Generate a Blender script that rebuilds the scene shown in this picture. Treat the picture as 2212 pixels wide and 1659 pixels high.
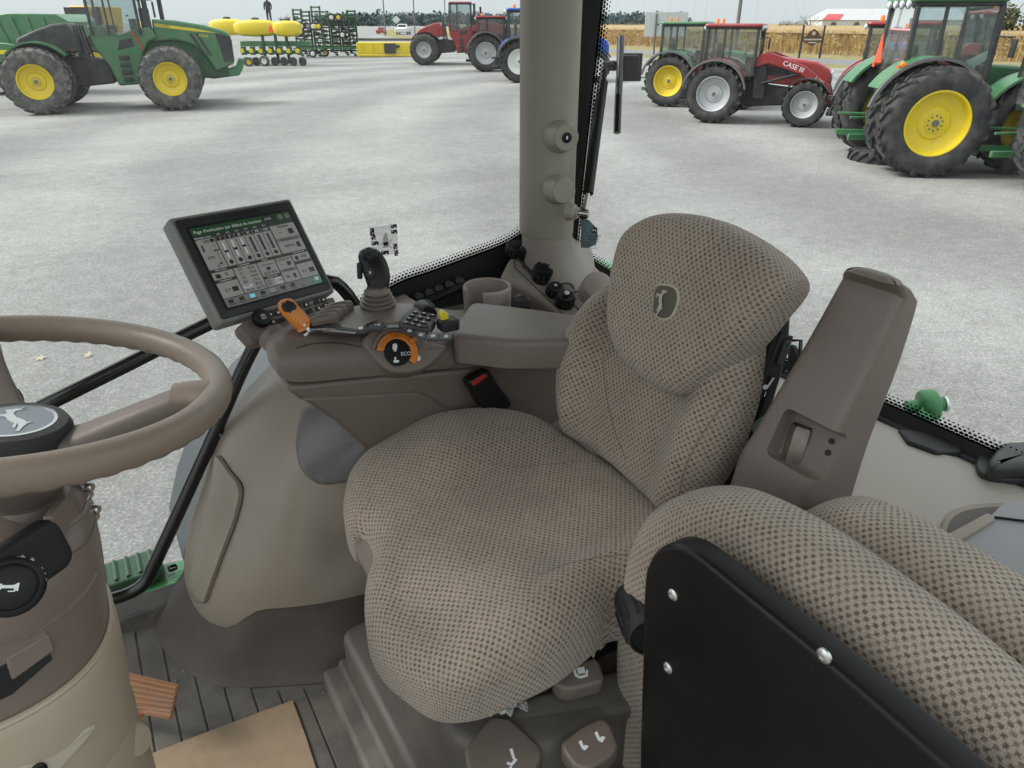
import bpy, bmesh, math, random
from mathutils import Vector, Matrix
random.seed(7)
R_ = math.radians
scene = bpy.context.scene
for o in list(bpy.data.objects):
    bpy.data.objects.remove(o)
# ------------------------------------------------------------------ camera
CAM_H = 1.2                      # eye height over the cab floor (floor is z=0, yard is z=-1.65)
FPX, CX, CY = 1533.0, 1106.0, 829.5   # focal length and centre measured on a 2212 px wide print of the photo
PITCH, YAW = R_(27), R_(31)
cam_d = bpy.data.cameras.new('camera')
cam_d.sensor_width = 36.0
cam_d.lens = 36.0 * FPX / 2212.0
cam_d.clip_start = 0.02
cam_d.clip_end = 4000
cam = bpy.data.objects.new('camera', cam_d)
scene.collection.objects.link(cam)
cam.location = (0, 0, CAM_H)
cam.rotation_euler = (R_(90) - PITCH, 0, -YAW)
scene.camera = cam
# ------------------------------------------------------------------ sky, sun, exposure
world = bpy.data.worlds.new('World')
scene.world = world
world.use_nodes = True
wn = world.node_tree
wn.nodes.clear()
sky = wn.nodes.new('ShaderNodeTexSky')
sky.sky_type = 'NISHITA'
sky.sun_disc = False
SUN_EL, SUN_AZ = R_(46), R_(300)      # azimuth clockwise from +Y
sky.sun_elevation = SUN_EL
sky.sun_rotation = SUN_AZ
sky.air_density = 1.0
sky.dust_density = 4.0
sky.ozone_density = 1.0
hsv = wn.nodes.new('ShaderNodeHueSaturation')
hsv.inputs['Saturation'].default_value = 0.16
mixw = wn.nodes.new('ShaderNodeMix')
mixw.data_type = 'RGBA'
mixw.inputs[0].default_value = 0.72          # an even overcast layer over the sky
mixw.inputs[7].default_value = (6.4, 7.05, 7.2, 1)
bg = wn.nodes.new('ShaderNodeBackground')
bg.inputs['Strength'].default_value = 0.115
wo = wn.nodes.new('ShaderNodeOutputWorld')
wn.links.new(sky.outputs[0], hsv.inputs['Color'])
wn.links.new(hsv.outputs[0], mixw.inputs[6])
# an overcast sky is brighter overhead than at the horizon
wtc = wn.nodes.new('ShaderNodeTexCoord'); wsp = wn.nodes.new('ShaderNodeSeparateXYZ'); wmr = wn.nodes.new('ShaderNodeMapRange')
wn.links.new(wtc.outputs['Generated'], wsp.inputs[0]); wn.links.new(wsp.outputs[2], wmr.inputs[0])
wmr.inputs[1].default_value = 0; wmr.inputs[2].default_value = 1; wmr.inputs[3].default_value = .5; wmr.inputs[4].default_value = 1
wsc = wn.nodes.new('ShaderNodeVectorMath'); wsc.operation = 'SCALE'
wn.links.new(mixw.outputs[2], wsc.inputs[0]); wn.links.new(wmr.outputs[0], wsc.inputs['Scale'])
wn.links.new(wsc.outputs[0], bg.inputs['Color'])
wn.links.new(bg.outputs[0], wo.inputs['Surface'])
sun_d = bpy.data.lights.new('sun', 'SUN')
sun_d.energy = 1.5
sun_d.angle = R_(22)
sun_d.color = (1.0, 0.97, 0.93)
sun = bpy.data.objects.new('sun', sun_d)
scene.collection.objects.link(sun)
sd = Vector((math.sin(SUN_AZ) * math.cos(SUN_EL), math.cos(SUN_AZ) * math.cos(SUN_EL), math.sin(SUN_EL)))
sun.rotation_euler = sd.to_track_quat('Z', 'Y').to_euler()
sun.location = sd * 50
vs = scene.view_settings
vs.view_transform = 'Standard'
vs.look = 'None'
vs.gamma = 1.0
vs.use_curve_mapping = False
vs.exposure = 1.32
scene.render.engine = 'CYCLES'
cy = scene.cycles
cy.use_denoising = True
cy.use_adaptive_sampling = True
cy.adaptive_threshold = 0.02
cy.max_bounces = 7
cy.diffuse_bounces = 3
cy.glossy_bounces = 3
cy.transparent_max_bounces = 16
cy.transmission_bounces = 4
cy.caustics_reflective = False
cy.caustics_refractive = False
scene.render.film_transparent = False
# ------------------------------------------------------------------ measuring: a point of the print -> a ray -> a point in the cab
_h = (math.sin(YAW), math.cos(YAW))
_r = (math.cos(YAW), -math.sin(YAW))
def ray(x, y):
    a = (x - CX) / FPX; b = -(y - CY) / FPX
    fw = math.cos(PITCH) + b * math.sin(PITCH); up = b * math.cos(PITCH) - math.sin(PITCH)
    return Vector((fw * _h[0] + a * _r[0], fw * _h[1] + a * _r[1], up))
EYE = Vector((0, 0, CAM_H))
def D(x, y, d): return EYE + ray(x, y) * d
def Z(x, y, z): v = ray(x, y); return EYE + v * ((z - CAM_H) / v.z)
def XX(x, y, q): v = ray(x, y); return EYE + v * (q / v.x)
def YY(x, y, q): v = ray(x, y); return EYE + v * (q / v.y)
def PL(x, y, p0, n): v = ray(x, y); return EYE + v * ((Vector(p0) - EYE).dot(n) / v.dot(n))
GZ = -1.65
def GR(x, y): return Z(x, y, GZ)
# ------------------------------------------------------------------ objects
COL = scene.collection
ORG = {}
def org(o):
    while o is not None:
        if o.name in ORG: return ORG[o.name]
        o = o.parent
    return Vector((0, 0, 0))
def tag(o, label=None, cat=None, group=None, kind=None):
    if label: o['label'] = label
    if cat: o['category'] = cat
    if group: o['group'] = group
    if kind: o['kind'] = kind
    return o
def thing(name, label, cat, loc, group=None, rz=None):
    """an Empty at the thing's base; rz None: parts are given in world coordinates, else in the thing's own"""
    o = bpy.data.objects.new(name, None)
    o.empty_display_size = 0.1
    COL.objects.link(o)
    o.location = loc
    tag(o, label, cat, group)
    if rz is None: ORG[o.name] = Vector(loc)
    else:
        ORG[o.name] = Vector((0, 0, 0)); o.rotation_euler = (0, 0, rz)
    return o
def mk(name, v, f, m, parent=None, smooth=True, uv=None, bev=0, seg=2, sub=0, ang=38, mats=None, mi=None):
    og = org(parent)
    me = bpy.data.meshes.new(name)
    me.from_pydata([tuple(Vector(p) - og) for p in v], [], f)
    if mats:
        for q in mats: me.materials.append(q)
        if mi: me.polygons.foreach_set('material_index', mi)
    else: me.materials.append(m)
    if uv:
        l = me.uv_layers.new(name='UVMap')
        for lp in me.loops: l.data[lp.index].uv = uv[lp.vertex_index]
    if smooth:
        me.polygons.foreach_set('use_smooth', [True] * len(me.polygons))
        me.set_sharp_from_angle(angle=R_(ang))
    me.validate()
    o = bpy.data.objects.new(name, me)
    COL.objects.link(o)
    if parent is not None: o.parent = parent
    if bev:
        b = o.modifiers.new('bevel', 'BEVEL'); b.width = bev; b.segments = seg; b.limit_method = 'ANGLE'; b.angle_limit = R_(40)
    if sub:
        s = o.modifiers.new('sub', 'SUBSURF'); s.levels = sub; s.render_levels = sub
    return o
def frame(o, x, z):
    """matrix with local x along x, local z along z"""
    z = Vector(z).normalized(); x = Vector(x); x = (x - z * x.dot(z)).normalized(); y = z.cross(x)
    M = Matrix((x, y, z)).transposed().to_4x4(); M.translation = Vector(o); return M
def spl(pts, n, closed=False):
    """Catmull-Rom through pts, resampled to n points evenly by length"""
    P = [Vector(p) for p in pts]; N = len(P); dense = []
    segs = N if closed else N - 1
    for i in range(segs):
        if closed: a, b, c, d = P[i - 1], P[i], P[(i + 1) % N], P[(i + 2) % N]
        else:
            b, c = P[i], P[i + 1]; a = P[i - 1] if i else b * 2 - c; d = P[i + 2] if i + 2 < N else c * 2 - b
        for k in range(12):
            t = k / 12
            dense.append(0.5 * ((2 * b) + (c - a) * t + (2 * a - 5 * b + 4 * c - d) * t * t + (3 * b - a - 3 * c + d) * t ** 3))
    dense.append(P[0].copy() if closed else P[-1].copy())
    return resample(dense, n, closed)
def resample(dense, n, closed):
    L = [0]
    for i in range(1, len(dense)): L.append(L[-1] + (dense[i] - dense[i - 1]).length)
    out = []; j = 0
    m = n if closed else n - 1
    for k in range(n):
        t = L[-1] * k / m
        while j < len(L) - 2 and L[j + 1] < t: j += 1
        s = (t - L[j]) / max(1e-9, L[j + 1] - L[j])
        out.append(dense[j].lerp(dense[j + 1], min(1, max(0, s))))
    return out
def tube(name, pts, r, m, parent=None, n=10, smooth_path=0, closed=False, caps=True, prof=None):
    P = [Vector(p) for p in pts]
    if smooth_path: P = spl(P, smooth_path, closed)
    N = len(P); rr = r if isinstance(r, (list, tuple)) else None
    v = []; f = []
    up = None
    for i in range(N):
        a = P[i - 1] if (i or closed) else P[i]; b = P[(i + 1) % N] if (i < N - 1 or closed) else P[i]
        t = (b - a).normalized()
        if up is None:
            up = Vector((0, 0, 1)) if abs(t.z) < .9 else Vector((1, 0, 0))
        x = (up - t * up.dot(t)).normalized(); up = x; y = t.cross(x)
        rad = (rr[min(len(rr) - 1, int(i * len(rr) / N))] if rr and len(rr) != N else rr[i]) if rr else r
        for k in range(n):
            an = 2 * math.pi * k / n
            s = prof(an, i / max(1, N - 1)) if prof else 1
            v.append(P[i] + (x * math.cos(an) + y * math.sin(an)) * rad * s)
    for i in range(N if closed else N - 1):
        for k in range(n):
            a = i * n + k; b = i * n + (k + 1) % n; c = ((i + 1) % N) * n + (k + 1) % n; d = ((i + 1) % N) * n + k
            f.append((a, b, c, d))
    if caps and not closed:
        f.append(tuple(range(n - 1, -1, -1))); f.append(tuple((N - 1) * n + k for k in range(n)))
    return mk(name, v, f, m, parent)
def lathe_geo(prof, M, n=24, a0=0, a1=2 * math.pi):
    full = abs(a1 - a0 - 2 * math.pi) < 1e-6
    cnt = n if full else n + 1
    v = []; f = []
    for (r, z) in prof:
        for k in range(cnt):
            a = a0 + (a1 - a0) * k / n
            v.append(M @ Vector((r * math.cos(a), r * math.sin(a), z)))
    for i in range(len(prof) - 1):
        for k in range(n if full else n):
            k2 = (k + 1) % cnt
            f.append((i * cnt + k, i * cnt + k2, (i + 1) * cnt + k2, (i + 1) * cnt + k))
    if full:
        if prof[0][0] > 1e-6: f.append(tuple(range(cnt - 1, -1, -1)))
        if prof[-1][0] > 1e-6: f.append(tuple((len(prof) - 1) * cnt + k for k in range(cnt)))
    return v, f
def lathe(name, prof, M, m, parent=None, n=24, a0=0, a1=2 * math.pi, ang=38):
    v, f = lathe_geo(prof, M, n, a0, a1)
    return mk(name, v, f, m, parent, ang=ang)
def box_geo(c, s, M=None):
    c = Vector(c); v = []
    for dz in (-.5, .5):
        for dx, dy in ((-.5, -.5), (.5, -.5), (.5, .5), (-.5, .5)):
            p = c + Vector((dx * s[0], dy * s[1], dz * s[2]))
            v.append(M @ p if M else p)
    f = [(3, 2, 1, 0), (4, 5, 6, 7), (0, 1, 5, 4), (1, 2, 6, 5), (2, 3, 7, 6), (3, 0, 4, 7)]
    return v, f
def box(name, c, s, m, parent=None, M=None, bev=0.003, seg=2):
    v, f = box_geo(c, s, M)
    return mk(name, v, f, m, parent, smooth=bool(bev), bev=bev, seg=seg)
class MB:
    """collects shapes for one mesh"""
    def __init__(s): s.v = []; s.f = []
    def add(s, g):
        b = len(s.v); s.v += list(g[0]); s.f += [tuple(i + b for i in q) for q in g[1]]; return s
    def box(s, c, d, M=None): return s.add(box_geo(c, d, M))
    def lathe(s, prof, M, n=16): return s.add(lathe_geo(prof, M, n))
    def bar(s, a, b, w, h=None, up=(0, 0, 1)):
        a = Vector(a); b = Vector(b); t = (b - a)
        if t.length < 1e-9: return s
        u = Vector(up)
        if abs(t.normalized().dot(u)) > .98: u = Vector((1, 0, 0))
        M = frame((a + b) / 2, t, u)
        return s.box((0, 0, 0), (t.length, w, h or w), M)
    def rod(s, a, b, r, n=8):
        a = Vector(a); b = Vector(b)
        M = frame(a, Vector((1, 0, 0)) if abs((b - a).normalized().x) < .9 else Vector((0, 1, 0)), b - a)
        return s.lathe([(r, 0), (r, (b - a).length)], M, n)
    def poly(s, pts, y0, y1):
        """side outline (x,z) extruded from y0 to y1"""
        n = len(pts)
        A = sum(pts[i][0] * pts[(i + 1) % n][1] - pts[(i + 1) % n][0] * pts[i][1] for i in range(n))
        if A < 0: pts = pts[::-1]
        v = [Vector((p[0], y0, p[1])) for p in pts] + [Vector((p[0], y1, p[1])) for p in pts]
        f = [tuple(range(n)), tuple(range(2 * n - 1, n - 1, -1))]
        f += [(i, n + i, n + (i + 1) % n, (i + 1) % n) for i in range(n)]
        return s.add((v, f))
    def build(s, name, m, parent=None, **k): return mk(name, s.v, s.f, m, parent, **k)
def area2(pts):
    n = len(pts); return sum(pts[i][0] * pts[(i + 1) % n][1] - pts[(i + 1) % n][0] * pts[i][1] for i in range(n)) / 2
def pad(name, outline, M, m, parent=None, R=0.02, th=0.05, hf=None, rings=8, Rb=None, n=96, crv=True, rs=6, off=None, sub=0, rnd=0.0, seg_r=5):
    """a padded or rounded plate: outline in the local xy plane, front at local z=0, back at -th, edge radius R"""
    pts = [(p[0], p[1]) for p in outline]
    if area2(pts) < 0: pts = pts[::-1]
    P3 = [Vector((p[0], p[1], 0)) for p in pts]
    if crv: O = spl(P3, n, True)
    else:
        if rnd:      # round each corner
            Q = []
            k = len(P3)
            for i in range(k):
                a, b, c = P3[i - 1], P3[i], P3[(i + 1) % k]
                d1 = (a - b); d2 = (c - b); l = min(rnd, d1.length * .45, d2.length * .45)
                p = b + d1.normalized() * l; q = b + d2.normalized() * l
                for s in range(seg_r + 1):
                    t = s / seg_r; Q.append(p * (1 - t) ** 2 + b * 2 * t * (1 - t) + q * t * t)
            O = Q
        else: O = P3
    N = len(O)
    nor = []
    for i in range(N):
        e1 = (O[i] - O[i - 1]); e2 = (O[(i + 1) % N] - O[i])
        t1 = Vector((e1.y, -e1.x, 0)); t2 = Vector((e2.y, -e2.x, 0))
        if t1.length > 1e-9: t1.normalize()
        if t2.length > 1e-9: t2.normalize()
        q = t1 + t2
        q = q.normalized() if q.length > 1e-6 else t1
        c = max(.5, q.dot(t2)); nor.append(q / c)
    cen = sum(O, Vector()) / N
    if Rb is None: Rb = min(R, th * .4)
    hf = hf or (lambda x, y: 0)
    v = []; uv = []; f = []
    rows = []
    def row(fn):
        st = len(v)
        for i in range(N):
            p, w = fn(i); v.append(M @ p); uv.append(w)
        rows.append(st)
    inn = [O[i] - nor[i] * R for i in range(N)]
    c0 = len(v); v.append(M @ Vector((cen.x, cen.y, hf(cen.x, cen.y)))); uv.append((cen.x, cen.y))
    for k in range(1, rings + 1):
        s = k / rings
        def fn(i):
            p = cen.lerp(inn[i], s); return Vector((p.x, p.y, hf(p.x, p.y))), (p.x, p.y)
        row(fn)
    for k in range(1, rs + 1):
        a = math.pi / 2 * k / rs
        def fn(i):
            p = inn[i] + nor[i] * R * math.sin(a); z = hf(inn[i].x, inn[i].y) * (1 - .6 * k / rs) - R * (1 - math.cos(a))
            w = inn[i] + nor[i] * R * a
            return Vector((p.x, p.y, z)), (w.x, w.y)
        row(fn)
    arc0 = R * math.pi / 2
    nside = max(1, int((th - R - Rb) / .02))
    for k in range(1, nside + 1):
        s = k / nside
        def fn(i):
            z0 = hf(inn[i].x, inn[i].y) * .4 - R; z = z0 + (-(th - Rb) - z0) * s
            q = O[i].copy()
            if off: q = q + nor[i] * off(s, O[i])
            w = inn[i] + nor[i] * (arc0 + (th - R - Rb) * s)
            return Vector((q.x, q.y, z)), (w.x, w.y)
        row(fn)
    for k in range(1, rs + 1):
        a = math.pi / 2 * k / rs
        def fn(i):
            q = O[i] - nor[i] * Rb * (1 - math.cos(a))
            if off: q = q + nor[i] * off(1, O[i])
            w = inn[i] + nor[i] * (arc0 + (th - R - Rb) + Rb * a)
            return Vector((q.x, q.y, -(th - Rb) - Rb * math.sin(a))), (w.x, w.y)
        row(fn)
    for i in range(N): f.append((c0, rows[0] + i, rows[0] + (i + 1) % N))
    for a, b in zip(rows, rows[1:]):
        for i in range(N): f.append((a + i, b + i, b + (i + 1) % N, a + (i + 1) % N))
    f.append(tuple(rows[-1] + i for i in range(N - 1, -1, -1)))
    return mk(name, v, f, m, parent, uv=uv, sub=sub)
def plate(name, outline, M, m, parent=None, th=0.004, R=0.001, rnd=0.0, crv=False, n=64):
    return pad(name, outline, M, m, parent, R=R, th=th, rings=1, crv=crv, rnd=rnd, rs=2, n=n)
def loft(name, rings, m, parent=None, closed=True, caps=(True, True), uv=False, sub=0, ang=38):
    v = []; f = []; n = len(rings[0]); U = []
    for j, rg in enumerate(rings):
        for i, p in enumerate(rg): v.append(Vector(p)); U.append((i / n, j / len(rings)))
    for j in range(len(rings) - 1):
        for i in range(n if closed else n - 1):
            a = j * n + i; b = j * n + (i + 1) % n
            f.append((a, b, b + n, a + n))
    if closed and caps[0]: f.append(tuple(range(n - 1, -1, -1)))
    if closed and caps[1]: f.append(tuple((len(rings) - 1) * n + i for i in range(n)))
    return mk(name, v, f, m, parent, uv=U if uv else None, sub=sub, ang=ang)
def text(name, s, size, M, m, parent=None, align='CENTER', ext=0.0003):
    cu = bpy.data.curves.new(name, 'FONT')
    cu.body = s; cu.size = size; cu.align_x = align; cu.align_y = 'CENTER'; cu.extrude = ext; cu.resolution_u = 3
    t = bpy.data.objects.new('t', cu); COL.objects.link(t)
    dg = bpy.context.evaluated_depsgraph_get()
    me = bpy.data.meshes.new_from_object(t.evaluated_get(dg))
    bpy.data.objects.remove(t); bpy.data.curves.remove(cu)
    v = [M @ p.co for p in me.vertices]; f = [tuple(p.vertices) for p in me.polygons]
    bpy.data.meshes.remove(me)
    return mk(name, v, f, m, parent, smooth=False)
def sect(c, a, b, n=40, e=2.5, z=0, rot=0):
    """a superellipse section in the xy plane"""
    out = []
    for k in range(n):
        t = 2 * math.pi * k / n; ct, st = math.cos(t), math.sin(t)
        x = a * math.copysign(abs(ct) ** (2 / e), ct); y = b * math.copysign(abs(st) ** (2 / e), st)
        out.append(Vector((c[0] + x * math.cos(rot) - y * math.sin(rot), c[1] + x * math.sin(rot) + y * math.cos(rot), z)))
    return out
def proj_out(px, fn): return [fn(*q) for q in px]
def inplane(px, M, plane=None):
    """print points -> local xy on the plane of frame M"""
    n = M.to_3x3() @ Vector((0, 0, 1)); o = M.translation; I = M.inverted()
    return [tuple((I @ PL(q[0], q[1], o, n))[:2]) for q in px]
# ------------------------------------------------------------------ materials
def srgb(r, g, b):
    def l(c):
        c /= 255; return c / 12.92 if c <= .04045 else ((c + .055) / 1.055) ** 2.4
    return (l(r), l(g), l(b), 1)
def nt(m): return m.node_tree.nodes, m.node_tree.links
def mat(name, col, rough=.5, metal=0, var=.08, vs=6.0, bump=0.0, bs=400.0, coat=0, spec=.5, emit=None, dirt=None, ds=3.0, da=.4, bd=.001, rv=.1):
    m = bpy.data.materials.new(name); m.use_nodes = True
    N, L = nt(m); b = N['Principled BSDF']
    col = tuple(col) + (() if len(col) == 4 else (1,))
    b.inputs['Roughness'].default_value = rough; b.inputs['Metallic'].default_value = metal
    b.inputs['Specular IOR Level'].default_value = spec
    if coat: b.inputs['Coat Weight'].default_value = coat; b.inputs['Coat Roughness'].default_value = .15
    tc = N.new('ShaderNodeTexCoord')
    if var or dirt:
        nz = N.new('ShaderNodeTexNoise'); nz.inputs['Scale'].default_value = vs; nz.inputs['Detail'].default_value = 5
        L.new(tc.outputs['Object'], nz.inputs['Vector'])
        mr = N.new('ShaderNodeMapRange'); mr.inputs[1].default_value = .3; mr.inputs[2].default_value = .7
        mr.inputs[3].default_value = 1 - var; mr.inputs[4].default_value = 1 + var
        L.new(nz.outputs[0], mr.inputs[0])
        mx = N.new('ShaderNodeVectorMath'); mx.operation = 'SCALE'; mx.inputs[0].default_value = col[:3]
        L.new(mr.outputs[0], mx.inputs['Scale'])
        out = mx.outputs[0]
        if dirt:
            n2 = N.new('ShaderNodeTexNoise'); n2.inputs['Scale'].default_value = ds; n2.inputs['Detail'].default_value = 8; n2.inputs['Roughness'].default_value = .65
            L.new(tc.outputs['Object'], n2.inputs['Vector'])
            r2 = N.new('ShaderNodeMapRange'); r2.inputs[1].default_value = .42; r2.inputs[2].default_value = .68; r2.inputs[4].default_value = da
            L.new(n2.outputs[0], r2.inputs[0])
            mm = N.new('ShaderNodeMix'); mm.data_type = 'RGBA'; mm.inputs[7].default_value = tuple(dirt)[:3] + (1,)
            L.new(r2.outputs[0], mm.inputs[0]); L.new(out, mm.inputs[6]); out = mm.outputs[2]
        L.new(out, b.inputs['Base Color'])
        if rv:
            rr = N.new('ShaderNodeMapRange'); rr.inputs[1].default_value = .3; rr.inputs[2].default_value = .7
            rr.inputs[3].default_value = max(.02, rough - rv); rr.inputs[4].default_value = min(1, rough + rv)
            L.new(nz.outputs[0], rr.inputs[0]); L.new(rr.outputs[0], b.inputs['Roughness'])
    else: b.inputs['Base Color'].default_value = col
    if bump:
        nb = N.new('ShaderNodeTexNoise'); nb.inputs['Scale'].default_value = bs; nb.inputs['Detail'].default_value = 2
        L.new(tc.outputs['Object'], nb.inputs['Vector'])
        bu = N.new('ShaderNodeBump'); bu.inputs['Strength'].default_value = bump; bu.inputs['Distance'].default_value = bd
        L.new(nb.outputs[0], bu.inputs['Height']); L.new(bu.outputs[0], b.inputs['Normal'])
    if emit:
        b.inputs['Emission Color'].default_value = tuple(col); b.inputs['Emission Strength'].default_value = emit
    return m
def fabric_mat():
    m = bpy.data.materials.new('seat_fabric'); m.use_nodes = True
    N, L = nt(m); b = N['Principled BSDF']
    b.inputs['Roughness'].default_value = .95; b.inputs['Specular IOR Level'].default_value = .15
    b.inputs['Sheen Weight'].default_value = .25; b.inputs['Sheen Roughness'].default_value = .5
    uv = N.new('ShaderNodeUVMap')
    def math_(op, a, b_=None, c=None):
        n = N.new('ShaderNodeMath'); n.operation = op
        for i, q in enumerate((a, b_, c)):
            if q is None: continue
            if isinstance(q, (int, float)): n.inputs[i].default_value = q
            else: L.new(q, n.inputs[i])
        return n.outputs[0]
    # the weave wavers a little
    tc = N.new('ShaderNodeTexCoord')
    wn_ = N.new('ShaderNodeTexNoise'); wn_.inputs['Scale'].default_value = 9; L.new(uv.outputs[0], wn_.inputs['Vector'])
    wv = N.new('ShaderNodeVectorMath'); wv.operation = 'MULTIPLY_ADD'; wv.inputs[1].default_value = (.006, .006, 0)
    L.new(wn_.outputs['Color'], wv.inputs[0]); L.new(uv.outputs[0], wv.inputs[2])
    w2 = N.new('ShaderNodeTexNoise'); w2.inputs['Scale'].default_value = 420; w2.inputs['Detail'].default_value = 1; L.new(uv.outputs[0], w2.inputs['Vector'])
    w3 = N.new('ShaderNodeVectorMath'); w3.operation = 'MULTIPLY_ADD'; w3.inputs[1].default_value = (.0034, .0034, 0)
    L.new(w2.outputs['Color'], w3.inputs[0]); L.new(wv.outputs[0], w3.inputs[2])
    sp = N.new('ShaderNodeSeparateXYZ'); L.new(w3.outputs[0], sp.inputs[0])
    PX, PY = .0094, .0058
    vrow = math_('DIVIDE', sp.outputs[1], PY)
    row = math_('FLOOR', vrow)
    odd = math_('MODULO', math_('ABSOLUTE', row), 2)
    ucol = math_('ADD', math_('DIVIDE', sp.outputs[0], PX), math_('MULTIPLY', odd, .5))
    fu = math_('ABSOLUTE', math_('SUBTRACT', math_('FRACT', ucol), .5))
    fv = math_('ABSOLUTE', math_('SUBTRACT', math_('FRACT', vrow), .5))
    d = math_('MAXIMUM', math_('MULTIPLY', fu, 2.15), math_('MULTIPLY', fv, 1.42))
    patch = N.new('ShaderNodeMapRange'); patch.interpolation_type = 'SMOOTHSTEP'
    patch.inputs[1].default_value = .24; patch.inputs[2].default_value = .72; patch.inputs[3].default_value = 1; patch.inputs[4].default_value = 0
    L.new(d, patch.inputs[0])
    cell = N.new('ShaderNodeCombineXYZ'); L.new(math_('FLOOR', ucol), cell.inputs[0]); L.new(row, cell.inputs[1])
    wno = N.new('ShaderNodeTexWhiteNoise'); wno.noise_dimensions = '2D'; L.new(cell.outputs[0], wno.inputs['Vector'])
    jit = N.new('ShaderNodeMapRange'); jit.inputs[3].default_value = .65; jit.inputs[4].default_value = 1.05; L.new(wno.outputs[0], jit.inputs[0])
    fib = N.new('ShaderNodeTexNoise'); fib.inputs['Scale'].default_value = 900; fib.inputs['Detail'].default_value = 2; L.new(uv.outputs[0], fib.inputs['Vector'])
    fr = N.new('ShaderNodeMapRange'); fr.inputs[1].default_value = .3; fr.inputs[2].default_value = .7; fr.inputs[3].default_value = .62; fr.inputs[4].default_value = 1.36
    L.new(fib.outputs[0], fr.inputs[0])
    mx = N.new('ShaderNodeMix'); mx.data_type = 'RGBA'; mx.inputs[6].default_value = (.390, .322, .258, 1); mx.inputs[7].default_value = (.118, .091, .075, 1)
    pj = math_('MULTIPLY', patch.outputs[0], jit.outputs[0])
    L.new(pj, mx.inputs[0])
    soil = N.new('ShaderNodeTexNoise'); soil.inputs['Scale'].default_value = 5; soil.inputs['Detail'].default_value = 6; L.new(tc.outputs['Object'], soil.inputs['Vector'])
    sr = N.new('ShaderNodeMapRange'); sr.inputs[1].default_value = .35; sr.inputs[2].default_value = .7; sr.inputs[3].default_value = .80; sr.inputs[4].default_value = 1.14
    L.new(soil.outputs[0], sr.inputs[0])
    k = math_('MULTIPLY', fr.outputs[0], sr.outputs[0])
    sc = N.new('ShaderNodeVectorMath'); sc.operation = 'SCALE'; L.new(mx.outputs[2], sc.inputs[0]); L.new(k, sc.inputs['Scale'])
    L.new(sc.outputs[0], b.inputs['Base Color'])
    hh = math_('ADD', math_('MULTIPLY', patch.outputs[0], -1.0), math_('MULTIPLY', fib.outputs[0], .9))
    bu = N.new('ShaderNodeBump'); bu.inputs['Strength'].default_value = .7; bu.inputs['Distance'].default_value = .0014
    L.new(hh, bu.inputs['Height']); L.new(bu.outputs[0], b.inputs['Normal'])
    return m
def glass_mat(name, tint=(.985, .99, .987), dust=.03, streak=0):
    m = bpy.data.materials.new(name); m.use_nodes = True
    N, L = nt(m); N.clear()
    out = N.new('ShaderNodeOutputMaterial')
    tr = N.new('ShaderNodeBsdfTransparent'); tr.inputs[0].default_value = tint + (1,)
    gl = N.new('ShaderNodeBsdfGlossy'); gl.inputs['Roughness'].default_value = .02; gl.inputs[0].default_value = (1, 1, 1, 1)
    fz = N.new('ShaderNodeFresnel'); fz.inputs[0].default_value = 1.28
    mx = N.new('ShaderNodeMixShader'); L.new(fz.outputs[0], mx.inputs[0]); L.new(tr.outputs[0], mx.inputs[1]); L.new(gl.outputs[0], mx.inputs[2])
    df = N.new('ShaderNodeBsdfDiffuse'); df.inputs[0].default_value = (.7, .7, .66, 1)
    tc = N.new('ShaderNodeTexCoord'); nz = N.new('ShaderNodeTexNoise'); nz.inputs['Scale'].default_value = 7; nz.inputs['Detail'].default_value = 9; nz.inputs['Roughness'].default_value = .7
    L.new(tc.outputs['Object'], nz.inputs['Vector'])
    mr = N.new('ShaderNodeMapRange'); mr.inputs[1].default_value = .4; mr.inputs[2].default_value = .75; mr.inputs[3].default_value = dust * .5; mr.inputs[4].default_value = dust * 2
    L.new(nz.outputs[0], mr.inputs[0])
    fac = mr.outputs[0]
    if streak:       # fine wiper scratches and specks in the grime
        mp = N.new('ShaderNodeMapping'); mp.inputs['Rotation'].default_value = (R_(32), 0, 0); mp.inputs['Scale'].default_value = (1, 260, 9)
        L.new(tc.outputs['Object'], mp.inputs[0])
        n2 = N.new('ShaderNodeTexNoise'); n2.inputs['Scale'].default_value = 1.0; n2.inputs['Detail'].default_value = 3; L.new(mp.outputs[0], n2.inputs['Vector'])
        r2 = N.new('ShaderNodeMapRange'); r2.inputs[1].default_value = .55; r2.inputs[2].default_value = .8; r2.inputs[4].default_value = streak
        L.new(n2.outputs[0], r2.inputs[0])
        ad = N.new('ShaderNodeMath'); ad.operation = 'ADD'; L.new(fac, ad.inputs[0]); L.new(r2.outputs[0], ad.inputs[1]); fac = ad.outputs[0]
    m2 = N.new('ShaderNodeMixShader'); L.new(fac, m2.inputs[0]); L.new(mx.outputs[0], m2.inputs[1]); L.new(df.outputs[0], m2.inputs[2])
    L.new(m2.outputs[0], out.inputs[0])
    return m
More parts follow.
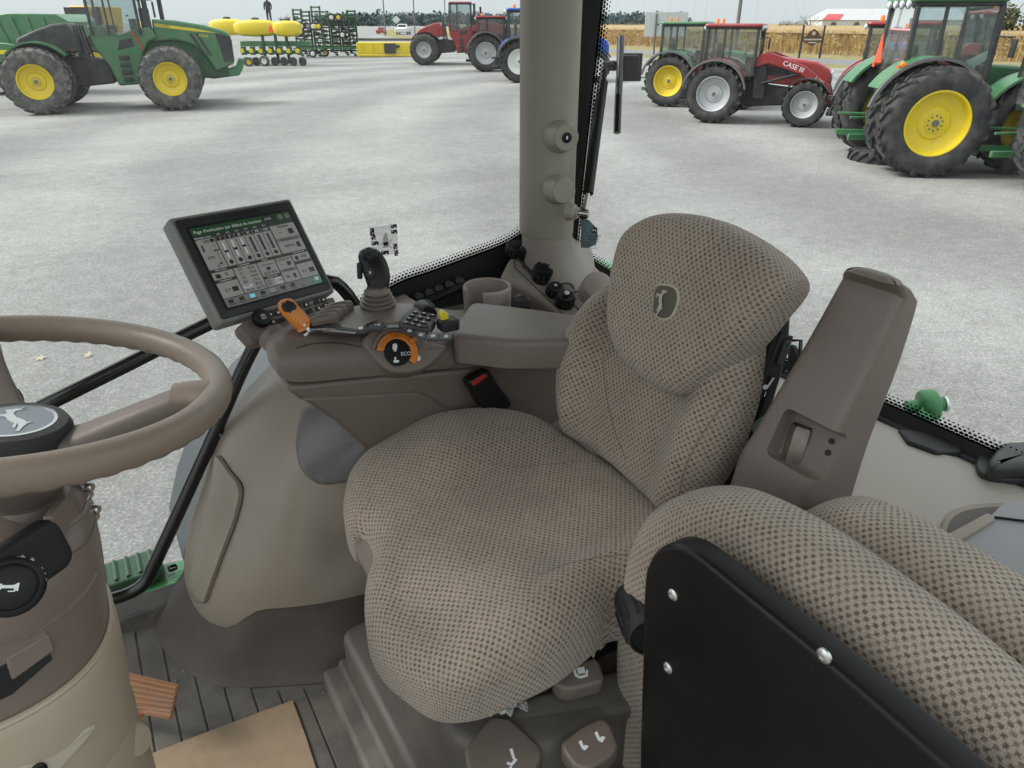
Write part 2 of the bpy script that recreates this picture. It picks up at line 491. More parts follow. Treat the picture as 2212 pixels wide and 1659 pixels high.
def frit_mat():
    """printed dot border of the glass: u along the edge in metres, v from 0 (solid) to 1 (clear)"""
    m = bpy.data.materials.new('frit_dots'); m.use_nodes = True
    N, L = nt(m); N.clear()
    out = N.new('ShaderNodeOutputMaterial'); tr = N.new('ShaderNodeBsdfTransparent'); tr.inputs[0].default_value = (.985, .99, .987, 1)
    bl = N.new('ShaderNodeBsdfDiffuse'); bl.inputs[0].default_value = (.008, .008, .009, 1)
    uv = N.new('ShaderNodeUVMap'); sp = N.new('ShaderNodeSeparateXYZ'); L.new(uv.outputs[0], sp.inputs[0])
    def mth(op, a, b=None):
        n = N.new('ShaderNodeMath'); n.operation = op
        for i, q in enumerate((a, b)):
            if q is None: continue
            if isinstance(q, (int, float)): n.inputs[i].default_value = q
            else: L.new(q, n.inputs[i])
        return n.outputs[0]
    rows = 4.0; pitch = .0088
    vr = mth('MULTIPLY', sp.outputs[1], rows); row = mth('FLOOR', vr); odd = mth('MODULO', row, 2)
    uc = mth('ADD', mth('DIVIDE', sp.outputs[0], pitch), mth('MULTIPLY', odd, .5))
    fu = mth('SUBTRACT', mth('FRACT', uc), .5); fv = mth('SUBTRACT', mth('FRACT', vr), .5)
    d = mth('SQRT', mth('ADD', mth('MULTIPLY', fu, fu), mth('MULTIPLY', fv, fv)))
    rad = mth('SUBTRACT', .66, mth('MULTIPLY', sp.outputs[1], .5))
    ins = mth('LESS_THAN', d, rad)
    mx = N.new('ShaderNodeMixShader'); L.new(ins, mx.inputs[0]); L.new(tr.outputs[0], mx.inputs[1]); L.new(bl.outputs[0], mx.inputs[2]); L.new(mx.outputs[0], out.inputs[0])
    return m
FAB = fabric_mat()
TAUPE = mat('taupe_plastic', (.148, .117, .098), .42, bump=.28, bs=700, var=.07, dirt=(.19, .165, .145), ds=7, da=.16, rv=.12)
TAUPE_L = mat('taupe_grained', (.165, .133, .112), .46, bump=.55, bs=480, var=.07, bd=.0014, dirt=(.20, .175, .155), ds=6, da=.14)
PANEL = mat('window_lit_taupe', (.29, .25, .215), .5, bump=.3, bs=520, var=.05, bd=.0012, dirt=(.13, .115, .10), ds=5, da=.2)  # window light put into the colour, paler than the other taupe
COLT = mat('column_taupe', (.195, .155, .128), .38, bump=.14, bs=700, var=.05)
TAUPE_D = mat('dark_taupe_plastic', (.10, .087, .076), .5, bump=.15, bs=900, var=.1, dirt=(.2, .18, .15), ds=6, da=.18)
BEIGE = mat('beige_trim', (.305, .258, .208), .42, bump=.16, bs=600, var=.05, dirt=(.18, .155, .125), ds=5, da=.3)
BEIGE_L = mat('light_beige_column', (.43, .355, .265), .42, bump=.06, bs=700, var=.04)
BEIGE_P = mat('pillar_beige', (.31, .285, .235), .5, bump=.1, bs=700, var=.04)
GREYP = mat('grey_panel_plastic', (.13, .124, .12), .32, var=.06)
SHELF = mat('shelf_beige', (.40, .365, .32), .5, bump=.1, bs=500, var=.05)
WHEELM = mat('steering_grip', (.205, .160, .124), .42, bump=.35, bs=380, var=.06)
RUBBER = mat('rubber_mat', (.105, .095, .085), .72, bump=.3, bs=300, var=.16, vs=9, dirt=(.21, .185, .15), ds=9, da=.6)
BOOTM = mat('boot_rubber', (.066, .051, .041), .6, bump=.25, bs=260, var=.14, dirt=(.13, .105, .085), ds=8, da=.35)
BLACK = mat('black_plastic', (.0065, .0065, .007), .42, bump=.1, bs=600, var=.1, spec=.32)
BLACKM = mat('matte_black', (.011, .011, .012), .6, var=.15, bump=.1, bs=400)
BLACKG = mat('black_tube_paint', (.008, .008, .009), .22, var=.05, coat=.3)
SEAL = mat('black_rubber_seal', (.018, .018, .02), .45, var=.1)
BLKPAN = mat('black_seat_panel', (.0028, .003, .0033), .45, var=.25, vs=3, dirt=(.006, .006, .0065), ds=20, da=.5, bump=.05, bs=500, spec=.3)
DGREY = mat('dark_grey_plastic', (.035, .035, .037), .45, bump=.2, bs=600)
MGREY = mat('mid_grey_housing', (.22, .215, .20), .45, bump=.12, bs=700)
ORANGE = mat('orange_plastic', (.62, .20, .022), .33, var=.05)
PEDAL = mat('worn_orange_pedal', (.46, .21, .10), .6, var=.12, vs=20, dirt=(.32, .25, .19), ds=12, da=.6)
YELLOWP = mat('yellow_plastic', (.72, .60, .03), .4, var=.05)
RED = mat('red_button', (.35, .02, .015), .35, var=.1)
WHITE = mat('white_print', (.75, .76, .76), .5, var=0)
GREYPR = mat('grey_print', (.5, .5, .5), .5, var=0)
STEEL = mat('bright_steel', (.55, .55, .54), .28, 1, var=.08)
STEELW = mat('worn_painted_steel', (.22, .19, .16), .35, .3, var=.12, vs=40, dirt=(.08, .065, .055), ds=30, da=.7)
CARD = mat('cardboard', (.34, .25, .165), .85, var=.06, vs=12, bump=.25, bs=150, dirt=(.22, .16, .10), ds=25, da=.45)
GLASS = glass_mat('window_glass', dust=.012)
GLASS_R = glass_mat('rear_window_glass', dust=.022, streak=.10)
FRIT = frit_mat()
WRAPM = glass_mat('clear_plastic_wrap', (.85, .85, .85), dust=.30)
DEERG = mat('emblem_green_grey', (.085, .083, .062), .8, var=.1, bump=.3, bs=900)
DEERT = mat('emblem_thread', (.40, .37, .27), .8, var=.1, bump=.3, bs=900)

def carve(o, cutters):
    """cut shapes out of a mesh object and keep the result as plain mesh"""
    tmp = []
    for c in cutters:
        m = o.modifiers.new('cut', 'BOOLEAN'); m.operation = 'DIFFERENCE'; m.object = c; m.solver = 'EXACT'; tmp.append(c)
    bpy.context.view_layer.update()
    dg = bpy.context.evaluated_depsgraph_get()
    me = bpy.data.meshes.new_from_object(o.evaluated_get(dg))
    o.modifiers.clear(); old = o.data; o.data = me; bpy.data.meshes.remove(old)
    for c in tmp: bpy.data.objects.remove(c)
    return o

from mathutils.bvhtree import BVHTree
def hits(o, px, n=40, closed=False):
    """print points dropped onto the surface of object o: world points and normals"""
    og = org(o); bm = bmesh.new(); bm.from_mesh(o.data); bv = BVHTree.FromBMesh(bm); bm.free()
    out = []
    for q in (spl([Vector((x, y, 0)) for x, y in px], n, closed) if n else [Vector((x, y, 0)) for x, y in px]):
        d = ray(q.x, q.y).normalized(); h = bv.ray_cast(EYE - og, d)
        if h[0] is None: continue
        nn = h[1] if h[1].dot(d) < 0 else -h[1]
        out.append((h[0] + og, nn))
    return out
def seam(o, px, m, r=.0011, lift=0.0002, n=40, name='seam', closed=False):
    H = hits(o, px, n, closed)
    if len(H) > 2: return tube(name, [p + q * lift for p, q in H], r, m, o, n=5, closed=closed)
def stick(o, name, px, m, th=.0006, n=0):
    """a thin print or patch lying on the surface of o"""
    H = hits(o, px, n)
    if len(H) < 3: return None
    k = len(H); v = [p + q * th for p, q in H]
    return mk(name, v, [tuple(range(k))], m, o, smooth=False)
# ================================================================== small shared shapes
def slab(name, outline, M, m, parent=None, th=.01, bev=0.0, seg=2, z0=0.0):
    """flat piece with any outline (local xy), from local z=z0 down to z0-th"""
    p = [(q[0], q[1]) for q in outline]
    if area2(p) < 0: p = p[::-1]
    n = len(p)
    v = [M @ Vector((q[0], q[1], z0)) for q in p] + [M @ Vector((q[0], q[1], z0 - th)) for q in p]
    f = [tuple(range(n)), tuple(range(2 * n - 1, n - 1, -1))] + [(i, n + i, n + (i + 1) % n, (i + 1) % n) for i in range(n)]
    return mk(name, v, f, m, parent, smooth=bool(bev), bev=bev, seg=seg)
def rrect(w, h, r, n=4, c=(0, 0)):
    out = []
    for (sx, sy, a0) in ((1, 1, 0), (-1, 1, 90), (-1, -1, 180), (1, -1, 270)):
        for k in range(n + 1):
            a = R_(a0 + 90 * k / n)
            out.append((c[0] + sx * (w / 2 - r) + r * math.cos(a), c[1] + sy * (h / 2 - r) + r * math.sin(a)))
    return out
def ring2(r, n=24, c=(0, 0)): return [(c[0] + r * math.cos(2 * math.pi * k / n), c[1] + r * math.sin(2 * math.pi * k / n)) for k in range(n)]
DEER = [(-.95, .33), (-.80, .50), (-.86, .78), (-.78, .62), (-.70, .95), (-.68, .60), (-.52, .86), (-.62, .48), (-.45, .30), (-.1, .20), (.3, .24), (.52, .20), (.66, .34), (.64, .14),
        (.80, -.10), (1.05, -.40), (.98, -.46), (.62, -.16), (.40, -.06), (.70, -.34), (.62, -.38), (.22, -.06), (-.15, -.10), (-.40, -.04), (-.62, -.22), (-.40, -.36), (-.47, -.42), (-.80, -.24), (-.60, .06), (-.66, .26), (-.82, .24)]
def deer(name, M, s, m, parent, th=.0008): return slab(name, [(x * s, y * s) for x, y in DEER], M, m, parent, th=th)
def off(M, x=0, y=0, z=0): return M @ Matrix.Translation((x, y, z))
def world_bar(name, a, b, w, hgt, m, parent, bev=.002, up=(0, 0, 1)):
    g = MB(); g.bar(a, b, w, hgt, up); return g.build(name, m, parent, bev=bev)
# ================================================================== cab structure: floor, glass, pillar
floor = box('cab_floor', (.35, .62, -.02), (2.0, 1.72, .04), RUBBER, None, bev=0)
tag(floor, kind='structure')
rx = -.42
for k in range(17):           # raised ribs of the mat, running across the cab
    x = -.42 + k * .046
    # the ribs end at the boot of the fender trim
    y1 = 1.415 if x < -.02 else max(.3, 1.36 - (x + .02) * 2.6 if x < .08 else 1.10 - (x - .08) * .45)
    w = .0425
    r_ = slab('rib', rrect(w, y1 - .10, .006, 3, (x, (y1 + .10) / 2)), Matrix.Translation((0, 0, .0036)), RUBBER, floor, th=.0039, bev=.0014, seg=1)
v = []; f = []; rg_ = random.Random(4)
for k in range(160):
    x = rg_.uniform(-.3, .34); y = rg_.uniform(.7, 1.4); s_ = rg_.choice((.0008, .0012, .0018, .003)); b = len(v)
    if x > .0 and y > 1.08 - (x - .1) * .3: continue
    v += [Vector((x + dx * s_, y + dy * s_, .0045 + dz * s_)) for dx, dy, dz in ((1, 0, .3), (0, 1, .3), (-1, 0, .3), (0, -1, .3), (0, 0, 1.1), (0, 0, -.2))]
    f += [(b, b + 1, b + 4), (b + 1, b + 2, b + 4), (b + 2, b + 3, b + 4), (b + 3, b, b + 4), (b + 1, b, b + 5), (b + 2, b + 1, b + 5), (b + 3, b + 2, b + 5), (b, b + 3, b + 5)]
grit = mk('floor_grit', v, f, mat('grit', (.30, .28, .25), .9), None, smooth=False); tag(grit, 'grit and crumbs scattered on the floor mat', 'grit', kind='stuff')
sill = slab('door_sill', [(-.9, 1.435), (.30, 1.435), (.30, 1.50), (-.9, 1.50)], Matrix.Translation((0, 0, .03)), RUBBER, None, th=.05, bev=.006)
tag(sill, kind='structure')
roof = pad('cab_roof', [(-.75, -.02), (1.35, -.02), (1.35, 1.58), (-.75, 1.58)], Matrix.Translation((0, 0, 1.86)), BEIGE_P, None, R=.04, th=.14, crv=False, rnd=.15, rings=1)  # unseen roof, added so that light enters through the windows
tag(roof, kind='structure')
lw = pad('left_fender_wall', [(.38, .05), (1.3, .05), (1.3, .66), (.95, .70), (.60, .62), (.42, .40)], frame((0, -.06, 0), (1, 0, 0), (0, -1, 0)), BEIGE, None, R=.03, th=.08, crv=False, rnd=.1, rings=2)  # unseen left side, added to darken the lower right of the cab
tag(lw, kind='structure')
lp = box('left_rear_pillar', (1.12, -.05, 1.2), (.14, .12, 1.1), BEIGE_P, None, bev=.03); tag(lp, kind='structure')  # also out of view, added with the left wall to hold back light
# --- right window: pane, black-out band and dots
YG = 1.512
edge_px = [(1135, 500), (1085, 530), (1000, 562), (930, 588), (862, 612), (800, 650), (745, 672), (690, 712), (640, 770), (600, 850), (560, 900), (500, 990)]
edge = [YY(x, y, YG) for x, y in edge_px]
edge = spl(edge, 60)
pane_o = [(p.x, p.z) for p in edge]
XZ = frame((0, YG, 0), (1, 0, 0), (0, -1, 0))       # local x = world x, local y = world z
assert abs((XZ @ Vector((0, 1, 0))).z - 1) < 1e-6
pane = slab('side_window', [(-1.0, -.02), (-.05, -.02), (.02, .06), (.10, .22), (.17, .38)] + [(p.x, p.z) for p in reversed(edge)] + [(1.0, 1.75), (-1.0, 1.75)], XZ, GLASS, None, th=.005)
tag(pane, kind='structure')
blk = slab('window_blackout_band', [(p.x, p.z) for p in edge] + [(.13, .28), (.13, .2), (1.0, .2), (1.0, .74)], off(XZ, z=.004), BLACKM, pane, th=.002)
def frit_strip(name, pts, dirs, w, parent):
    v = []; f = []; uv = []; L = 0
    for i, p in enumerate(pts):
        if i: L += (p - pts[i - 1]).length
        v += [p, p + dirs[i] * w]; uv += [(L, 0), (L, 1)]
        if i: f.append((2 * i - 2, 2 * i, 2 * i + 1, 2 * i - 1))
    return mk(name, v, f, FRIT, parent, smooth=False, uv=uv)
ed = [Vector((p.x, YG - .0045, p.z)) for p in edge]
dr = []
for i in range(len(ed)):
    t = ed[min(i + 1, len(ed) - 1)] - ed[max(i - 1, 0)]; q = Vector((t.z, 0, -t.x)); q = q.normalized(); dr.append(q if q.z > 0 else -q)
frit_strip('frit_dots', ed, dr, .028, pane)
# --- rear window: a curved sheet from the right rear pillar round to the back
def rear_xy(u):      # plan curve of the rear glass
    c = spl([Vector((1.02, 1.47, 0)), Vector((1.09, 1.43, 0)), Vector((1.165, 1.30, 0)), Vector((1.215, 1.0, 0)), Vector((1.235, .7, 0)), Vector((1.24, .4, 0)), Vector((1.235, .0, 0)), Vector((1.2, -.3, 0))], 60)
    return c
rc = rear_xy(0)
def rear_low(y):     # height of the glass edge above the shelf
    return .545 + .10 * max(0, min(1, (y - 1.12) / .3)) ** 2
rv = []; rf = []
for i, p in enumerate(rc):
    rv += [Vector((p.x, p.y, rear_low(p.y) - .03)), Vector((p.x + .10, p.y, 1.75))]
    if i: rf.append((2 * i - 2, 2 * i, 2 * i + 1, 2 * i - 1))
rear = mk('rear_window', rv, rf, GLASS_R, None)
tag(rear, kind='structure')
def rpt(p, z): return Vector((p.x + .10 * (z - .55) / 1.2 - .004, p.y, z))
low = [rpt(p, rear_low(p.y)) for p in rc]
frit_strip('frit_dots', low, [Vector((.08, 0, 1)).normalized()] * len(low), .024, rear)
v = []; f = []
for i, p in enumerate(low):
    v += [p + Vector((0, 0, .001)), p + Vector((-.012, 0, -.028))]
    if i: f.append((2 * i - 2, 2 * i, 2 * i + 1, 2 * i - 1))
mk('frit_band', v, f, BLACKM, rear)
# vertical black edge of the rear glass along the pillar, with dots
ve0 = [Vector((1.028 + .1 * (z - .55) / 1.2, 1.425, z)) for z in [.60 + .03 * k for k in range(40)]]
v = []; f = []
for i, p in enumerate(ve0):
    v += [p + Vector((-.03, .03, 0)), p]
    if i: f.append((2 * i - 2, 2 * i, 2 * i + 1, 2 * i - 1))
mk('frit_band', v, f, BLACKM, rear)
frit_strip('frit_dots', ve0, [Vector((.62, -.78, 0)).normalized()] * len(ve0), .024, rear)
# rubber seal under the rear glass with its moulded tabs
tube('window_seal', [p + Vector((-.014, 0, -.030)) for p in low], .011, SEAL, rear, n=8)
tabM = frame(Z(2010, 955, .532), (0, 1, 0), (0, 0, 1))
slab('seal_tab', inplane([(1940, 925), (1962, 952), (2025, 976), (2075, 975), (2090, 958), (2040, 935)], tabM), tabM, SEAL, rear, th=.012, bev=.004)
# rear window latch block at the right margin of the view
lt = thing('window_latch', 'black moulded latch block on the rear shelf at the right edge', 'latch', Z(2190, 1000, .55))
lM = frame(Z(2185, 1000, .535), (0, -1, 0), (0, 0, 1))
pad('base', inplane([(2110, 1000), (2125, 975), (2180, 955), (2280, 960), (2300, 1020), (2200, 1035), (2130, 1025)], lM), lM, DGREY, lt, R=.004, th=.012)
lM2 = off(lM, z=.028)
pad('hood', inplane([(2140, 985), (2165, 957), (2200, 950), (2280, 955), (2280, 1005), (2200, 1005), (2150, 1005)], lM2), lM2, DGREY, lt, R=.014, th=.03)
# --- right rear pillar
PC = Vector((.948, 1.409, 0))
pill = thing('cab_pillar', 'pale beige rounded cab pillar rising between side and rear windows', 'pillar', (.955, 1.405, .72))
def psec(z, k=1.0):
    out = []
    for (a, b) in [(-.062, .04), (-.069, .012), (-.066, -.012), (-.05, -.040), (-.02, -.061), (.012, -.066), (.038, -.058), (.055, -.035), (.06, .0), (.05, .05), (0, .065), (-.04, .06)]:
        out.append(Vector((PC.x + a * k * .857 - b * k * -.515 * -1 if False else PC.x + (a * .857 + b * .515) * k, PC.y + (-a * .515 + b * .857) * k, z)))
    return spl(out, 48, True)
loft('cover', [psec(z, .95 if z < .752 else 1.0 + .02 * (z - .75)) for z in (.745, .753, .9, 1.1, 1.3, 1.5, 1.7)], BEIGE_P, pill)
loft('foot', [psec(.70, .84), psec(.74, .84), psec(.78, .86)], PANEL, pill)
def pknob(px, py, r, hole):
    c = YY(px, py, 1.311); nrm = Vector((-.25, -.95, .06)).normalized()
    M = frame(c, (1, 0, 0), nrm)
    k = lathe('knob', [(r * 1.25, -.04), (r * 1.12, -.02), (r, -.005), (r * .96, .004), (r * .9, .006), (0, .006)], M, BEIGE_P, pill, n=28)
    if hole:
        lathe('socket_ring', [(.0105, .005), (.011, .008), (.006, .009), (.005, .0065), (0, .0065)], M, BLACK, k, n=20)
        box('slot', (0, 0, .009), (.004, .007, .002), WHITE, k, M, bev=.0005)
pknob(1222, 297, .029, True)
pknob(1217, 413, .028, False)
M = frame(D(1243, 459, 1.58), (0, 0, 1), Vector((.55, -.83, 0)))
lathe('hinge_cap', [(.02, -.02), (.018, -.002), (.013, .002), (.013, .006), (0, .006)], M, BEIGE_P, pill, n=20)
lathe('hinge_pin', [(.006, 0), (.006, .03), (0, .03)], M, STEEL, pill, n=12)
# --- gas strut and latch handle of the rear window
st = thing('gas_strut', 'black gas strut holding the rear window beside the pillar', 'strut', D(1262, 462, 1.6))
a = D(1262, 462, 1.60); b = D(1270, 418, 1.60); c = D(1302, 178, 1.66); d_ = D(1305, 142, 1.67)
tube('rod', [a, b], .006, STEEL, st); tube('cylinder', [b, c], .0125, BLACK, st, n=12); tube('rod', [c, d_], .008, BLACK, st)
lathe('ball_joint', [(0, -.012), (.009, -.009), (.012, 0), (.009, .009), (0, .012)], frame(a, (1, 0, 0), (0, 0, 1)), BLACK, st, n=12)
tube('end_fitting', [d_, D(1322, 140, 1.68)], .009, BLACK, st)
wh = rear
wh = tube('handle', [D(1341, 80, 1.68), D(1339, 150, 1.68), D(1335, 225, 1.68), D(1333, 287, 1.68)], .009, BLACKG, rear, n=10, smooth_path=14)
hM = frame(D(1362, 146, 1.70), _r + (0,), Vector((-.515, -.857, 0)))
box('bracket', (0, 0, 0), (.036, .055, .03), BLACK, wh, hM, bev=.003)
box('bracket_arm', (-.03, .004, -.002), (.05, .022, .012), BLACK, wh, hM, bev=.002)
box('mount_plate', (.004, 0, -.012), (.05, .062, .006), BLACKM, wh, hM, bev=.002)
# tinted maker's stamp on the rear glass
stp = thing('glass_stamp', 'blue-grey tinted half oval decal with small print low on rear glass', 'decal', D(1272, 520, 1.70))
sM = frame(D(1272, 505, 1.70), _r + (0,), ray(1272, 505) * -1)
TINT = glass_mat('decal_tint', (.22, .31, .35), dust=.04)
slab('tint', inplane([(1255, 470), (1272, 475), (1288, 492), (1292, 510), (1287, 528), (1270, 536), (1255, 535)], sM), sM, TINT, stp, th=.0006)
dm = off(sM, .013, .008, .0008)
slab('badge', rrect(.014, .014, .003, 3), dm, BLACK, stp, th=.0003); deer('emblem', off(dm, z=.0004), .0055, WHITE, stp, th=.0002)
for k in range(5): text('print', ['JOHN DEERE', 'E8 43R-00', 'AS2 DOT', '43R-0031', '2019'][k], .006, off(sM, .012, -.006 - .007 * k, .0008), BLACK, stp)
# ================================================================== exterior-side rails seen through the right window
ra = thing('right_grab_rail', 'black bent grab rail rising from floor corner past the fender trim', 'grab rail', YY(250, 1290, 1.45))
tube('rail', [YY(200, 1302, 1.45), YY(262, 1288, 1.45), YY(310, 1262, 1.45), YY(335, 1215, 1.45), YY(400, 1075, 1.45), YY(470, 920, 1.45), YY(520, 805, 1.45), YY(560, 725, 1.45)], .0145, BLACKG, ra, n=14, smooth_path=40)
tube('bracket', [YY(468, 925, 1.45), YY(484, 945, 1.44), YY(492, 962, 1.43)], .009, BLACKG, ra, n=8)
rb = thing('cross_rail', 'long black rail running behind the wheel and display along the side glass', 'rail', YY(80, 880, 1.49))
tube('rail', [YY(-60, 955, 1.488), YY(80, 884, 1.488), YY(270, 790, 1.488), YY(470, 690, 1.488), YY(640, 618, 1.488), YY(712, 607, 1.488), YY(742, 625, 1.485), YY(772, 668, 1.48), YY(800, 720, 1.47)], .0145, BLACKG, rb, n=14, smooth_path=44)
# ================================================================== fender trim, its cover panel and the rubber boot
LEV = [  # z, plan curve of the trim from the glass round the corner to the seat side
    (.085, [(0.014, 1.47), (-0.001, 1.38), (0.014, 1.275), (0.064, 1.205), (0.147, 1.155), (0.280, 1.11), (0.450, 1.09), (0.700, 1.09)]),
    (.13, [(0.019, 1.475), (0.000, 1.38), (0.018, 1.27), (0.069, 1.20), (0.152, 1.15), (0.280, 1.108), (0.450, 1.088), (0.700, 1.088)]),
    (.22, [(0.050, 1.48), (0.030, 1.39), (0.048, 1.28), (0.095, 1.205), (0.170, 1.15), (0.290, 1.108), (0.450, 1.088), (0.700, 1.088)]),
    (.32, [(0.101, 1.485), (0.084, 1.40), (0.101, 1.30), (0.141, 1.225), (0.203, 1.165), (0.310, 1.118), (0.460, 1.095), (0.700, 1.09)]),
    (.41, [(0.146, 1.49), (0.136, 1.41), (0.151, 1.33), (0.184, 1.255), (0.238, 1.19), (0.340, 1.135), (0.480, 1.11), (0.700, 1.10)]),
    (.49, [(.225, 1.49), (.218, 1.43), (.23, 1.36), (.255, 1.29), (.30, 1.22), (.38, 1.16), (.50, 1.13), (.7, 1.12)]),
    (.555, [(.32, 1.49), (.315, 1.45), (.325, 1.39), (.345, 1.325), (.375, 1.26), (.43, 1.20), (.53, 1.16), (.7, 1.15)]),
    (.60, [(.43, 1.49), (.43, 1.46), (.435, 1.42), (.445, 1.37), (.465, 1.31), (.50, 1.26), (.57, 1.22), (.7, 1.21)]),
    (.63, [(.60, 1.49), (.60, 1.47), (.60, 1.45), (.605, 1.42), (.61, 1.39), (.63, 1.36), (.66, 1.33), (.72, 1.32)]),
]
ft = thing('fender_trim', 'large beige moulded fender trim bulging beside the seat', 'trim panel', (.1, 1.3, .09))
rows = [[Vector((p.x, p.y, z)) for p in spl([Vector((a, b, 0)) for a, b in c], 40)] for z, c in LEV]
# blend between levels for a smooth surface
sm = []
cols = list(zip(*rows))
dense = [spl(list(c), 40) for c in cols]
def S0_(t): t = max(0, min(1, t)); return t * t * (3 - 2 * t)
for i, c in enumerate(dense):      # shallow pocket beside the seat
    for p in c: p.y += .022 * S0_((p.x - .19) / .10) * S0_((p.z - .17) / .09) * S0_((.47 - p.z) / .12)
for i, c in enumerate(dense):      # the lower edge dips at the front corner and steps up behind it
    zl = .092 + .062 * S0_((i / 39 - .27) / .11)
    j = next(k for k, p in enumerate(c) if p.z >= zl); e_ = c[max(0, j - 1)].lerp(c[j], min(1, max(0, (zl - c[max(0, j - 1)].z) / max(1e-6, c[j].z - c[max(0, j - 1)].z))))
    for k in range(j): c[k] = e_ + Vector((0, 0, -.0003 * (j - k)))
rows2 = list(zip(*dense))
def low_edge(i):   # the lower edge rises towards the seat behind the corner
    return 0
loft('shell', rows2, BEIGE, ft, closed=False)
v = []
def surf(u, w): # u 0..1 along the plan curve, w 0..1 up
    a = dense[min(39, int(u * 39))]; return a[min(39, int(w * 39))]
def surf_patch(name, px, m, parent, lift, th=.004, n=10):
    """a panel lying on the trim: outline in print points dropped onto the shell"""
    from mathutils.bvhtree import BVHTree
    verts = [p for r_ in rows2 for p in r_]; nn = len(rows2[0]); faces = []
    for j in range(len(rows2) - 1):
        for i in range(nn - 1): faces.append((j * nn + i, j * nn + i + 1, (j + 1) * nn + i + 1, (j + 1) * nn + i))
    bv = BVHTree.FromPolygons(verts, faces)
    O = spl([Vector((x, y, 0)) for x, y in px], 64, True)
    c = sum(O, Vector()) / 64
    vv = []; ff = []
    def drop(q, l):
        hit = bv.ray_cast(EYE, ray(q.x, q.y).normalized())
        if hit[0] is None:
            hp, hn, _, _ = bv.find_nearest(D(q.x, q.y, 1.4)); return hp + (hn if hn.dot(ray(q.x, q.y)) < 0 else -hn) * l
        nrm = hit[1] if hit[1].dot(ray(q.x, q.y)) < 0 else -hit[1]
        return hit[0] + nrm * l
    K = n
    vv.append(drop(c, lift))
    prof = [(k / K, lift) for k in range(1, K)] + [(.985, lift), (.996, lift * .7), (1.0, lift * .2), (1.0, -.004)]
    for s, l in prof:
        for i in range(64): vv.append(drop(c.lerp(O[i], s), l))
    for i in range(64): ff.append((0, 1 + i, 1 + (i + 1) % 64))
    for k in range(len(prof) - 1):
        for i in range(64): ff.append((1 + k * 64 + i, 1 + (k + 1) * 64 + i, 1 + (k + 1) * 64 + (i + 1) % 64, 1 + k * 64 + (i + 1) % 64))
    return mk(name, vv, ff, m, parent, ang=60)
CPX = [(476, 985), (500, 1018), (522, 1046), (524, 1075), (510, 1130), (478, 1215), (452, 1290), (446, 1300), (434, 1300), (424, 1284), (420, 1258), (426, 1222), (442, 1150), (462, 1075), (472, 1015)]
_c = (sum(q[0] for q in CPX) / len(CPX), sum(q[1] for q in CPX) / len(CPX))
surf_patch('panel_gap', [(_c[0] + (x - _c[0]) * 1.035, _c[1] + (y - _c[1]) * 1.014) for x, y in CPX], BLACKM, ft, .0012)
surf_patch('cover_panel', CPX, BEIGE, ft, .011)
seam_m = TAUPE_D
surf_patch('inset_panel', [(660, 880), (644, 925), (641, 970), (650, 1010), (672, 1036), (700, 1046), (750, 1040), (830, 1025), (850, 960), (780, 920), (715, 880)], GREYP, ft, .004)
bt = thing('rubber_boot', 'dark rubber boot around the foot of the fender trim', 'boot', (.1, 1.2, 0))
BP = [(-.06, 1.47), (-.075, 1.38), (-.045, 1.26), (.02, 1.165), (.115, 1.11), (.215, 1.065), (.30, 1.03), (.5, 1.03)]
b0 = spl([Vector((a, b, .0)) for a, b in BP], 40)
b1 = []; zt_ = []
for i in range(40):
    u = i / 39; e = S0_((u - .25) / .20); p = dense[i][0]; a = dense[max(0, i - 1)][0]; b = dense[min(39, i + 1)][0]
    t = (b - a); n = Vector((-t.y, t.x, 0)).normalized(); n = n if n.y > 0 or n.x > .7 else -n
    b1.append(Vector((p.x, p.y, 0)) + n * .012); zt_.append(.106 + .062 * S0_((u - .27) / .11))
def brow(k, z, w=None):
    out = []
    for i, (p, q) in enumerate(zip(b0, b1)): out.append(Vector((p.x + (q.x - p.x) * k, p.y + (q.y - p.y) * k, z if w is None else .013 + (zt_[i] - .013) * w)))
    return out
def binn(): return [p + (Vector((p.x + .1, p.y + .1, p.z)) - p) * .08 for p in brow(1, 0, 1)]
loft('boot_wall', [brow(-.12, .005), brow(-.06, .008), brow(0, .013), brow(.10, 0, .06), brow(.25, 0, .20), brow(.5, 0, .45), brow(.75, 0, .72), brow(1, 0, 1), binn()], BOOTM, bt, closed=False)
GREYL = mat('grey_lid', (.30, .295, .305), .45, var=.05, vs=3)
# ================================================================== rear shelf with lidded tray
sh = thing('rear_shelf', 'broad beige moulded shelf below the rear window', 'shelf', (1.0, .4, .4))
v = []; f = []
ys = [1.36 - .05 * k for k in range(34)]
for i, y in enumerate(ys):
    for j, (dx, z) in enumerate([(-.022, .518), (-.05, .526), (-.09, .520), (-.17, .498), (-.27, .468), (-.37, .44), (-.46, .41), (-.50, .36), (-.51, .1)]):
        xr = min(rc, key=lambda p: abs(p.y - y)).x
        v.append(Vector((xr + dx, y, z + (rear_low(y) - .545) * (1 if j < 4 else .4))))
    if i:
        for j in range(8): a = (i - 1) * 9 + j; f.append((a, a + 1, a + 10, a + 9))
mk('panel', v, f, SHELF, sh)
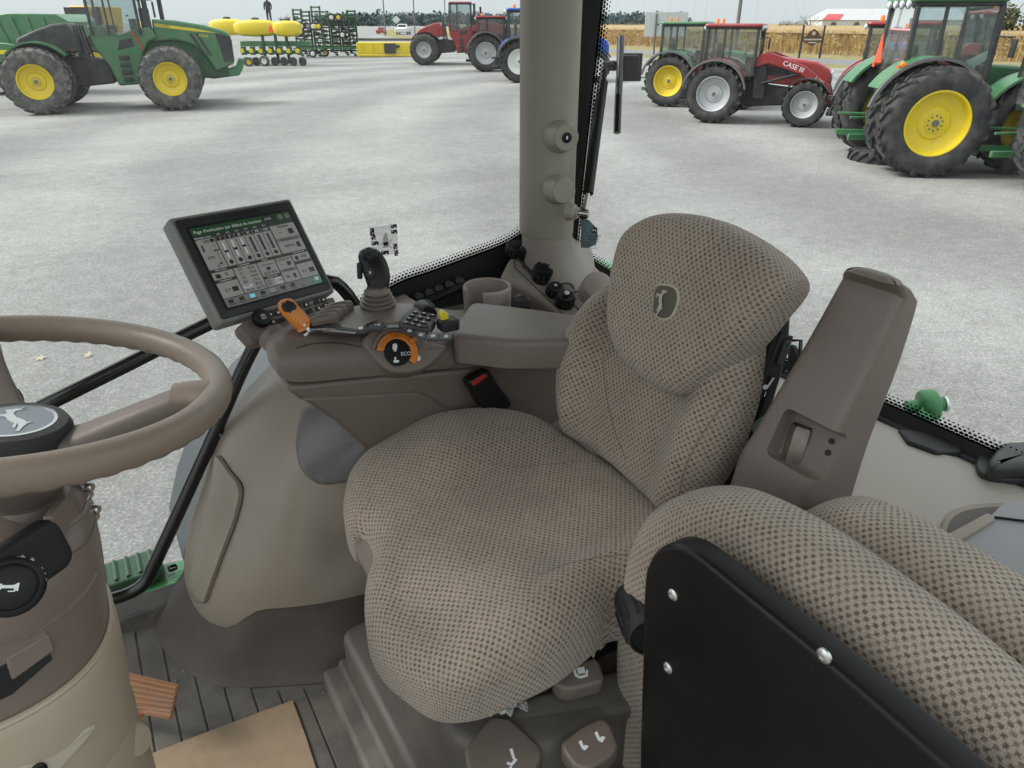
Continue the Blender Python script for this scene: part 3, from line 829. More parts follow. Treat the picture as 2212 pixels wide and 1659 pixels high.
# tray ring and grey lid at the right margin
def shz(x, y):      # height of the shelf there
    xr = min(rc, key=lambda p: abs(p.y - y)).x; T = [(-.51, .36), (-.46, .41), (-.37, .44), (-.27, .468), (-.17, .498), (-.09, .520), (-.05, .526)]; dx = x - xr
    for (a, za), (b, zb) in zip(T, T[1:]):
        if a <= dx <= b: return za + (zb - za) * (dx - a) / (b - a)
    return .42 if dx < -.4 else .52
def on_shelf(px, py):
    z = .47
    for k in range(25): p = Z(px, py, z); z = z * .5 + .5 * shz(p.x, p.y)
    return Z(px, py, z)
T0 = on_shelf(2130, 1140); SN = Vector((-.28, 0, 1)).normalized()
tM = frame(T0 + SN * .006, (0, -1, 0), SN)
to_ = [(2028, 1165), (2034, 1130), (2050, 1106), (2085, 1090), (2150, 1084), (2280, 1084), (2330, 1150), (2250, 1260), (2100, 1240), (2040, 1200)]
pad('tray_rim', inplane(to_, tM), tM, BEIGE, sh, R=.005, th=.02, n=80)
ti = [(2044, 1160), (2050, 1130), (2066, 1112), (2095, 1100), (2150, 1094), (2260, 1094), (2300, 1150), (2230, 1240), (2110, 1225), (2056, 1190)]
pad('tray_well', inplane(ti, tM), off(tM, z=.0015), TAUPE_D, sh, R=.003, th=.012, n=80)
lid = thing('cooler_lid', 'grey flat cooler lid with beige edge strip beside the folded jump seat', 'lid', T0)
gM = off(tM, z=.035)
pad('lid', inplane([(2068, 1158), (2140, 1112), (2168, 1082), (2290, 1075), (2420, 1120), (2420, 1420), (2200, 1380), (2090, 1240)], gM), gM, GREYL, lid, R=.004, th=.03, crv=False, rnd=.01)
eM = off(gM, z=.006)
slab('edge_strip', inplane([(2036, 1158), (2132, 1106), (2148, 1113), (2148, 1122), (2056, 1180)], eM), eM, BEIGE, lid, th=.014, bev=.003)
GN = gM.to_3x3() @ Vector((0, 0, 1))
tube('cord', [PL(x, y, gM.translation + GN * .002, GN) for x, y in ((2148, 1117), (2180, 1121), (2260, 1131))], .002, BLACK, lid, n=6)
# dark outer fender arch beyond the glass
of_ = thing('outer_fender', 'dark slate outer fender arch beyond the side glass', 'fender', YY(400, 1200, YG + .03))
OM = frame((0, YG + .03, 0), (1, 0, 0), (0, -1, 0))
slab('arch', inplane([(395, 1215), (418, 1110), (448, 1030), (492, 945), (548, 868), (622, 800), (680, 770), (690, 850), (600, 890), (545, 930), (500, 985), (450, 1110), (415, 1230)], OM), OM, mat('slate_fender', (.045, .052, .058), .5, var=.1), of_, th=.25, bev=.01)
# ================================================================== operator seat
def S(t): t = max(0, min(1, t)); return t * t * (3 - 2 * t)
seat = thing('operator_seat', 'large fabric operator seat with patterned taupe cushion and backrest', 'seat', (.48, .78, 0))
cush = [Z(1290, 985, .47), Z(1248, 955, .475), Z(1167, 927, .475), Z(1062, 910, .475), Z(956, 919, .475), Z(871, 944, .472), Z(799, 976, .468), Z(757, 1021, .46), Z(744, 1080, .445), Z(744, 1130, .435), Z(760, 1172, .43), Z(785, 1172, .435),
        Z(803, 1196, .435), Z(808, 1230, .43), Z(797, 1268, .425), Z(790, 1321, .42), Z(797, 1401, .41), Z(825, 1458, .405), Z(871, 1503, .40), Z(914, 1534, .40), Z(964, 1549, .40), Z(1041, 1540, .40), Z(1125, 1499, .405), Z(1210, 1450, .41), Z(1286, 1385, .415), Z(1325, 1350, .42), Vector((.57, .555, 0)),
        Vector((.645, .575, 0)), Vector((.705, .63, 0)), Vector((.73, .72, 0)), Vector((.73, .86, 0))]
def hcush(x, y):
    b = S((abs(y - .785) - .10) / .13) * S((x - .34) / .16)
    return .034 * b - .012 * math.exp(-((x - .52) / .16) ** 2 - ((y - .79) / .13) ** 2) - .034 * S((.36 - x) / .15)
cu = pad('cushion', [(p.x, p.y) for p in cush], Matrix.Translation((0, 0, .50)), FAB, seat, R=.052, th=.135, hf=hcush, rings=22, n=150, rs=8, Rb=.035)
TB = R_(18)
BM = frame((.665, .79, .50), (0, -1, 0), (-math.cos(TB), 0, math.sin(TB)))
bo = inplane([(1232, 930), (1228, 860), (1232, 790), (1254, 708), (1296, 645), (1352, 595), (1440, 565), (1550, 575), (1618, 612), (1656, 668), (1652, 750), (1628, 845), (1598, 930), (1566, 1005), (1526, 1070), (1490, 1110), (1450, 1112), (1405, 1082), (1322, 1005), (1266, 962)], off(BM, z=-.036))
def hback(x, y):
    b = S((abs(x + .01) - .085) / .065)
    return .040 * b * (1 - .4 * S((y - .25) / .2)) + .012 * math.exp(-((y - .12) / .09) ** 2) * (1 - b) - .014
br_ = pad('backrest', bo, BM, FAB, seat, R=.045, th=.11, hf=hback, rings=20, n=150, rs=8)
SEAMM = mat('fabric_seam', (.19, .155, .125), .95, var=.2, vs=200)
seam(br_, [(1302, 775), (1310, 850), (1328, 930), (1352, 990)], SEAMM, .0010)
seam(br_, [(1580, 850), (1522, 930), (1484, 1000), (1466, 1070)], SEAMM, .0010)
seam(cu, [(1000, 985), (1050, 1000), (1110, 1008), (1180, 1004), (1260, 996), (1320, 1000)], SEAMM, .0009)
seam(cu, [(1165, 1243), (1215, 1222), (1270, 1208), (1330, 1200), (1385, 1196)], SEAMM, .0009)
UM = off(BM, z=.046)
uo = inplane([(1328, 655), (1337, 582), (1357, 516), (1392, 481), (1445, 463), (1530, 469), (1604, 502), (1668, 546), (1706, 590), (1709, 620), (1692, 650), (1664, 684), (1626, 732), (1568, 792), (1503, 843), (1474, 853), (1440, 843), (1392, 807), (1352, 766), (1331, 714)], off(UM, z=-.030))
ucx = sum(p[0] for p in uo) / len(uo); ucy = sum(p[1] for p in uo) / len(uo)
up_ = pad('backrest_extension', uo, UM, FAB, seat, R=.026, th=.09, hf=lambda x, y: .012 * math.exp(-((x - ucx) / .12) ** 2) - .022 * S((y - ucy - .05) / .12), rings=18, n=150, rs=8)
# stitched emblem
ex = inplane([(1436, 652)], UM)[0]
EM = off(UM, ex[0], ex[1], .0125) @ Matrix.Rotation(R_(-4), 4, 'Z')
eb = inplane([(1418, 616), (1436, 612), (1458, 618), (1467, 632), (1466, 655), (1453, 685), (1436, 693), (1419, 687), (1410, 672), (1412, 640)], off(UM, z=.0125))
eI = EM.inverted() @ off(UM, z=.0125)
pad('emblem', [tuple((eI @ Vector((a, b, 0)))[:2]) for a, b in eb], EM, DEERT, up_, R=.0012, th=.008, rings=1, n=40, rs=2)
pad('emblem', [tuple((eI @ Vector((a, b, 0)) * .88)[:2]) for a, b in eb], off(EM, z=.0008), DEERG, up_, R=.0006, th=.006, rings=1, n=40, rs=2)
deer('deer', off(EM, .005, 0, .0035) @ Matrix.Rotation(R_(-58), 4, 'Z'), .0185, DEERT, up_)
# black back shell with switch, prints and round badge on the near side
SM = frame((0, .600, 0), (1, 0, 0), (0, -1, 0))
so = inplane([(1688, 655), (1704, 658), (1712, 690), (1709, 745), (1695, 800), (1674, 870), (1655, 915), (1650, 945), (1655, 1000), (1600, 1040), (1570, 1060), (1612, 960), (1650, 850), (1676, 745)], SM)
sh_ = slab('back_shell', so, SM, BLACK, seat, th=.03, bev=.012, seg=3)
q = inplane([(1683, 768)], SM)[0]; QM = off(SM, q[0], q[1], .002) @ Matrix.Rotation(R_(-14), 4, 'Z')
slab('switch_bezel', rrect(.030, .062, .003), QM, BLACKM, sh_, th=.003, bev=.001)
slab('switch', rrect(.014, .036, .002, 3, (.003, .006)), off(QM, z=.004), DGREY, sh_, th=.004, bev=.001)
slab('lamp', ring2(.003, 10, (.005, .018)), off(QM, z=.005), mat('teal_lamp', (.01, .10, .09), .2, var=0), sh_, th=.001)
for (px, py, s, z) in ((1664, 806, 'O', .012), (1652, 852, 'I', .012)):
    q = inplane([(px, py)], SM)[0]; text('print', s, z, off(SM, q[0], q[1], .0006) @ Matrix.Rotation(R_(-14), 4, 'Z'), WHITE, sh_)
q = inplane([(1660, 829)], SM)[0]; HM = off(SM, q[0], q[1], .0006) @ Matrix.Rotation(R_(-14), 4, 'Z')
slab('print', [(-.011, -.005), (-.006, -.009), (.001, -.008), (.009, .009), (.005, .010), (-.001, -.002), (-.009, -.001)], HM, WHITE, sh_, th=.0004)
q = inplane([(1638, 921)], SM)[0]
bdM = frame(SM @ Vector((q[0] + .004, q[1], .004)), (1, 0, 0), (-.3, -1, .2))
lathe('badge', [(.016, -.006), (.016, .001), (.0125, .002), (.012, .0012), (0, .0012)], bdM, mat('badge_green', (.16, .22, .17), .3, .2, var=.4, vs=300), sh_, n=24)
deer('badge_deer', off(bdM, z=.0016), .009, DEERT, sh_, th=.0004)
# belt retractor behind the shell
rt = thing('belt_retractor', 'black seat belt guide hanging behind the backrest shell', 'belt guide', D(1722, 790, 1.35))
rM = frame(D(1722, 770, 1.34), _r + (0,), ray(1722, 770) * -1)
slab('housing', inplane([(1703, 742), (1722, 745), (1733, 775), (1728, 815), (1712, 832), (1700, 810)], rM), rM, BLACKM, rt, th=.05, bev=.008)
tube('loop', [rM @ Vector((-.02, .03, .01)), rM @ Vector((.006, .03, .012)), rM @ Vector((.004, -.03, .012)), rM @ Vector((-.02, -.03, .01))], .004, BLACKG, rt, n=8)
# left armrest folded up
YA = .455
AR = [((1930, 617), (1958, 614), .070), ((1942, 626), (1974, 624), .082), ((1948, 643), (1986, 648), .088), ((1946, 652), (1986, 670), .090), ((1880, 790), (1946, 796), .098), ((1808, 930), (1888, 944), .106), ((1775, 1000), (1864, 1016), .112), ((1742, 1066), (1843, 1085), .118), ((1716, 1140), (1822, 1160), .120)]
rgs = []
for k, (a, b, w) in enumerate(AR):
    A0 = YY(a[0], a[1], YA); B0 = YY(b[0], b[1], YA); yv = Vector((0, w, 0)); ins = .014 if k else .020
    rr4 = []
    corners4 = [A0, B0, B0 + yv, A0 + yv]
    for i in range(4):
        c = corners4[i]; p = corners4[i - 1]; q = corners4[(i + 1) % 4]; l1 = (p - c).normalized() * ins; l2 = (q - c).normalized() * ins
        for s_ in range(6):
            t = s_ / 5; rr4.append((c + l1) * (1 - t) ** 2 + c * 2 * t * (1 - t) + (c + l2) * t * t)
    rgs.append(rr4)
cap = sum(rgs[0], Vector()) / len(rgs[0])
rgs = [list(x) for x in zip(*[spl(list(c), 30) for c in zip(*rgs)])]
rgs = [[cap.lerp(p, k_) + Vector((.35, 0, .94)) * o_ for p in rgs[0]] for k_, o_ in ((.05, .008), (.5, .0072), (.8, .005), (.93, .0025))] + rgs
bar_ = loft('armrest', rgs, TAUPE_L, seat); arm = bar_; tag(arm, 'taupe grained armrest folded upright beside the backrest')
Pt = YY(1880, 790, YA); Pb = YY(1742, 1066, YA); ev = (Pt - Pb).normalized(); nv = Vector((-ev.z, 0, ev.x)); nv = nv if nv.x < 0 else -nv
PKM = frame(YY(1786, 985, YA), ev, nv)
def cutter(c, s): 
    v, f = box_geo(c, s, PKM); o = mk('cutter', v, f, TAUPE_L, None, smooth=False, bev=.010, seg=3); return o
l0 = (YY(1806, 934, YA) - YY(1762, 1040, YA)).length
ysg = 1 if (PKM.to_3x3() @ Vector((0, 1, 0))).y > 0 else -1
carve(bar_, [cutter((-.002, ysg * .030, 0), (l0, .098, .052))])
for pl in bar_.data.polygons: pl.use_smooth = True
bar_.data.set_sharp_from_angle(angle=R_(35))
b_ = bar_.modifiers.new('bevel', 'BEVEL'); b_.width = .006; b_.segments = 3; b_.limit_method = 'ANGLE'; b_.angle_limit = R_(35)
nM = frame(YY(1722, 962, YA + .060) + nv * -.004, (1, 0, 0), Vector((.30, .10, .95)))
lathe('adjuster_nut', [(.0, -.032), (.018, -.031), (.0195, -.026), (.0195, .022), (.0175, .028), (.0, .029)], nM, STEELW, arm, n=6, ang=20)
lathe('nut_end', [(0.0155, .026), (.0155, .0305), (0, .0305)], nM, BLACK, arm, n=20)
for q_, (ly, lx) in enumerate(((.040, .016), (.034, .000))):
    lathe('hole', [(.0042, 0), (.0042, .001), (0, .001)], PKM @ Matrix.Translation((lx, ysg * ly * .4, -.0255)), BLACK, arm, n=10)
lathe('screw_hole', [(.009, 0), (.009, .0012), (0, .0012)], frame(YY(1648, 1064, YA + .085) + nv * .002, (0, 1, 0), nv), BLACK, arm, n=14)
# ------------------------------------------------------------------ seat suspension base with its paddles
g = [(.27, .99), (.27, .60), (.36, .53), (.80, .53), (.80, .99)]
base = pad('seat_base', g, Matrix.Translation((0, 0, .30)), TAUPE_D, seat, R=.02, th=.20, crv=False, rnd=.04, rings=3)
pad('plinth', [(.23, 1.03), (.23, .56), (.34, .44), (.90, .44), (.90, 1.03)], Matrix.Translation((0, 0, .16)), TAUPE_D, base, R=.015, th=.16, crv=False, rnd=.03, rings=3)
pad('bellows', [(.34, .93), (.34, .62), (.70, .62), (.70, .93)], Matrix.Translation((0, 0, .40)), BLACKM, base, R=.01, th=.14, crv=False, rnd=.03, rings=3)
# stepped mouldings along the front of the base
for k in range(2):
    box('step_moulding', (.245 - .03 * k, .78, .05 - .022 * k), (.05, .52 + .02 * k, .05), RUBBER, base, bev=.008)
# front handle seen in the cushion notch
fM = frame(Z(790, 1195, .435), Z(812, 1260, .435) - Z(775, 1130, .435), (-.8, 0, .6))
L_ = (Z(812, 1260, .435) - Z(775, 1130, .435)).length
fh = pad('front_handle', rrect(L_ * 1.05, .040, .008), fM, TAUPE, seat, R=.006, th=.03, crv=False, rings=1)
for k, t in enumerate((-.28, .30)):
    slab('print', [(-.008 + t * L_, -.008), (.006 + t * L_, -.010), (.008 + t * L_, -.006), (-.002 + t * L_, -.004), (-.004 + t * L_, .008), (-.008 + t * L_, .008)], off(fM, z=.0006), WHITE, fh, th=.0004)
    slab('print', rrect(.007, .003, .001, 2, (t * L_ + .004, .004)), off(fM, z=.0006), WHITE, fh, th=.0004)
PZ = .315
def paddle(name, label, px, z, prints, R=.006, th=.035):
    M = frame(Z(px[0][0], px[0][1], z), (1, 0, 0), (-.12, -.18, 1))
    o = inplane(px, M)
    t = pad(name, o, M, TAUPE, seat, R=R, th=th, crv=False, rnd=.008, rings=2); tag(t, label)
    for pr in prints:
        slab('print', inplane(pr, off(M, z=.0006)), off(M, z=.0008), WHITE, t, th=.0006)
    return t
paddle('fore_aft_paddle', 'big taupe paddle with white seat slide symbol at the bottom edge', [(1003, 1618), (1060, 1545), (1100, 1548), (1170, 1612), (1172, 1635), (1120, 1730), (1030, 1730), (1005, 1640)], .30,
       [[(1100, 1618), (1107, 1616), (1113, 1638), (1118, 1641), (1106, 1655), (1094, 1650), (1096, 1645), (1104, 1648), (1110, 1641), (1107, 1638)], [(1100, 1657), (1106, 1654), (1106, 1659), (1109, 1664), (1099, 1664)]])
paddle('isolator_paddle', 'taupe double paddle with two white zigzag symbols', [(1212, 1602), (1260, 1565), (1300, 1548), (1318, 1560), (1338, 1612), (1325, 1632), (1270, 1665), (1240, 1655), (1215, 1622)], .325,
       [[(1250, 1603), (1256, 1598), (1261, 1612), (1264, 1609), (1272, 1612), (1264, 1621), (1258, 1618)], [(1284, 1583), (1290, 1579), (1296, 1594), (1300, 1590), (1308, 1592), (1301, 1604), (1293, 1600)]])
paddle('swivel_paddle', 'taupe swivel paddle with white seat symbol just under the cushion side', [(1190, 1470), (1235, 1432), (1285, 1418), (1296, 1430), (1306, 1462), (1300, 1474), (1235, 1490), (1212, 1488)], .36,
       [[(1237, 1446), (1243, 1444), (1246, 1456), (1252, 1460), (1264, 1457), (1266, 1446), (1270, 1447), (1270, 1461), (1254, 1466), (1242, 1461)], [(1245, 1443), (1262, 1440), (1264, 1453), (1250, 1456)]])
paddle('small_latch', 'small taupe latch with white mark half hidden at the bottom edge', [(1125, 1640), (1150, 1625), (1185, 1628), (1185, 1690), (1130, 1690)], .24, [[(1165, 1640), (1180, 1632), (1182, 1636), (1176, 1650), (1170, 1655), (1172, 1645), (1166, 1645)]])
# raised housing between the paddles
hM = frame(Z(1200, 1540, .30), (1, 0, 0), (-.1, -.25, 1))
hb = pad('suspension_cover', inplane([(1090, 1545), (1140, 1500), (1220, 1480), (1330, 1440), (1400, 1440), (1395, 1530), (1310, 1545), (1230, 1590), (1185, 1612)], hM), hM, TAUPE_D, seat, R=.012, th=.10, crv=False, rnd=.02, rings=3)
# black lumbar knob beside the cushion
kM = frame(D(1402, 1372, .94), (0, 0, 1), Vector((-.45, -.85, .15)))
kb = lathe('adjuster_knob', [(.032, -.08), (.032, -.01), (.029, .004), (.026, .006), (.024, .002), (0, .002)], kM, BLACKM, seat, n=28)
for k in range(14):
    a = 2 * math.pi * k / 14
    box('ridge', (.0322 * math.cos(a), .0322 * math.sin(a), -.035), (.003, .005, .05), BLACKM, kb, kM, bev=.001)
# torn plastic wrap hanging under the cushion edge
def wrap(name, label, px, z):
    t = thing(name, label, 'plastic wrap', Z(px[0][0], px[0][1], z), 'torn plastic wrap under the cushion')
    C_ = [Z(x, y, z) for x, y in px]; n = len(C_); cc = sum(C_, Vector()) / n
    v = [cc]; f = []
    rnd_ = random.Random(3)
    K = 5
    O = spl(C_, 40, True)
    for k in range(1, K + 1):
        for i in range(40):
            p = cc.lerp(O[i], k / K); p = p + Vector((rnd_.uniform(-1, 1), rnd_.uniform(-1, 1), rnd_.uniform(-1, 1.4))) * .0045; v.append(p)
    for i in range(40): f.append((0, 1 + i, 1 + (i + 1) % 40))
    for k in range(K - 1):
        for i in range(40): f.append((1 + k * 40 + i, 1 + (k + 1) * 40 + i, 1 + (k + 1) * 40 + (i + 1) % 40, 1 + k * 40 + (i + 1) % 40))
    mk('sheet', v, f, WRAPM, t, smooth=False)
wrap('plastic_wrap', 'crumpled clear plastic wrap scrap poking out below the cushion', [(1040, 1535), (1080, 1520), (1120, 1490), (1128, 1505), (1140, 1530), (1132, 1528), (1125, 1522), (1105, 1538), (1070, 1542)], .385)
wrap('plastic_wrap', 'tiny clear plastic wrap scrap under the cushion near the black knob', [(1250, 1405), (1275, 1395), (1300, 1385), (1305, 1395), (1290, 1402), (1285, 1412), (1262, 1412)], .385)
# ================================================================== jump seat folded up at the near right
js = thing('jump_seat', 'folded jump seat in patterned fabric with black bottom panel at lower right', 'seat', (.5, .25, .1))
J1 = frame((.520, .25, .5), (0, -1, 0), (-1, 0, .0))
jo = inplane([(1392, 1850), (1382, 1659), (1378, 1420), (1388, 1270), (1408, 1160), (1440, 1095), (1490, 1062), (1560, 1052), (1640, 1073), (1770, 1142), (2000, 1305), (2212, 1478), (2420, 1670), (2600, 1900), (2600, 2300), (1900, 2300)], off(J1, z=-.07))
pad('cushion', jo, J1, FAB, js, R=.052, th=.115, rings=8, n=170, rs=9, Rb=.045, hf=lambda x, y: 0)
J2 = frame((.484, .25, .5), (0, -1, 0), (-1, 0, .0))
bp_ = inplane([(1412, 1860), (1411, 1659), (1419, 1420), (1425, 1250), (1436, 1198), (1458, 1170), (1490, 1160), (1540, 1180), (1660, 1272), (1850, 1422), (2010, 1555), (2130, 1659), (2360, 1880), (2400, 2200), (1700, 2200)], J2)
pn = pad('bottom_panel', bp_, off(J2, z=.026), BLKPAN, js, R=.007, th=.034, rings=4, n=190, rs=4)
for px, py in ((1454, 1285), (1443, 1443), (1780, 1417)):
    q = inplane([(px, py)], off(J2, z=.026))[0]
    M = off(J2, q[0], q[1], .026)
    lathe('rivet', [(.0075, -.001), (.0072, .001), (.005, .003), (.003, .0034), (.0028, .002), (0, .002)], M, STEEL, pn, n=16)
J3 = frame((.655, .25, .5), (0, -1, 0), (-1, 0, .0))
j3 = inplane([(1640, 1400), (1690, 1190), (1730, 1120), (1790, 1080), (1860, 1070), (1940, 1098), (2090, 1178), (2212, 1250), (2400, 1370), (2600, 1560), (2600, 2000), (1900, 2000)], off(J3, z=-.085))
pad('backrest', j3, J3, FAB, js, R=.05, th=.12, rings=8, n=150, rs=9, Rb=.045)
# ================================================================== cardboard, pedal on the floor
cb = slab('cardboard', [tuple(Z(x, y, .008)[:2]) for x, y in ((330, 1628), (480, 1570), (632, 1514), (660, 1590), (692, 1690), (680, 1800), (330, 1800))], Matrix.Translation((0, 0, .010)), CARD, None, th=.004)
tag(cb, 'sheet of brown cardboard lying on the ribbed floor mat', 'cardboard')
pe = thing('brake_pedal', 'worn orange ribbed pedal behind the steering column', 'pedal', Z(340, 1510, 0))
pM = frame(Z(335, 1500, .13), Z(388, 1475, .13) - Z(300, 1455, .13), (.35, -.1, 1))
pq = inplane([(270, 1448), (297, 1455), (386, 1476), (388, 1482), (373, 1543), (368, 1546), (318, 1536), (270, 1520)], pM)
pad('plate', pq, pM, PEDAL, pe, R=.003, th=.012, crv=False, rnd=.004, rings=1)
for k in range(6):
    t = k / 5.6 + .04
    a = Vector((296 + 18 * t - 24, 1460 + 72 * t, 0)); b = Vector((381 - 13 * t, 1484 + 56 * t, 0))
    P1 = PL(a.x, a.y, pM.translation, pM.to_3x3() @ Vector((0, 0, 1))); P2 = PL(b.x, b.y, pM.translation, pM.to_3x3() @ Vector((0, 0, 1)))
    tube('tread_rib', [P1, P2], .0035, PEDAL, pe, n=6)
tube('lever', [pM @ Vector((-.02, 0, -.012)), pM @ Vector((-.02, .0, -.06)), pM @ Vector((-.12, 0, -.10))], .009, ORANGE, pe)
# ================================================================== armrest console right of the seat
YC = 1.10
con = thing('armrest_console', 'taupe armrest console with orange controls beside the seat', 'console', (.5, 1.15, .4))
CM = frame((0, YC, 0), (1, 0, 0), (0, -1, 0))
def deckz(x): return .725 - .19 * (x - .25)
def seamz(x): return .662 - .1556 * (x - .216)
rgs = []
for k, (x, g_) in enumerate(((.212, .30), (.2135, .52), (.218, .74), (.228, .90), (.245, .98), (.27, 1), (.32, 1), (.38, 1), (.45, 1), (.52, 1), (.58, 1), (.62, 1), (.625, 1), (.85, 1))):
    zb = seamz(x); zt = deckz(x) - (0 if x < .622 else .045); h_ = zt - zb; mid = zb + h_ * .42; RS = min(.052, h_ * .8); ring = []; FY = 1.185 + .107 * S((x - .205) / .13)
    pts_ = [(1.10, zb)] + [(1.10 + RS * (1 - math.cos(a)), zt - RS * (1 - math.sin(a))) for a in [math.pi / 2 * q / 8 for q in range(9)]] + [(FY - .022, zt), (FY - .007, zt - .006), (FY, zt - .02), (FY, zb)]
    for (y, z) in pts_: ring.append(Vector((x, 1.15 + (y - 1.15) * (.55 + .45 * g_), mid + (z - mid) * g_)))
    rgs.append(ring)
ub = loft('upper_body', rgs, TAUPE, con, ang=30)
seam(ub, [(640, 752), (668, 744), (700, 741), (740, 742), (780, 750)], BLACKM, .0009)
seam(ub, [(780, 746), (792, 752), (812, 775), (832, 800), (850, 811), (880, 812), (940, 805), (975, 795), (992, 782)], BLACKM, .0009)
seam(ub, [(783, 748), (786, 730), (792, 718)], BLACKM, .0009)
lo_px = [(618, 834), (1215, 777), (1300, 770), (1300, 960), (1150, 1080), (880, 1040), (795, 975), (730, 915), (665, 872), (628, 850)]
slab('lower_body', inplane(lo_px, off(CM, z=-.006)), off(CM, z=-.006), TAUPE, con, th=.14, bev=.010, seg=3)
slab('side_relief', inplane([(640, 862), (860, 850), (905, 848), (930, 858), (990, 900), (1040, 935), (1100, 985), (1000, 1000), (860, 1010), (800, 972), (735, 912), (672, 872)], CM), off(CM, z=-.001), TAUPE, con, th=.02, bev=.005, seg=2)
P1 = Vector((.25, 1.15, deckz(.25))); P2 = Vector((.55, 1.15, deckz(.55)))
DM = frame(P1, P2 - P1, Vector((0, 0, 1)))         # the deck: local x towards the rear, local y towards the window
DN = DM.to_3x3() @ Vector((0, 0, 1))
def dk(x, y, z=0): return PL(x, y, P1 + DN * z, DN)
def dq(x, y, z=0): return tuple((DM.inverted() @ dk(x, y, z))[:2])
deck = pad('deck', [dq(*q) for q in [(690, 716), (702, 690), (745, 668), (805, 656), (880, 658), (930, 670), (975, 690), (978, 700), (900, 698), (800, 700), (780, 717)]], off(DM, z=.003), TAUPE, con, R=.0025, th=.006, crv=False, rnd=.012, rings=3)
def on_deck(px, z, th, m, parent, name, bev=.0, rnd=.0):
    return slab(name, [dq(x, y, z) for x, y in px], off(DM, z=z), m, parent, th=th, bev=bev)
Zd = .0040
STRIP = mat('strip_print', (.26, .26, .26), .5, var=0)
on_deck([(668, 702), (700, 698), (736, 700), (738, 706), (776, 712), (791, 716), (789, 720), (770, 718), (728, 712), (724, 708), (700, 707), (672, 708)], Zd, .0008, BLACKM, deck, 'lever_slot')
on_deck([(668, 710), (704, 709), (704, 711.5), (668, 712)], Zd, .0008, STRIP, deck, 'mark_strip')
on_deck([(712, 712), (768, 718), (768, 720.5), (712, 714)], Zd, .0008, STRIP, deck, 'mark_strip')
on_deck([(774, 707), (783, 705), (784, 709), (776, 711)], Zd, .0008, WHITE, deck, 'rabbit_print')
on_deck([(655, 722), (664, 717), (667, 719), (660, 726)], Zd, .0008, WHITE, deck, 'turtle_print')
# hydraulic paddles: four ribbed rollers along the window side
for k, (x, y) in enumerate(((700, 694), (710, 685), (721, 676), (733, 667))):
    c = dk(x, y, .006); M = frame(c, (1, 0, 0), DN)
    pad('hydraulic_paddle', rrect(.052, .017, .005), off(M @ Matrix.Rotation(R_(0), 4, 'Z'), z=.010), TAUPE, con, R=.005, th=.02, crv=False, rings=2, hf=lambda x, y: .004 * math.cos(x * 60))
# orange speed lever
lv = thing('speed_lever', 'orange hand lever with black thumb wheel on the console front', 'lever', dk(664, 714))
d0 = (dk(664, 714) - EYE).length / ray(664, 714).length
tube('shaft', [D(668, 716, d0), D(655, 700, d0 - .005)], .0045, STEEL, lv)
LM = frame(D(635, 682, d0 - .012), D(668, 700, d0) - D(605, 650, d0), ray(635, 682) * -1)
hl = pad('handle', inplane([(600, 664), (601, 653), (612, 646), (628, 645), (637, 652), (669, 688), (670, 700), (660, 712), (648, 718), (640, 713), (605, 675)], LM), LM, ORANGE, lv, R=.009, th=.034, crv=True, n=60, rings=4, hf=lambda x, y: .003)
slab('thumb_recess', spl_ if False else inplane([(607, 662), (609, 655), (627, 650), (634, 653), (641, 661), (640, 668), (620, 675), (612, 672)], off(LM, z=.004)), off(LM, z=.0042), BLACKM, hl, th=.002, bev=.0005)
TW = off(LM, *inplane([(624, 662)], off(LM, z=.004))[0], .001)
for k in range(7):
    a = (k - 3) * .25
    box('thumb_wheel_rib', ((k - 3) * .0026 * 1.0, (k - 3) * -.0006, .0045), (.0017, .013, .003), BLACK, hl, TW, bev=.0004)
slab('collar', inplane([(641, 716), (648, 719), (660, 713), (670, 702), (666, 697), (656, 706), (644, 711)], off(LM, z=.0035)), off(LM, z=.0036), mat('orange_collar', (.55, .17, .02), .4), hl, th=.002)
# round touch button
M = frame(dk(817, 706, .004), (1, 0, 0), DN)
rbn = lathe('round_button', [(.0155, 0), (.0150, .003), (.0125, .004), (.0118, .0025), (0, .0035)], M, DGREY, con, n=28)
slab('print', [(-.006, .004), (.0, .0), (.006, .004), (.006, .002), (.001, -.001), (.001, -.006), (-.001, -.006), (-.001, -.001), (-.006, .002)], off(M, z=.0045), WHITE, rbn, th=.0004)
# engine speed dial on the sloping face
FMc = frame(Vector((.42, 1.1040, deckz(.42) - .020)), (1, 0, -.19), (.0, -.80, .60))
fo = inplane([(776, 742), (800, 712), (840, 715), (880, 722), (930, 742), (968, 748), (948, 775), (915, 800), (880, 808), (845, 806), (822, 792)], FMc)
face = pad('dial_panel', fo, off(FMc, z=.006), TAUPE, con, R=.006, th=.05, crv=False, rnd=.012, rings=2)
dc = inplane([(856, 764)], FMc)[0]
dM = off(FMc, dc[0], dc[1], .0065)
def sector(r0, r1, a0, a1, n=20):
    o = [(r1 * math.cos(R_(a0 + (a1 - a0) * k / n)), r1 * math.sin(R_(a0 + (a1 - a0) * k / n))) for k in range(n + 1)]
    return o + [(r0 * math.cos(R_(a1 - (a1 - a0) * k / n)), r0 * math.sin(R_(a1 - (a1 - a0) * k / n))) for k in range(n + 1)]
hood = slab('dial_hood', sector(.0385, .047, 12, 168), off(dM, z=.005), TAUPE, face, th=.008, bev=.003)
ring_ = slab('dial_ring', sector(.0245, .0375, -42, 172), off(dM, z=.007), ORANGE, face, th=.008, bev=.0022)
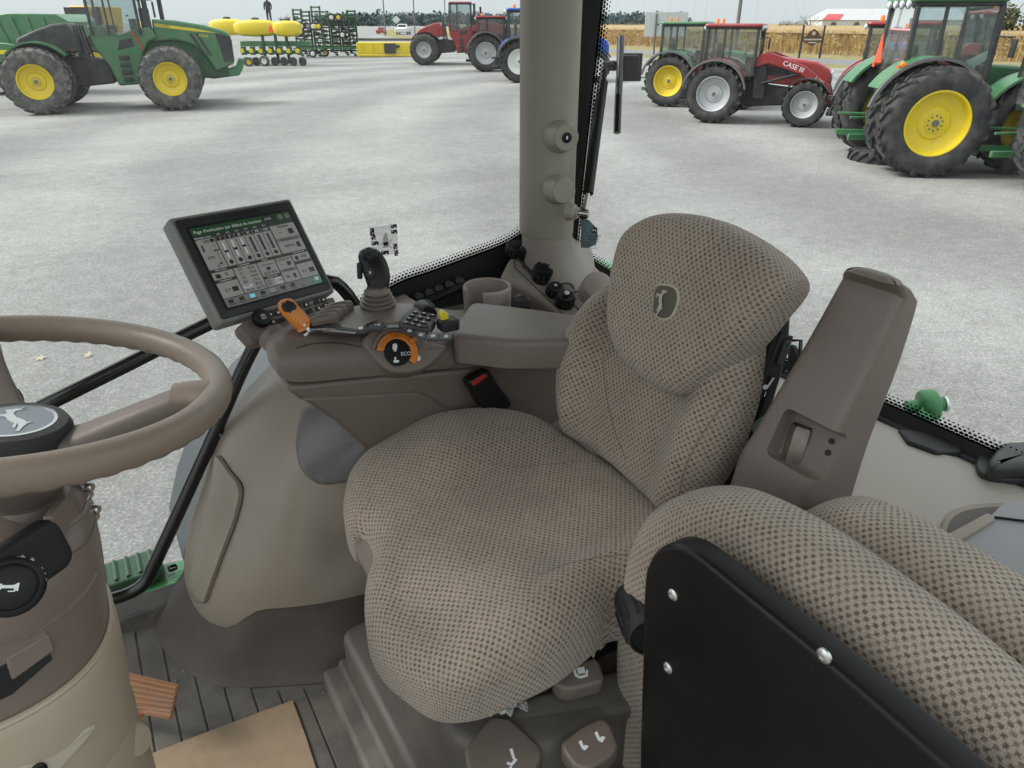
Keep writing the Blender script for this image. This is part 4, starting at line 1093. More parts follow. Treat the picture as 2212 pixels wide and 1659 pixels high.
for k in range(11):
    a = 80 + k * 8
    M = off(dM, .0315 * math.cos(R_(a)), .0315 * math.sin(R_(a)), .0073) @ Matrix.Rotation(R_(a), 4, 'Z')
    box('ring_groove', (0, 0, 0), (.008, .0009, .0006), mat('groove', (.20, .06, .01), .5, var=0) if k == 0 else bpy.data.materials['groove'], ring_, M, bev=0)
box('dial_grip', (.033, .008, .009), (.012, .010, .012), ORANGE, face, dM @ Matrix.Rotation(R_(18), 4, 'Z'), bev=.003)
slab('dial_disc', ring2(.0243, 40), off(dM, z=.0035), BLACK, face, th=.004, bev=.0006)
for a in (45, 128, 222):
    box('disc_rib', (.0155 * math.cos(R_(a)), .0155 * math.sin(R_(a)), .0038), (.016, .0012, .001), TAUPE, face, dM @ Matrix.Rotation(0, 4, 'Z') if False else off(dM) @ Matrix.Translation((0, 0, 0)), bev=0) if False else None
text('print', 'ECO', .0095, off(dM, .0145, -.004, .0040), WHITE, face)
slab('print', [(-.009, .006), (-.007, .015), (-.002, .017), (.001, .014), (.0, .007), (-.002, .005), (-.002, .002), (-.007, .002), (-.007, .005)], off(dM, z=.0040), WHITE, face, th=.0003)
bM_ = off(dM, -.006, -.0145, .0035)
lathe('dial_button', [(.0105, 0), (.0105, .002), (.0095, .003), (0, .003)], bM_, BLACK, face, n=24)
slab('print', [(-.005, -.005), (.004, -.005), (.005, -.001), (-.001, .0), (.001, .005), (-.003, .005), (-.003, 0), (-.006, -.002)], off(bM_, z=.0034), WHITE, face, th=.0003)
q = inplane([(902, 776)], FMc)[0]
slab('turtle_print', [(-.004, -.005), (.003, -.004), (.004, .003), (0, .006), (-.003, .003)], off(FMc, q[0], q[1], .0066), WHITE, face, th=.0003)
# button strip between dial and keypad
for (px) in ([(893, 714), (920, 717), (918, 732), (905, 728)], [(924, 717), (949, 719), (946, 733), (922, 732)], [(953, 719), (978, 720), (974, 733), (950, 733)], [(870, 708), (890, 712), (898, 722), (882, 716)]):
    bq = on_deck(px, .008, .004, DGREY, con, 'strip_button', bev=.001)
    cx_ = sum(p[0] for p in px) / 4; cy_ = sum(p[1] for p in px) / 4
    on_deck([(cx_ - 5, cy_ - 1), (cx_, cy_ - 4), (cx_ + 5, cy_ - 2), (cx_ + 4, cy_ + 2), (cx_ - 4, cy_ + 3)], .0085, .0004, GREYPR, con, 'print')
# domed keypad with its buttons
kp = pad('keypad', [dq(x, y, .01) for x, y in ((858, 700), (872, 680), (890, 664), (915, 668), (935, 678), (942, 694), (930, 714), (900, 708))], off(DM, z=.014), DGREY, con, R=.008, th=.016, crv=False, rnd=.01, rings=4)
KX = dq(885, 697, .014); KY = dq(912, 672, .014)
for r_i in range(3):
    for c_i in range(4):
        u = (r_i + .5) / 3; w = (c_i + .5) / 4
        px = 866 + 26 * w + (42 + 14 * w) * u; py = 699 - 29 * w + (8 - 2 * w) * u + 4 * u
        c = dk(px, py, .0145); M = frame(c, dk(px + 10, py + 2, .0145) - c, DN)
        b_ = slab('key', rrect(.0112, .0085, .002, 2), off(M, z=.0024), BLACK if (r_i + c_i) % 3 else DGREY, kp, th=.0024, bev=.0007, seg=1)
        slab('print', [(-.002, -.001), (.002, -.001), (.0, .002)], off(M, z=.0027), WHITE, kp, th=.0003)
RM = frame(dk(918, 672, .006), dk(935, 690, .006) - dk(905, 662, .006), DN)
g = MB()
g.lathe([(.0, -.022), (.014, -.022), (.016, -.019), (.016, .019), (.014, .022), (0, .022)], RM @ Matrix.Rotation(R_(90), 4, 'Y'), 20)
rl = g.build('scroll_roller', BLACK, con)
for k in range(7): box('roller_rib', (-.018 + .006 * k, .006, .0135), (.0022, .016, .003), DGREY, rl, RM, bev=.0006)
# yellow switch in its black well
M = frame(dk(968, 700, .006), (1, 0, 0), DN)
wl = pad('switch_well', rrect(.034, .030, .006), off(M, z=.010), BLACKM, con, R=.004, th=.02, crv=False, rings=1)
ys_ = MB(); ys_.poly([(-.009, 0), (.006, 0), (.004, .012), (-.005, .018), (-.010, .013)], -.006, .006)
mk('yellow_switch', [M @ (p + Vector((-.004, .004, .009))) for p in ys_.v], ys_.f, YELLOWP, con, bev=.002)
# hinged armrest lid
LZ1 = YY(981, 722, YC - .003); LZ2 = YY(1230, 727, YC - .003)
LDM = frame(LZ1, LZ2 - LZ1, Vector((0, 0, 1)))
lo = inplane([(979, 740), (983, 715), (1000, 690), (1014, 670), (1030, 666), (1120, 676), (1250, 694), (1330, 704), (1340, 745), (1240, 752), (1100, 754)], off(LDM, z=-.012))
def lidp(name, zz, th, sc=1.0): return pad(name, lo, off(LDM, z=zz), TAUPE_L, con, R=.014, th=th, crv=False, rnd=.014, rings=4, Rb=.004)
lidp('armrest_lid', .004, .058)
# joystick with its bellows
jy = thing('joystick', 'black hydraulic joystick with ribbed bellows on the console', 'joystick', dk(816, 664))
jb = dk(817, 662, .0); dj = (jb - EYE).length / ray(817, 662).length
jax = (D(812, 600, dj - .03) - jb).normalized()
BMj = frame(jb, (1, 0, 0), jax)
prof = [(.034, -.01), (.034, .002)]
for k in range(4):
    r0 = .0335 - k * .0030; z0 = .004 + k * .0075
    prof += [(r0 - .004, z0), (r0, z0 + .0025), (r0, z0 + .005), (r0 - .004, z0 + .0073)]
prof += [(.020, .036), (.018, .04), (0, .04)]
lathe('bellows', prof, BMj, TAUPE, jy, n=30, ang=50)
sec = [((815, 642), 19, 14), ((817, 632), 20, 16), ((818, 618), 23, 19), ((816, 600), 27, 22), ((811, 582), 29, 24), ((805, 565), 29, 24), ((800, 552), 26, 22), ((797, 543), 20, 18), ((796, 538), 10, 10)]
rings = []
for (px, py), rw, rd in sec:
    c = D(px, py, dj - .012); w = rw / FPX * dj; dd = rd / FPX * dj
    ax_ = Vector((_r[0], _r[1], 0)); az_ = Vector((.515, .857, .15)).normalized()
    rings.append([c + ax_ * (w * math.cos(2 * math.pi * k / 28)) + az_ * (dd * math.sin(2 * math.pi * k / 28)) for k in range(28)])
gp = loft('grip', rings, BLACK, jy)
for (x, y) in ((787, 546), (797, 540), (808, 546), (799, 551)):
    c = D(x, y, dj - .034); lathe('thumb_button', [(.0062, -.01), (.0062, .0), (.005, .002), (0, .0015)], frame(c, (1, 0, 0), Vector((-.2, -.5, .84))), DGREY, gp, n=14)
M = frame(D(799, 590, dj - .034), _r + (0,), ray(799, 590) * -1)
lathe('round_switch', [(.0095, -.008), (.0095, .0005), (.0085, .002), (0, .0015)], M, BLACKM, gp, n=20)
text('print', '9', .009, off(M, 0, 0, .0022), WHITE, gp)
box('trigger', (0, 0, 0), (.010, .030, .022), BLACK, gp, frame(D(777, 585, dj - .012), _r + (0,), ray(777, 585) * -1), bev=.003)
# seat belt buckle
bk = thing('seat_belt_buckle', 'black seat belt buckle with red button against the console side', 'buckle', YY(1110, 915, 1.06))
KM = frame(YY(1060, 850, 1.062), YY(1085, 888, 1.062) - YY(1036, 815, 1.062), (0, -1, .1))
bo_ = inplane([(1012, 830), (1014, 823), (1052, 802), (1060, 802), (1076, 828), (1106, 868), (1106, 878), (1066, 903), (1056, 902), (1030, 862)], KM)
bd_ = pad('body', bo_, KM, BLACK, bk, R=.005, th=.028, crv=False, rnd=.005, rings=2)
slab('release_button', inplane([(1018, 826), (1049, 807), (1053, 813), (1023, 834)], off(KM, z=.001)), off(KM, z=.0014), RED, bd_, th=.003, bev=.0006)
tube('strap', [YY(1080, 880, 1.065), YY(1095, 905, 1.065), YY(1122, 945, 1.06), YY(1140, 990, 1.05)], .010, BLACK, bk, n=8)
# ================================================================== console foot bracket and display
S0 = 1.28
TL = D(376, 476, S0)
vx = Vector((.939, .343, -.031)).normalized(); nz = Vector((.296, -.76, .579)).normalized()
W_, H_ = .258 * S0 / 1.35, .2085 * S0 / 1.35
FM = frame(TL, vx, nz)
FM = off(FM, W_ / 2, -H_ / 2, 0)
mon = thing('display_monitor', 'wide touch display showing the tractor run page above the console', 'monitor', FM @ Vector((0, -H_ / 2, -.03)))
pad('housing', rrect(W_ + .016, H_ + .016, .008), off(FM, z=-.004), MGREY, mon, R=.006, th=.038, crv=False, rings=1, rs=3)
bz = pad('bezel', rrect(W_, H_, .006), FM, mat('bezel_dark', (.020, .022, .024), .5, bump=.1), mon, R=.002, th=.006, crv=False, rings=1, rs=2)
SW, SH = .2268 * S0 / 1.35, .1763 * S0 / 1.35
sc0 = inplane([(407, 496)], FM)[0]; sc1 = inplane([(697, 610)], FM)[0]
SC = off(FM, (sc0[0] + sc1[0]) / 2, (sc0[1] + sc1[1]) / 2, .0008)
SW = abs(sc1[0] - sc0[0]); SH = abs(sc1[1] - sc0[1])
def emat(name, c, e=.55):
    m = mat(name, c, .25, var=0); b = m.node_tree.nodes['Principled BSDF']
    b.inputs['Emission Color'].default_value = tuple(c) + (1,); b.inputs['Emission Strength'].default_value = e; return m
E_BG = emat('lcd_dark', (.012, .013, .013)); E_HD = emat('lcd_header', (.006, .02, .008)); E_TL = emat('lcd_tile', (.20, .203, .185), .16)
E_GR = emat('lcd_grey', (.12, .122, .114), .16); E_BK = emat('lcd_black', (.008, .008, .009)); E_WH = emat('lcd_white', (.34, .35, .335), .2); E_GN = emat('lcd_green', (.02, .08, .05)); E_BL = emat('lcd_blue', (.08, .25, .3))
slab('screen_frame', rrect(SW + .008, SH + .008, .003), SC, BLACK, bz, th=.0006)
scr = slab('screen', rrect(SW, SH, .001, 1), off(SC, z=.0006), E_BG, bz, th=.0005)
def sr(u0, v0, u1, v1, m, z=.0010, r=.0006):
    w = (u1 - u0) * SW; h_ = (v1 - v0) * SH
    return slab('tile', rrect(w, h_, r, 1, (((u0 + u1) / 2 - .5) * SW, (.5 - (v0 + v1) / 2) * SH)), off(SC, z=z), m, scr, th=.0003)
def stx(u, v, s, size, m=None, al='CENTER'): return text('print', s, size, off(SC, (u - .5) * SW, (.5 - v) * SH, .0018), m or E_BK, scr, al, ext=.0001)
sr(0, 0, 1, .105, E_HD)
stx(.02, .058, "Page d'exécution par défaut du tracteur", .0088, E_WH, 'LEFT')
sr(.70, .012, .83, .092, E_BK, z=.0014, r=.002); stx(.75, .052, '14:23', .007, E_WH)
for u in (.885, .96): slab('tile', ring2(.0052, 16, ((u - .5) * SW, (.5 - .055) * SH)), off(SC, z=.0014), E_GR, scr, th=.0003); stx(u, .055, '+', .008, E_BK)
stx(.08, .13, 'Relevage arrière', .005, E_WH)
sr(.004, .15, .175, .525, E_TL); stx(.09, .185, '100', .0085); stx(.07, .385, '67%', .008); stx(.10, .50, '0', .008)
sr(.13, .16, .165, .20, E_BK, .0014); sr(.12, .30, .17, .315, E_BK, .0014); sr(.142, .20, .148, .5, E_GR, .0014); sr(.12, .46, .145, .48, E_BK, .0014); sr(.03, .22, .045, .30, E_BK, .0014)
for k, nm in enumerate(('I', 'II', 'III', 'XI', 'XII', 'XIII')):
    u = .185 + k * .0905
    stx(u + .042, .125, 'SCV', .0042, E_WH)
    sr(u, .15, u + .084, .525, E_TL); sr(u + .003, .153, u + .081, .20, E_BK, .0014); stx(u + .042, .177, nm, .0078, E_WH)
    sr(u + .033, .225, u + .052, .43, E_WH if k < 3 else E_BK, .0014)
    for q in range(6): sr(u + .018, .235 + q * .036, u + .028, .24 + q * .036, E_BK, .0014, .0001)
    if k < 3: sr(u + .026, .33 - .012 * k, u + .062, .36 - .012 * k, E_BK, .0016)
    slab('tile', ring2(.0042, 12, ((u + .042 - .5) * SW, (.5 - .478) * SH)), off(SC, z=.0014), E_BK, scr, th=.0003)
sr(.735, .15, .996, .525, E_TL); stx(.865, .178, 'Machine', .0075); sr(.735, .325, .996, .375, E_GR, .0014); stx(.865, .35, 'Compteurs A', .0072)
stx(.81, .25, '---', .008); stx(.835, .44, '1439.4', .0085); sr(.90, .22, .95, .29, E_BK, .0014); sr(.92, .41, .955, .48, E_BK, .0014)
sr(.004, .565, .20, .655, E_TL); stx(.13, .61, '0', .009); sr(.03, .59, .075, .64, E_BK, .0014); stx(.1, .545, 'PDF arrière', .0045, E_WH)
sr(.004, .695, .20, .885, E_TL); stx(.075, .80, '2.7', .0088); sr(.12, .77, .175, .83, E_BK, .0014); stx(.1, .675, 'Compteurs A', .0045, E_WH)
sr(.21, .565, .435, .885, E_TL); stx(.32, .545, 'Transmission', .0045, E_WH)
for k, (a, b) in enumerate((('F2', '42.0'), ('F1', '19.6'), ('O', 'KM/H'), ('R1', '19.6'), ('R2', '30.0'))):
    stx(.265, .60 + k * .052, a, .0082); stx(.37, .60 + k * .052, b, .0082 if k != 2 else .006)
sr(.225, .79, .31, .83, E_WH, .0014, .002); stx(.33, .86, 'Entièr. AUTO', .0072)
sr(.445, .565, .62, .745, E_TL); stx(.53, .715, '2247.8 h', .0082); sr(.47, .60, .60, .62, E_GR, .0014); sr(.51, .64, .55, .68, E_BK, .0014); stx(.53, .545, 'Régime', .0045, E_WH)
sr(.445, .785, .62, .885, E_TL); sr(.535, .80, .61, .87, E_WH, .0014, .002); stx(.573, .835, '2100', .0078); sr(.455, .80, .50, .87, E_GR, .0014); stx(.53, .765, 'Régime max', .0045, E_WH)
sr(.63, .565, .80, .885, E_TL); stx(.715, .59, 'Compteurs A', .0066); stx(.675, .65, '---', .008); sr(.73, .63, .77, .68, E_BK, .0014); sr(.63, .715, .80, .755, E_GR, .0014); stx(.715, .735, 'Machine', .0068); stx(.675, .82, '36', .0085); sr(.74, .79, .765, .85, E_BK, .0014)
sr(.81, .565, .996, .655, E_TL); stx(.93, .61, '540', .0085); sr(.835, .59, .87, .64, E_BK, .0014); stx(.9, .545, 'Prise de force', .0045, E_WH)
sr(.81, .695, .996, .885, E_TL); stx(.865, .80, '0.7', .0085); sr(.92, .77, .975, .83, E_BK, .0014)
sr(.004, .895, .996, .996, E_GR)
for k, nm in enumerate(('CONFIG', 'TRAVAIL', 'AUTOTRAC', 'OUTILS', 'CONDITION', 'PTO', 'ITEC', 'ISO', '?')):
    u = .055 + k * .105
    sr(u - .024, .91, u + .024, .955, (E_BK, E_BK, E_BL, E_BK, E_TL, E_BK, E_BK, E_GR, E_GR)[k], .0014); stx(u, .975, nm, .0042)
sr(.905, .895, .996, .996, E_GN, .0015); sr(.93, .91, .972, .955, E_WH, .0018)
text('maker_print', 'JOHN DEERE', .0125, off(FM, .012, H_ / 2 - .0095, .0006), mat('bezel_print', (.006, .006, .007), .6, var=0), bz)
# keypad bar under the display
kb2 = thing('keypad_bar', 'slim taupe keypad bar with black knob and buttons under the display', 'keypad', D(620, 700, 1.25))
KF = off(FM, 0, -H_ / 2 - .028, .006)
ko = inplane([(517, 703), (530, 692), (690, 648), (722, 640), (727, 655), (722, 662), (640, 712), (610, 732), (556, 745), (545, 742), (520, 715)], KF)
kbd = pad('bar', ko, KF, TAUPE, kb2, R=.005, th=.03, crv=False, rnd=.008, rings=1)
q = inplane([(562, 690)], KF)[0]; M = off(KF, q[0], q[1], .001)
kn = lathe('rotary_knob', [(.0165, 0), (.0165, .010), (.0145, .014), (.011, .0145), (0, .0145)], M, BLACK, kb2, n=30)
for k in range(24): box('knob_rib', (.0166 * math.cos(k * math.pi / 12), .0166 * math.sin(k * math.pi / 12), .006), (.0012, .0022, .009), BLACK, kn, M, bev=0)
slab('print', [(-.004, -.0045), (.004, -.0045), (.004, .0045), (-.004, .0045)], off(M, z=.0150), WHITE, kn, th=.0003); slab('print', rrect(.0062, .007, .001, 2), off(M, z=.0152), BLACK, kn, th=.0003); text('print', 'X', .006, off(M, z=.0156), WHITE, kn)
for r_i, row in enumerate(([(584, 680), (600, 676), (616, 671), (643, 664), (661, 659), (683, 653), (698, 648)], [(590, 696), (606, 692), (622, 687), (650, 677), (668, 672), (688, 666), (703, 660)])):
    for k, (x, y) in enumerate(row):
        q = inplane([(x, y)], KF)[0]
        slab('button', rrect(.0135, .0095, .002, 2, q), off(KF, z=.0022), BLACK, kb2, th=.002, bev=.0005, seg=1)
        if (k + r_i) % 3 != 2: slab('print', ring2(.0026, 8, q), off(KF, z=.0026), WHITE, kb2, th=.0003)
q = inplane([(700, 649)], KF)[0]
# bracket that carries display and keypad from the console
tube('support_arm', [D(585, 725, 1.27), D(618, 755, 1.26), D(640, 785, 1.25), D(655, 805, 1.24)], .026, TAUPE, kb2, n=12, prof=lambda a, t: 1.0)
# ================================================================== cup holder, trays and socket panel behind the console
tr_ = thing('side_tray', 'taupe moulded tray along the side window behind the console', 'tray', (.7, 1.36, .5))
trM = frame((.65, 1.38, .555), (1, 0, .04), (0, -.1, 1))
pad('tray', inplane([(905, 690), (930, 668), (1000, 615), (1090, 560), (1160, 560), (1250, 690), (1230, 740), (960, 740)], trM), trM, PANEL, tr_, R=.012, th=.12, crv=False, rnd=.02, rings=2)
cup = thing('cup_holder', 'taupe cup holder with open slot behind the armrest lid', 'cup holder', D(1052, 665, 1.55))
cc = D(1052, 618, 1.55); CUM = frame(cc, _r + (0,), (0, 0, 1))
rr = 51 / FPX * 1.55
a0 = R_(-98); a1 = R_(213)
prof = [(rr * .98, -.10), (rr, -.05), (rr * 1.03, -.006), (rr * 1.02, 0), (rr * .97, .003), (rr * .91, .0), (rr * .90, -.01), (rr * .86, -.085)]
v, f = lathe_geo(prof, CUM, 40, a0, a1)
f += [tuple(k * 41 for k in range(len(prof))), tuple(k * 41 + 40 for k in range(len(prof)))[::-1]]
mk('wall', v, f, PANEL, cup)
lathe('cup_floor', [(0, -.084), (rr * .97, -.086), (rr * .97, -.098), (0, -.1)], CUM, TAUPE, cup, n=30)
bp2 = thing('power_outlet_cap', 'black round power outlet cap beside the cup holder', 'outlet', D(1135, 660, 1.5))
M = frame(D(1126, 658, 1.52), (0, 0, 1), Vector((-.5, -.8, .3)))
lathe('cap', [(.022, -.02), (.022, .004), (.020, .008), (.014, .009), (0, .009)], M, BLACK, bp2, n=24)
box('cap_tab', (0, 0, .010), (.012, .04, .005), BLACK, bp2, M, bev=.002)
# corner panel, sloping from the pillar foot
A_ = YY(1100, 545, 1.47); B_ = YY(1245, 520, 1.44); C_ = Z(1232, 700, .585)
PN = (B_ - A_).cross(C_ - A_).normalized()
if PN.z < 0: PN = -PN
PM = frame(A_, C_ - A_, PN)
sp_ = thing('corner_trim', 'taupe corner panel with capped sockets at the foot of the pillar', 'trim panel', C_)
pad('panel', inplane([(1078, 600), (1098, 560), (1112, 545), (1140, 522), (1175, 512), (1238, 512), (1262, 545), (1300, 585), (1340, 625), (1330, 760), (1240, 720), (1228, 690), (1130, 622)], PM), PM, PANEL, sp_, R=.014, th=.08, crv=False, rnd=.02, rings=3)
# flared foot of the pillar blending into the panel
rgs = []
base_ring = [PL(p.x, p.y, A_, PN) if False else None for p in []]
top = psec(.79, .90)
for s_, e_ in ((0, 0), (.25, .03), (.5, .12), (.72, .32), (.88, .62), (1.0, 1.0)):
    rg_ = []
    for q in top:
        d = Vector((q.x - PC.x, q.y - PC.y, 0)); w = Vector((q.x, q.y, 0)) + d * (e_ * (1.2 * S((d.x * .9 - d.y * .5 + .03) / .06)))
        zp = A_.z - ((w.x - A_.x) * PN.x + (w.y - A_.y) * PN.y) / PN.z - .004       # height of the panel there
        rg_.append(Vector((w.x, w.y, q.z + (max(zp, .5) - q.z) * s_)))
    rgs.append(rg_)
loft('pillar_flare', rgs, PANEL, sp_, caps=(False, False))
def pline(px): return tube('seam_line', [PL(x, y, A_ + PN * .0008, PN) for x, y in px], .0011, BLACKM, sp_, n=5)
pline([(1110, 566), (1112, 578), (1240, 700)]); pline([(1110, 566), (1135, 548), (1145, 552), (1262, 682)])
pline([(1222, 585), (1225, 580), (1232, 582), (1254, 610), (1252, 616), (1246, 614), (1222, 585)])
def sock(px, py, r, h_, parts, label, cord=None, flat=False):
    c = PL(px, py, A_, PN)
    d = (c - EYE).length; R0 = r / FPX * d * .95; M = frame(c, (1, 0, 0), PN)
    t = b = lathe('socket_cap', [(R0 * 1.08, 0), (R0 * 1.08, h_ * .25), (R0 * .95, h_ * .3), (R0 * .95, h_ * .8), (R0 * .85, h_), (R0 * .4, h_), (R0 * .35, h_ * 1.15), (0, h_ * 1.15)], M, BLACK, sp_, n=24); tag(t, label)
    for k in range(parts):
        a = 2 * math.pi * k / parts
        box('grip_rib', (R0 * .97 * math.cos(a), R0 * .97 * math.sin(a), h_ * .55), (R0 * .1, R0 * .16, h_ * .5), DGREY, b, M @ Matrix.Rotation(0, 4, 'Z'), bev=0)
    if cord:
        tube('tether', [M @ Vector((0, 0, h_ * 1.1)), M @ Vector((R0 * 1.2, -R0 * .2, h_ * 1.25)), M @ Vector((R0 * 2.0, -R0 * .3, h_ * .9)), M @ Vector((R0 * 2.2, -R0 * 1.0, h_ * .3)), M @ Vector((R0 * 1.3, -R0 * 1.3, .003))], .0016, BLACK, t, n=6, smooth_path=18)
    return t, M, R0
sock(1112, 545, 22, .022, 14, 'black capped round socket on the panel corner nearest the side glass', True)
t, M, R0 = sock(1172, 600, 24, .034, 12, 'tall black threaded socket cap with tether in the panel middle', True)
t, M, R0 = sock(1197, 633, 19, .022, 10, 'small black socket cap with pale dot on the corner panel', True)
lathe('dot', [(.004, .0), (.003, .002), (0, .002)], off(M, z=.0255), GREYPR, t, n=10)
t, M, R0 = sock(1219, 655, 21, .026, 16, 'open black socket with metal pin, lowest on the corner panel', True)
lathe('pin', [(.006, .0), (.006, .006), (.003, .006), (.003, .003), (0, .003)], off(M, z=.029), STEEL, t, n=12)
for px, py in ((1186, 628), (1212, 640), (1208, 660), (1196, 648)):
    c = PL(px, py, A_, PN); lathe('screw', [(.0032, 0), (.003, .0015), (0, .002)], frame(c, (1, 0, 0), PN), STEEL, sp_, n=10)
c = PL(1150, 579, A_, PN); M = frame(c, PL(1165, 590, A_, PN) - PL(1140, 565, A_, PN), PN)
slab('blank_cover', rrect(.040, .040, .003), off(M, z=.004), DGREY, sp_, th=.004, bev=.001)
c = PL(1132, 560, A_, PN); M = frame(c, PL(1150, 575, A_, PN) - c, PN)
us = slab('plug_connector', rrect(.034, .034, .003), off(M, z=.004), DGREY, sp_, th=.004, bev=.001); box('plug', (0, 0, .02), (.018, .024, .034), BLACK, us, M, bev=.003); box('plug_rib', (-.01, 0, .024), (.003, .016, .02), DGREY, us, M, bev=.001)
# taupe dome at the panel's rear edge
lathe('dome_cover', [(.036, -.05), (.036, -.006), (.032, .006), (.02, .012), (0, .014)], frame(D(1292, 618, 1.60), (1, 0, 0), (-.3, -.7, .6)), PANEL, sp_, n=28)
# black clips on the window band
for k in range(5):
    px, py = 905 + k * 22, 638 - k * 8.6
    t = thing('wire_clip', ['black wire clip, first of five, nearest the joystick', 'black wire clip, second of five from the joystick', 'black wire clip, middle one of five on the window band', 'black wire clip, fourth of five from the joystick', 'black wire clip, last of five, nearest the cup holder'][k], 'clip', YY(px, py + 15, 1.48), 'wire clips on the window band')
    M = frame(YY(px, py, 1.475), (1, 0, .12), (0, -.6, .8))
    slab('clip', [(-.011, -.008), (.011, -.008), (.011, .004), (.004, .006), (.003, .010), (-.003, .010), (-.004, .006), (-.011, .004)], M, DGREY, t, th=.008, bev=.001)
    box('clip_base', (0, -.004, -.016), (.026, .02, .022), BLACK, t, M, bev=.002)
tube('cable_channel', [YY(x, y, 1.48) for x, y in ((880, 672), (905, 655), (950, 637), (1005, 612), (1020, 606))], .014, BLACK, tr_, n=8)
# instruction sticker on the side glass
stk = thing('control_sticker', 'clear sticker with joystick diagram on the side window', 'sticker', YY(830, 555, YG - .006))
KM2 = frame(YY(829, 520, YG - .006), YY(859, 516, YG - .006) - YY(800, 524, YG - .006), (0, -1, 0))
slab('film', inplane([(798, 491), (856, 484), (862, 548), (804, 556)], KM2), KM2, glass_mat('sticker_film', (.93, .93, .93), dust=.2), stk, th=.0003)
def sk(px, m=BLACK): return slab('print', inplane(px, KM2), off(KM2, z=.0006), m, stk, th=.0002)
for (x, y, w, h_) in ((803, 501, 9, 15), (806, 513, 9, 10), (810, 526, 14, 8), (850, 489, 13, 8), (851, 501, 13, 8), (853, 533, 8, 12), (855, 547, 8, 12), (831, 546, 17, 8)):
    sk([(x - w / 2, y - h_ / 2), (x + w / 2, y - h_ / 2 - 1), (x + w / 2 + 1, y + h_ / 2 - 1), (x - w / 2 + 1, y + h_ / 2)]); [slab('print', inplane([(x + ox - 1.4, y + oy - 1.4), (x + ox + 1.4, y + oy - 1.6), (x + ox + 1.4, y + oy + 1.4), (x + ox - 1.4, y + oy + 1.6)], KM2), off(KM2, z=.0009), WHITE, stk, th=.0002) for ox, oy in ((-w * .25, -h_ * .22), (w * .2, h_ * .2))]
sk([(830, 505), (834, 503), (837, 507), (839, 520), (837, 530), (830, 531), (827, 522), (828, 510)], GREYPR)
sk([(826, 524), (841, 522), (840, 534), (829, 535)], mat('sticker_grey', (.55, .56, .55), .6, var=0))
for a, b in (((822, 528), (828, 524)), ((840, 530), (846, 536)), ((824, 538), (830, 532)), ((842, 522), (847, 517))):
    P_ = [YY(a[0], a[1], YG - .007), YY(b[0], b[1], YG - .007)]; tube('print', P_, .0005, BLACK, stk, n=4)
# ================================================================== steering wheel and column
sw = thing('steering_wheel', 'taupe steering wheel with deer emblem hub at the left edge', 'steering wheel', (-.105, .79, .80))
WC = Vector((-.105, .79, .879)); tt, ss = .1826, .149
WN = Vector((math.sin(tt) * math.cos(ss), math.sin(tt) * math.sin(ss), math.cos(tt)))
WM = frame(WC, (1, 0, 0), WN); WR = .1914
pts = [WM @ Vector((WR * math.cos(2 * math.pi * k / 144), WR * math.sin(2 * math.pi * k / 144), 0)) for k in range(144)]
def grip(n=16, r=.0152):
    v = []; f = []
    for i in range(216):
        a = 2 * math.pi * i / 216; c = Vector((math.cos(a), math.sin(a), 0))
        for k in range(n):
            b = 2 * math.pi * k / n
            rr_ = r * (1 + (.05 * math.sin(a * 52) if -2.6 < b - 2 * math.pi * (b > math.pi) < -.5 else 0))
            v.append(WM @ (c * (WR + rr_ * math.cos(b) * .95) + Vector((0, 0, rr_ * math.sin(b) * 1.05))))
    for i in range(216):
        for k in range(n):
            f.append((i * n + k, ((i + 1) % 216) * n + k, ((i + 1) % 216) * n + (k + 1) % n, i * n + (k + 1) % n))
    return mk('rim', v, f, WHEELM, sw, ang=70)
grip()
sp0 = WM.inverted() @ PL(455, 853, WC, WN); ang0 = math.atan2(sp0.y, sp0.x)
for k in range(3):
    a = ang0 + k * 2 * math.pi / 3; M = WM @ Matrix.Rotation(a, 4, 'Z')
    rg = []
    for x, w, h_, z in ((.030, .030, .018, -.068), (.055, .025, .016, -.060), (.10, .020, .015, -.036), (.145, .018, .0135, -.012), (.170, .019, .0125, -.001), (.184, .024, .0125, 0)):
        rg.append([M @ Vector((x, w * math.copysign(abs(math.cos(t)) ** .7, math.cos(t)), z + h_ * math.copysign(abs(math.sin(t)) ** .7, math.sin(t)))) for t in [2 * math.pi * q / 20 for q in range(20)]])
    s_ = loft('spoke', rg, TAUPE, sw)
    rg2 = [[M @ Vector((x, w * math.cos(t), z + h_ * math.sin(t))) for t in [2 * math.pi * q / 20 for q in range(20)]] for x, w, h_, z in ((.148, .0185, .0138, -.004), (.165, .0195, .0142, -.001), (.18, .026, .0145, 0), (.187, .03, .013, 0))]
    loft('grip_end', rg2, WHEELM, s_)
lathe('hub', [(.036, -.125), (.040, -.112), (.050, -.10), (.058, -.088), (.060, -.076), (.056, -.064), (.053, -.060), (0, -.060)], WM, TAUPE, sw, n=40)
hbk = lathe('hub_ring', [(.050, -.062), (.0525, -.056), (.052, -.044), (.048, -.037), (.040, -.0355), (.038, -.037), (0, -.037)], WM, mat('hub_black', (.02, .02, .021), .5, bump=.6, bs=420), sw, n=44)
lathe('emblem_border', [(.0385, -.037), (.0385, -.0355), (.0355, -.0352), (.0355, -.0365)], WM, STEEL, hbk, n=40)
slab('emblem_disc', ring2(.0357, 40), off(WM, z=-.0356), mat('emblem_blue_grey', (.16, .18, .21), .3, var=.1), hbk, th=.001)
deer('deer', off(WM, z=-.0348) @ Matrix.Rotation(R_(-58), 4, 'Z'), .027, STEEL, hbk)
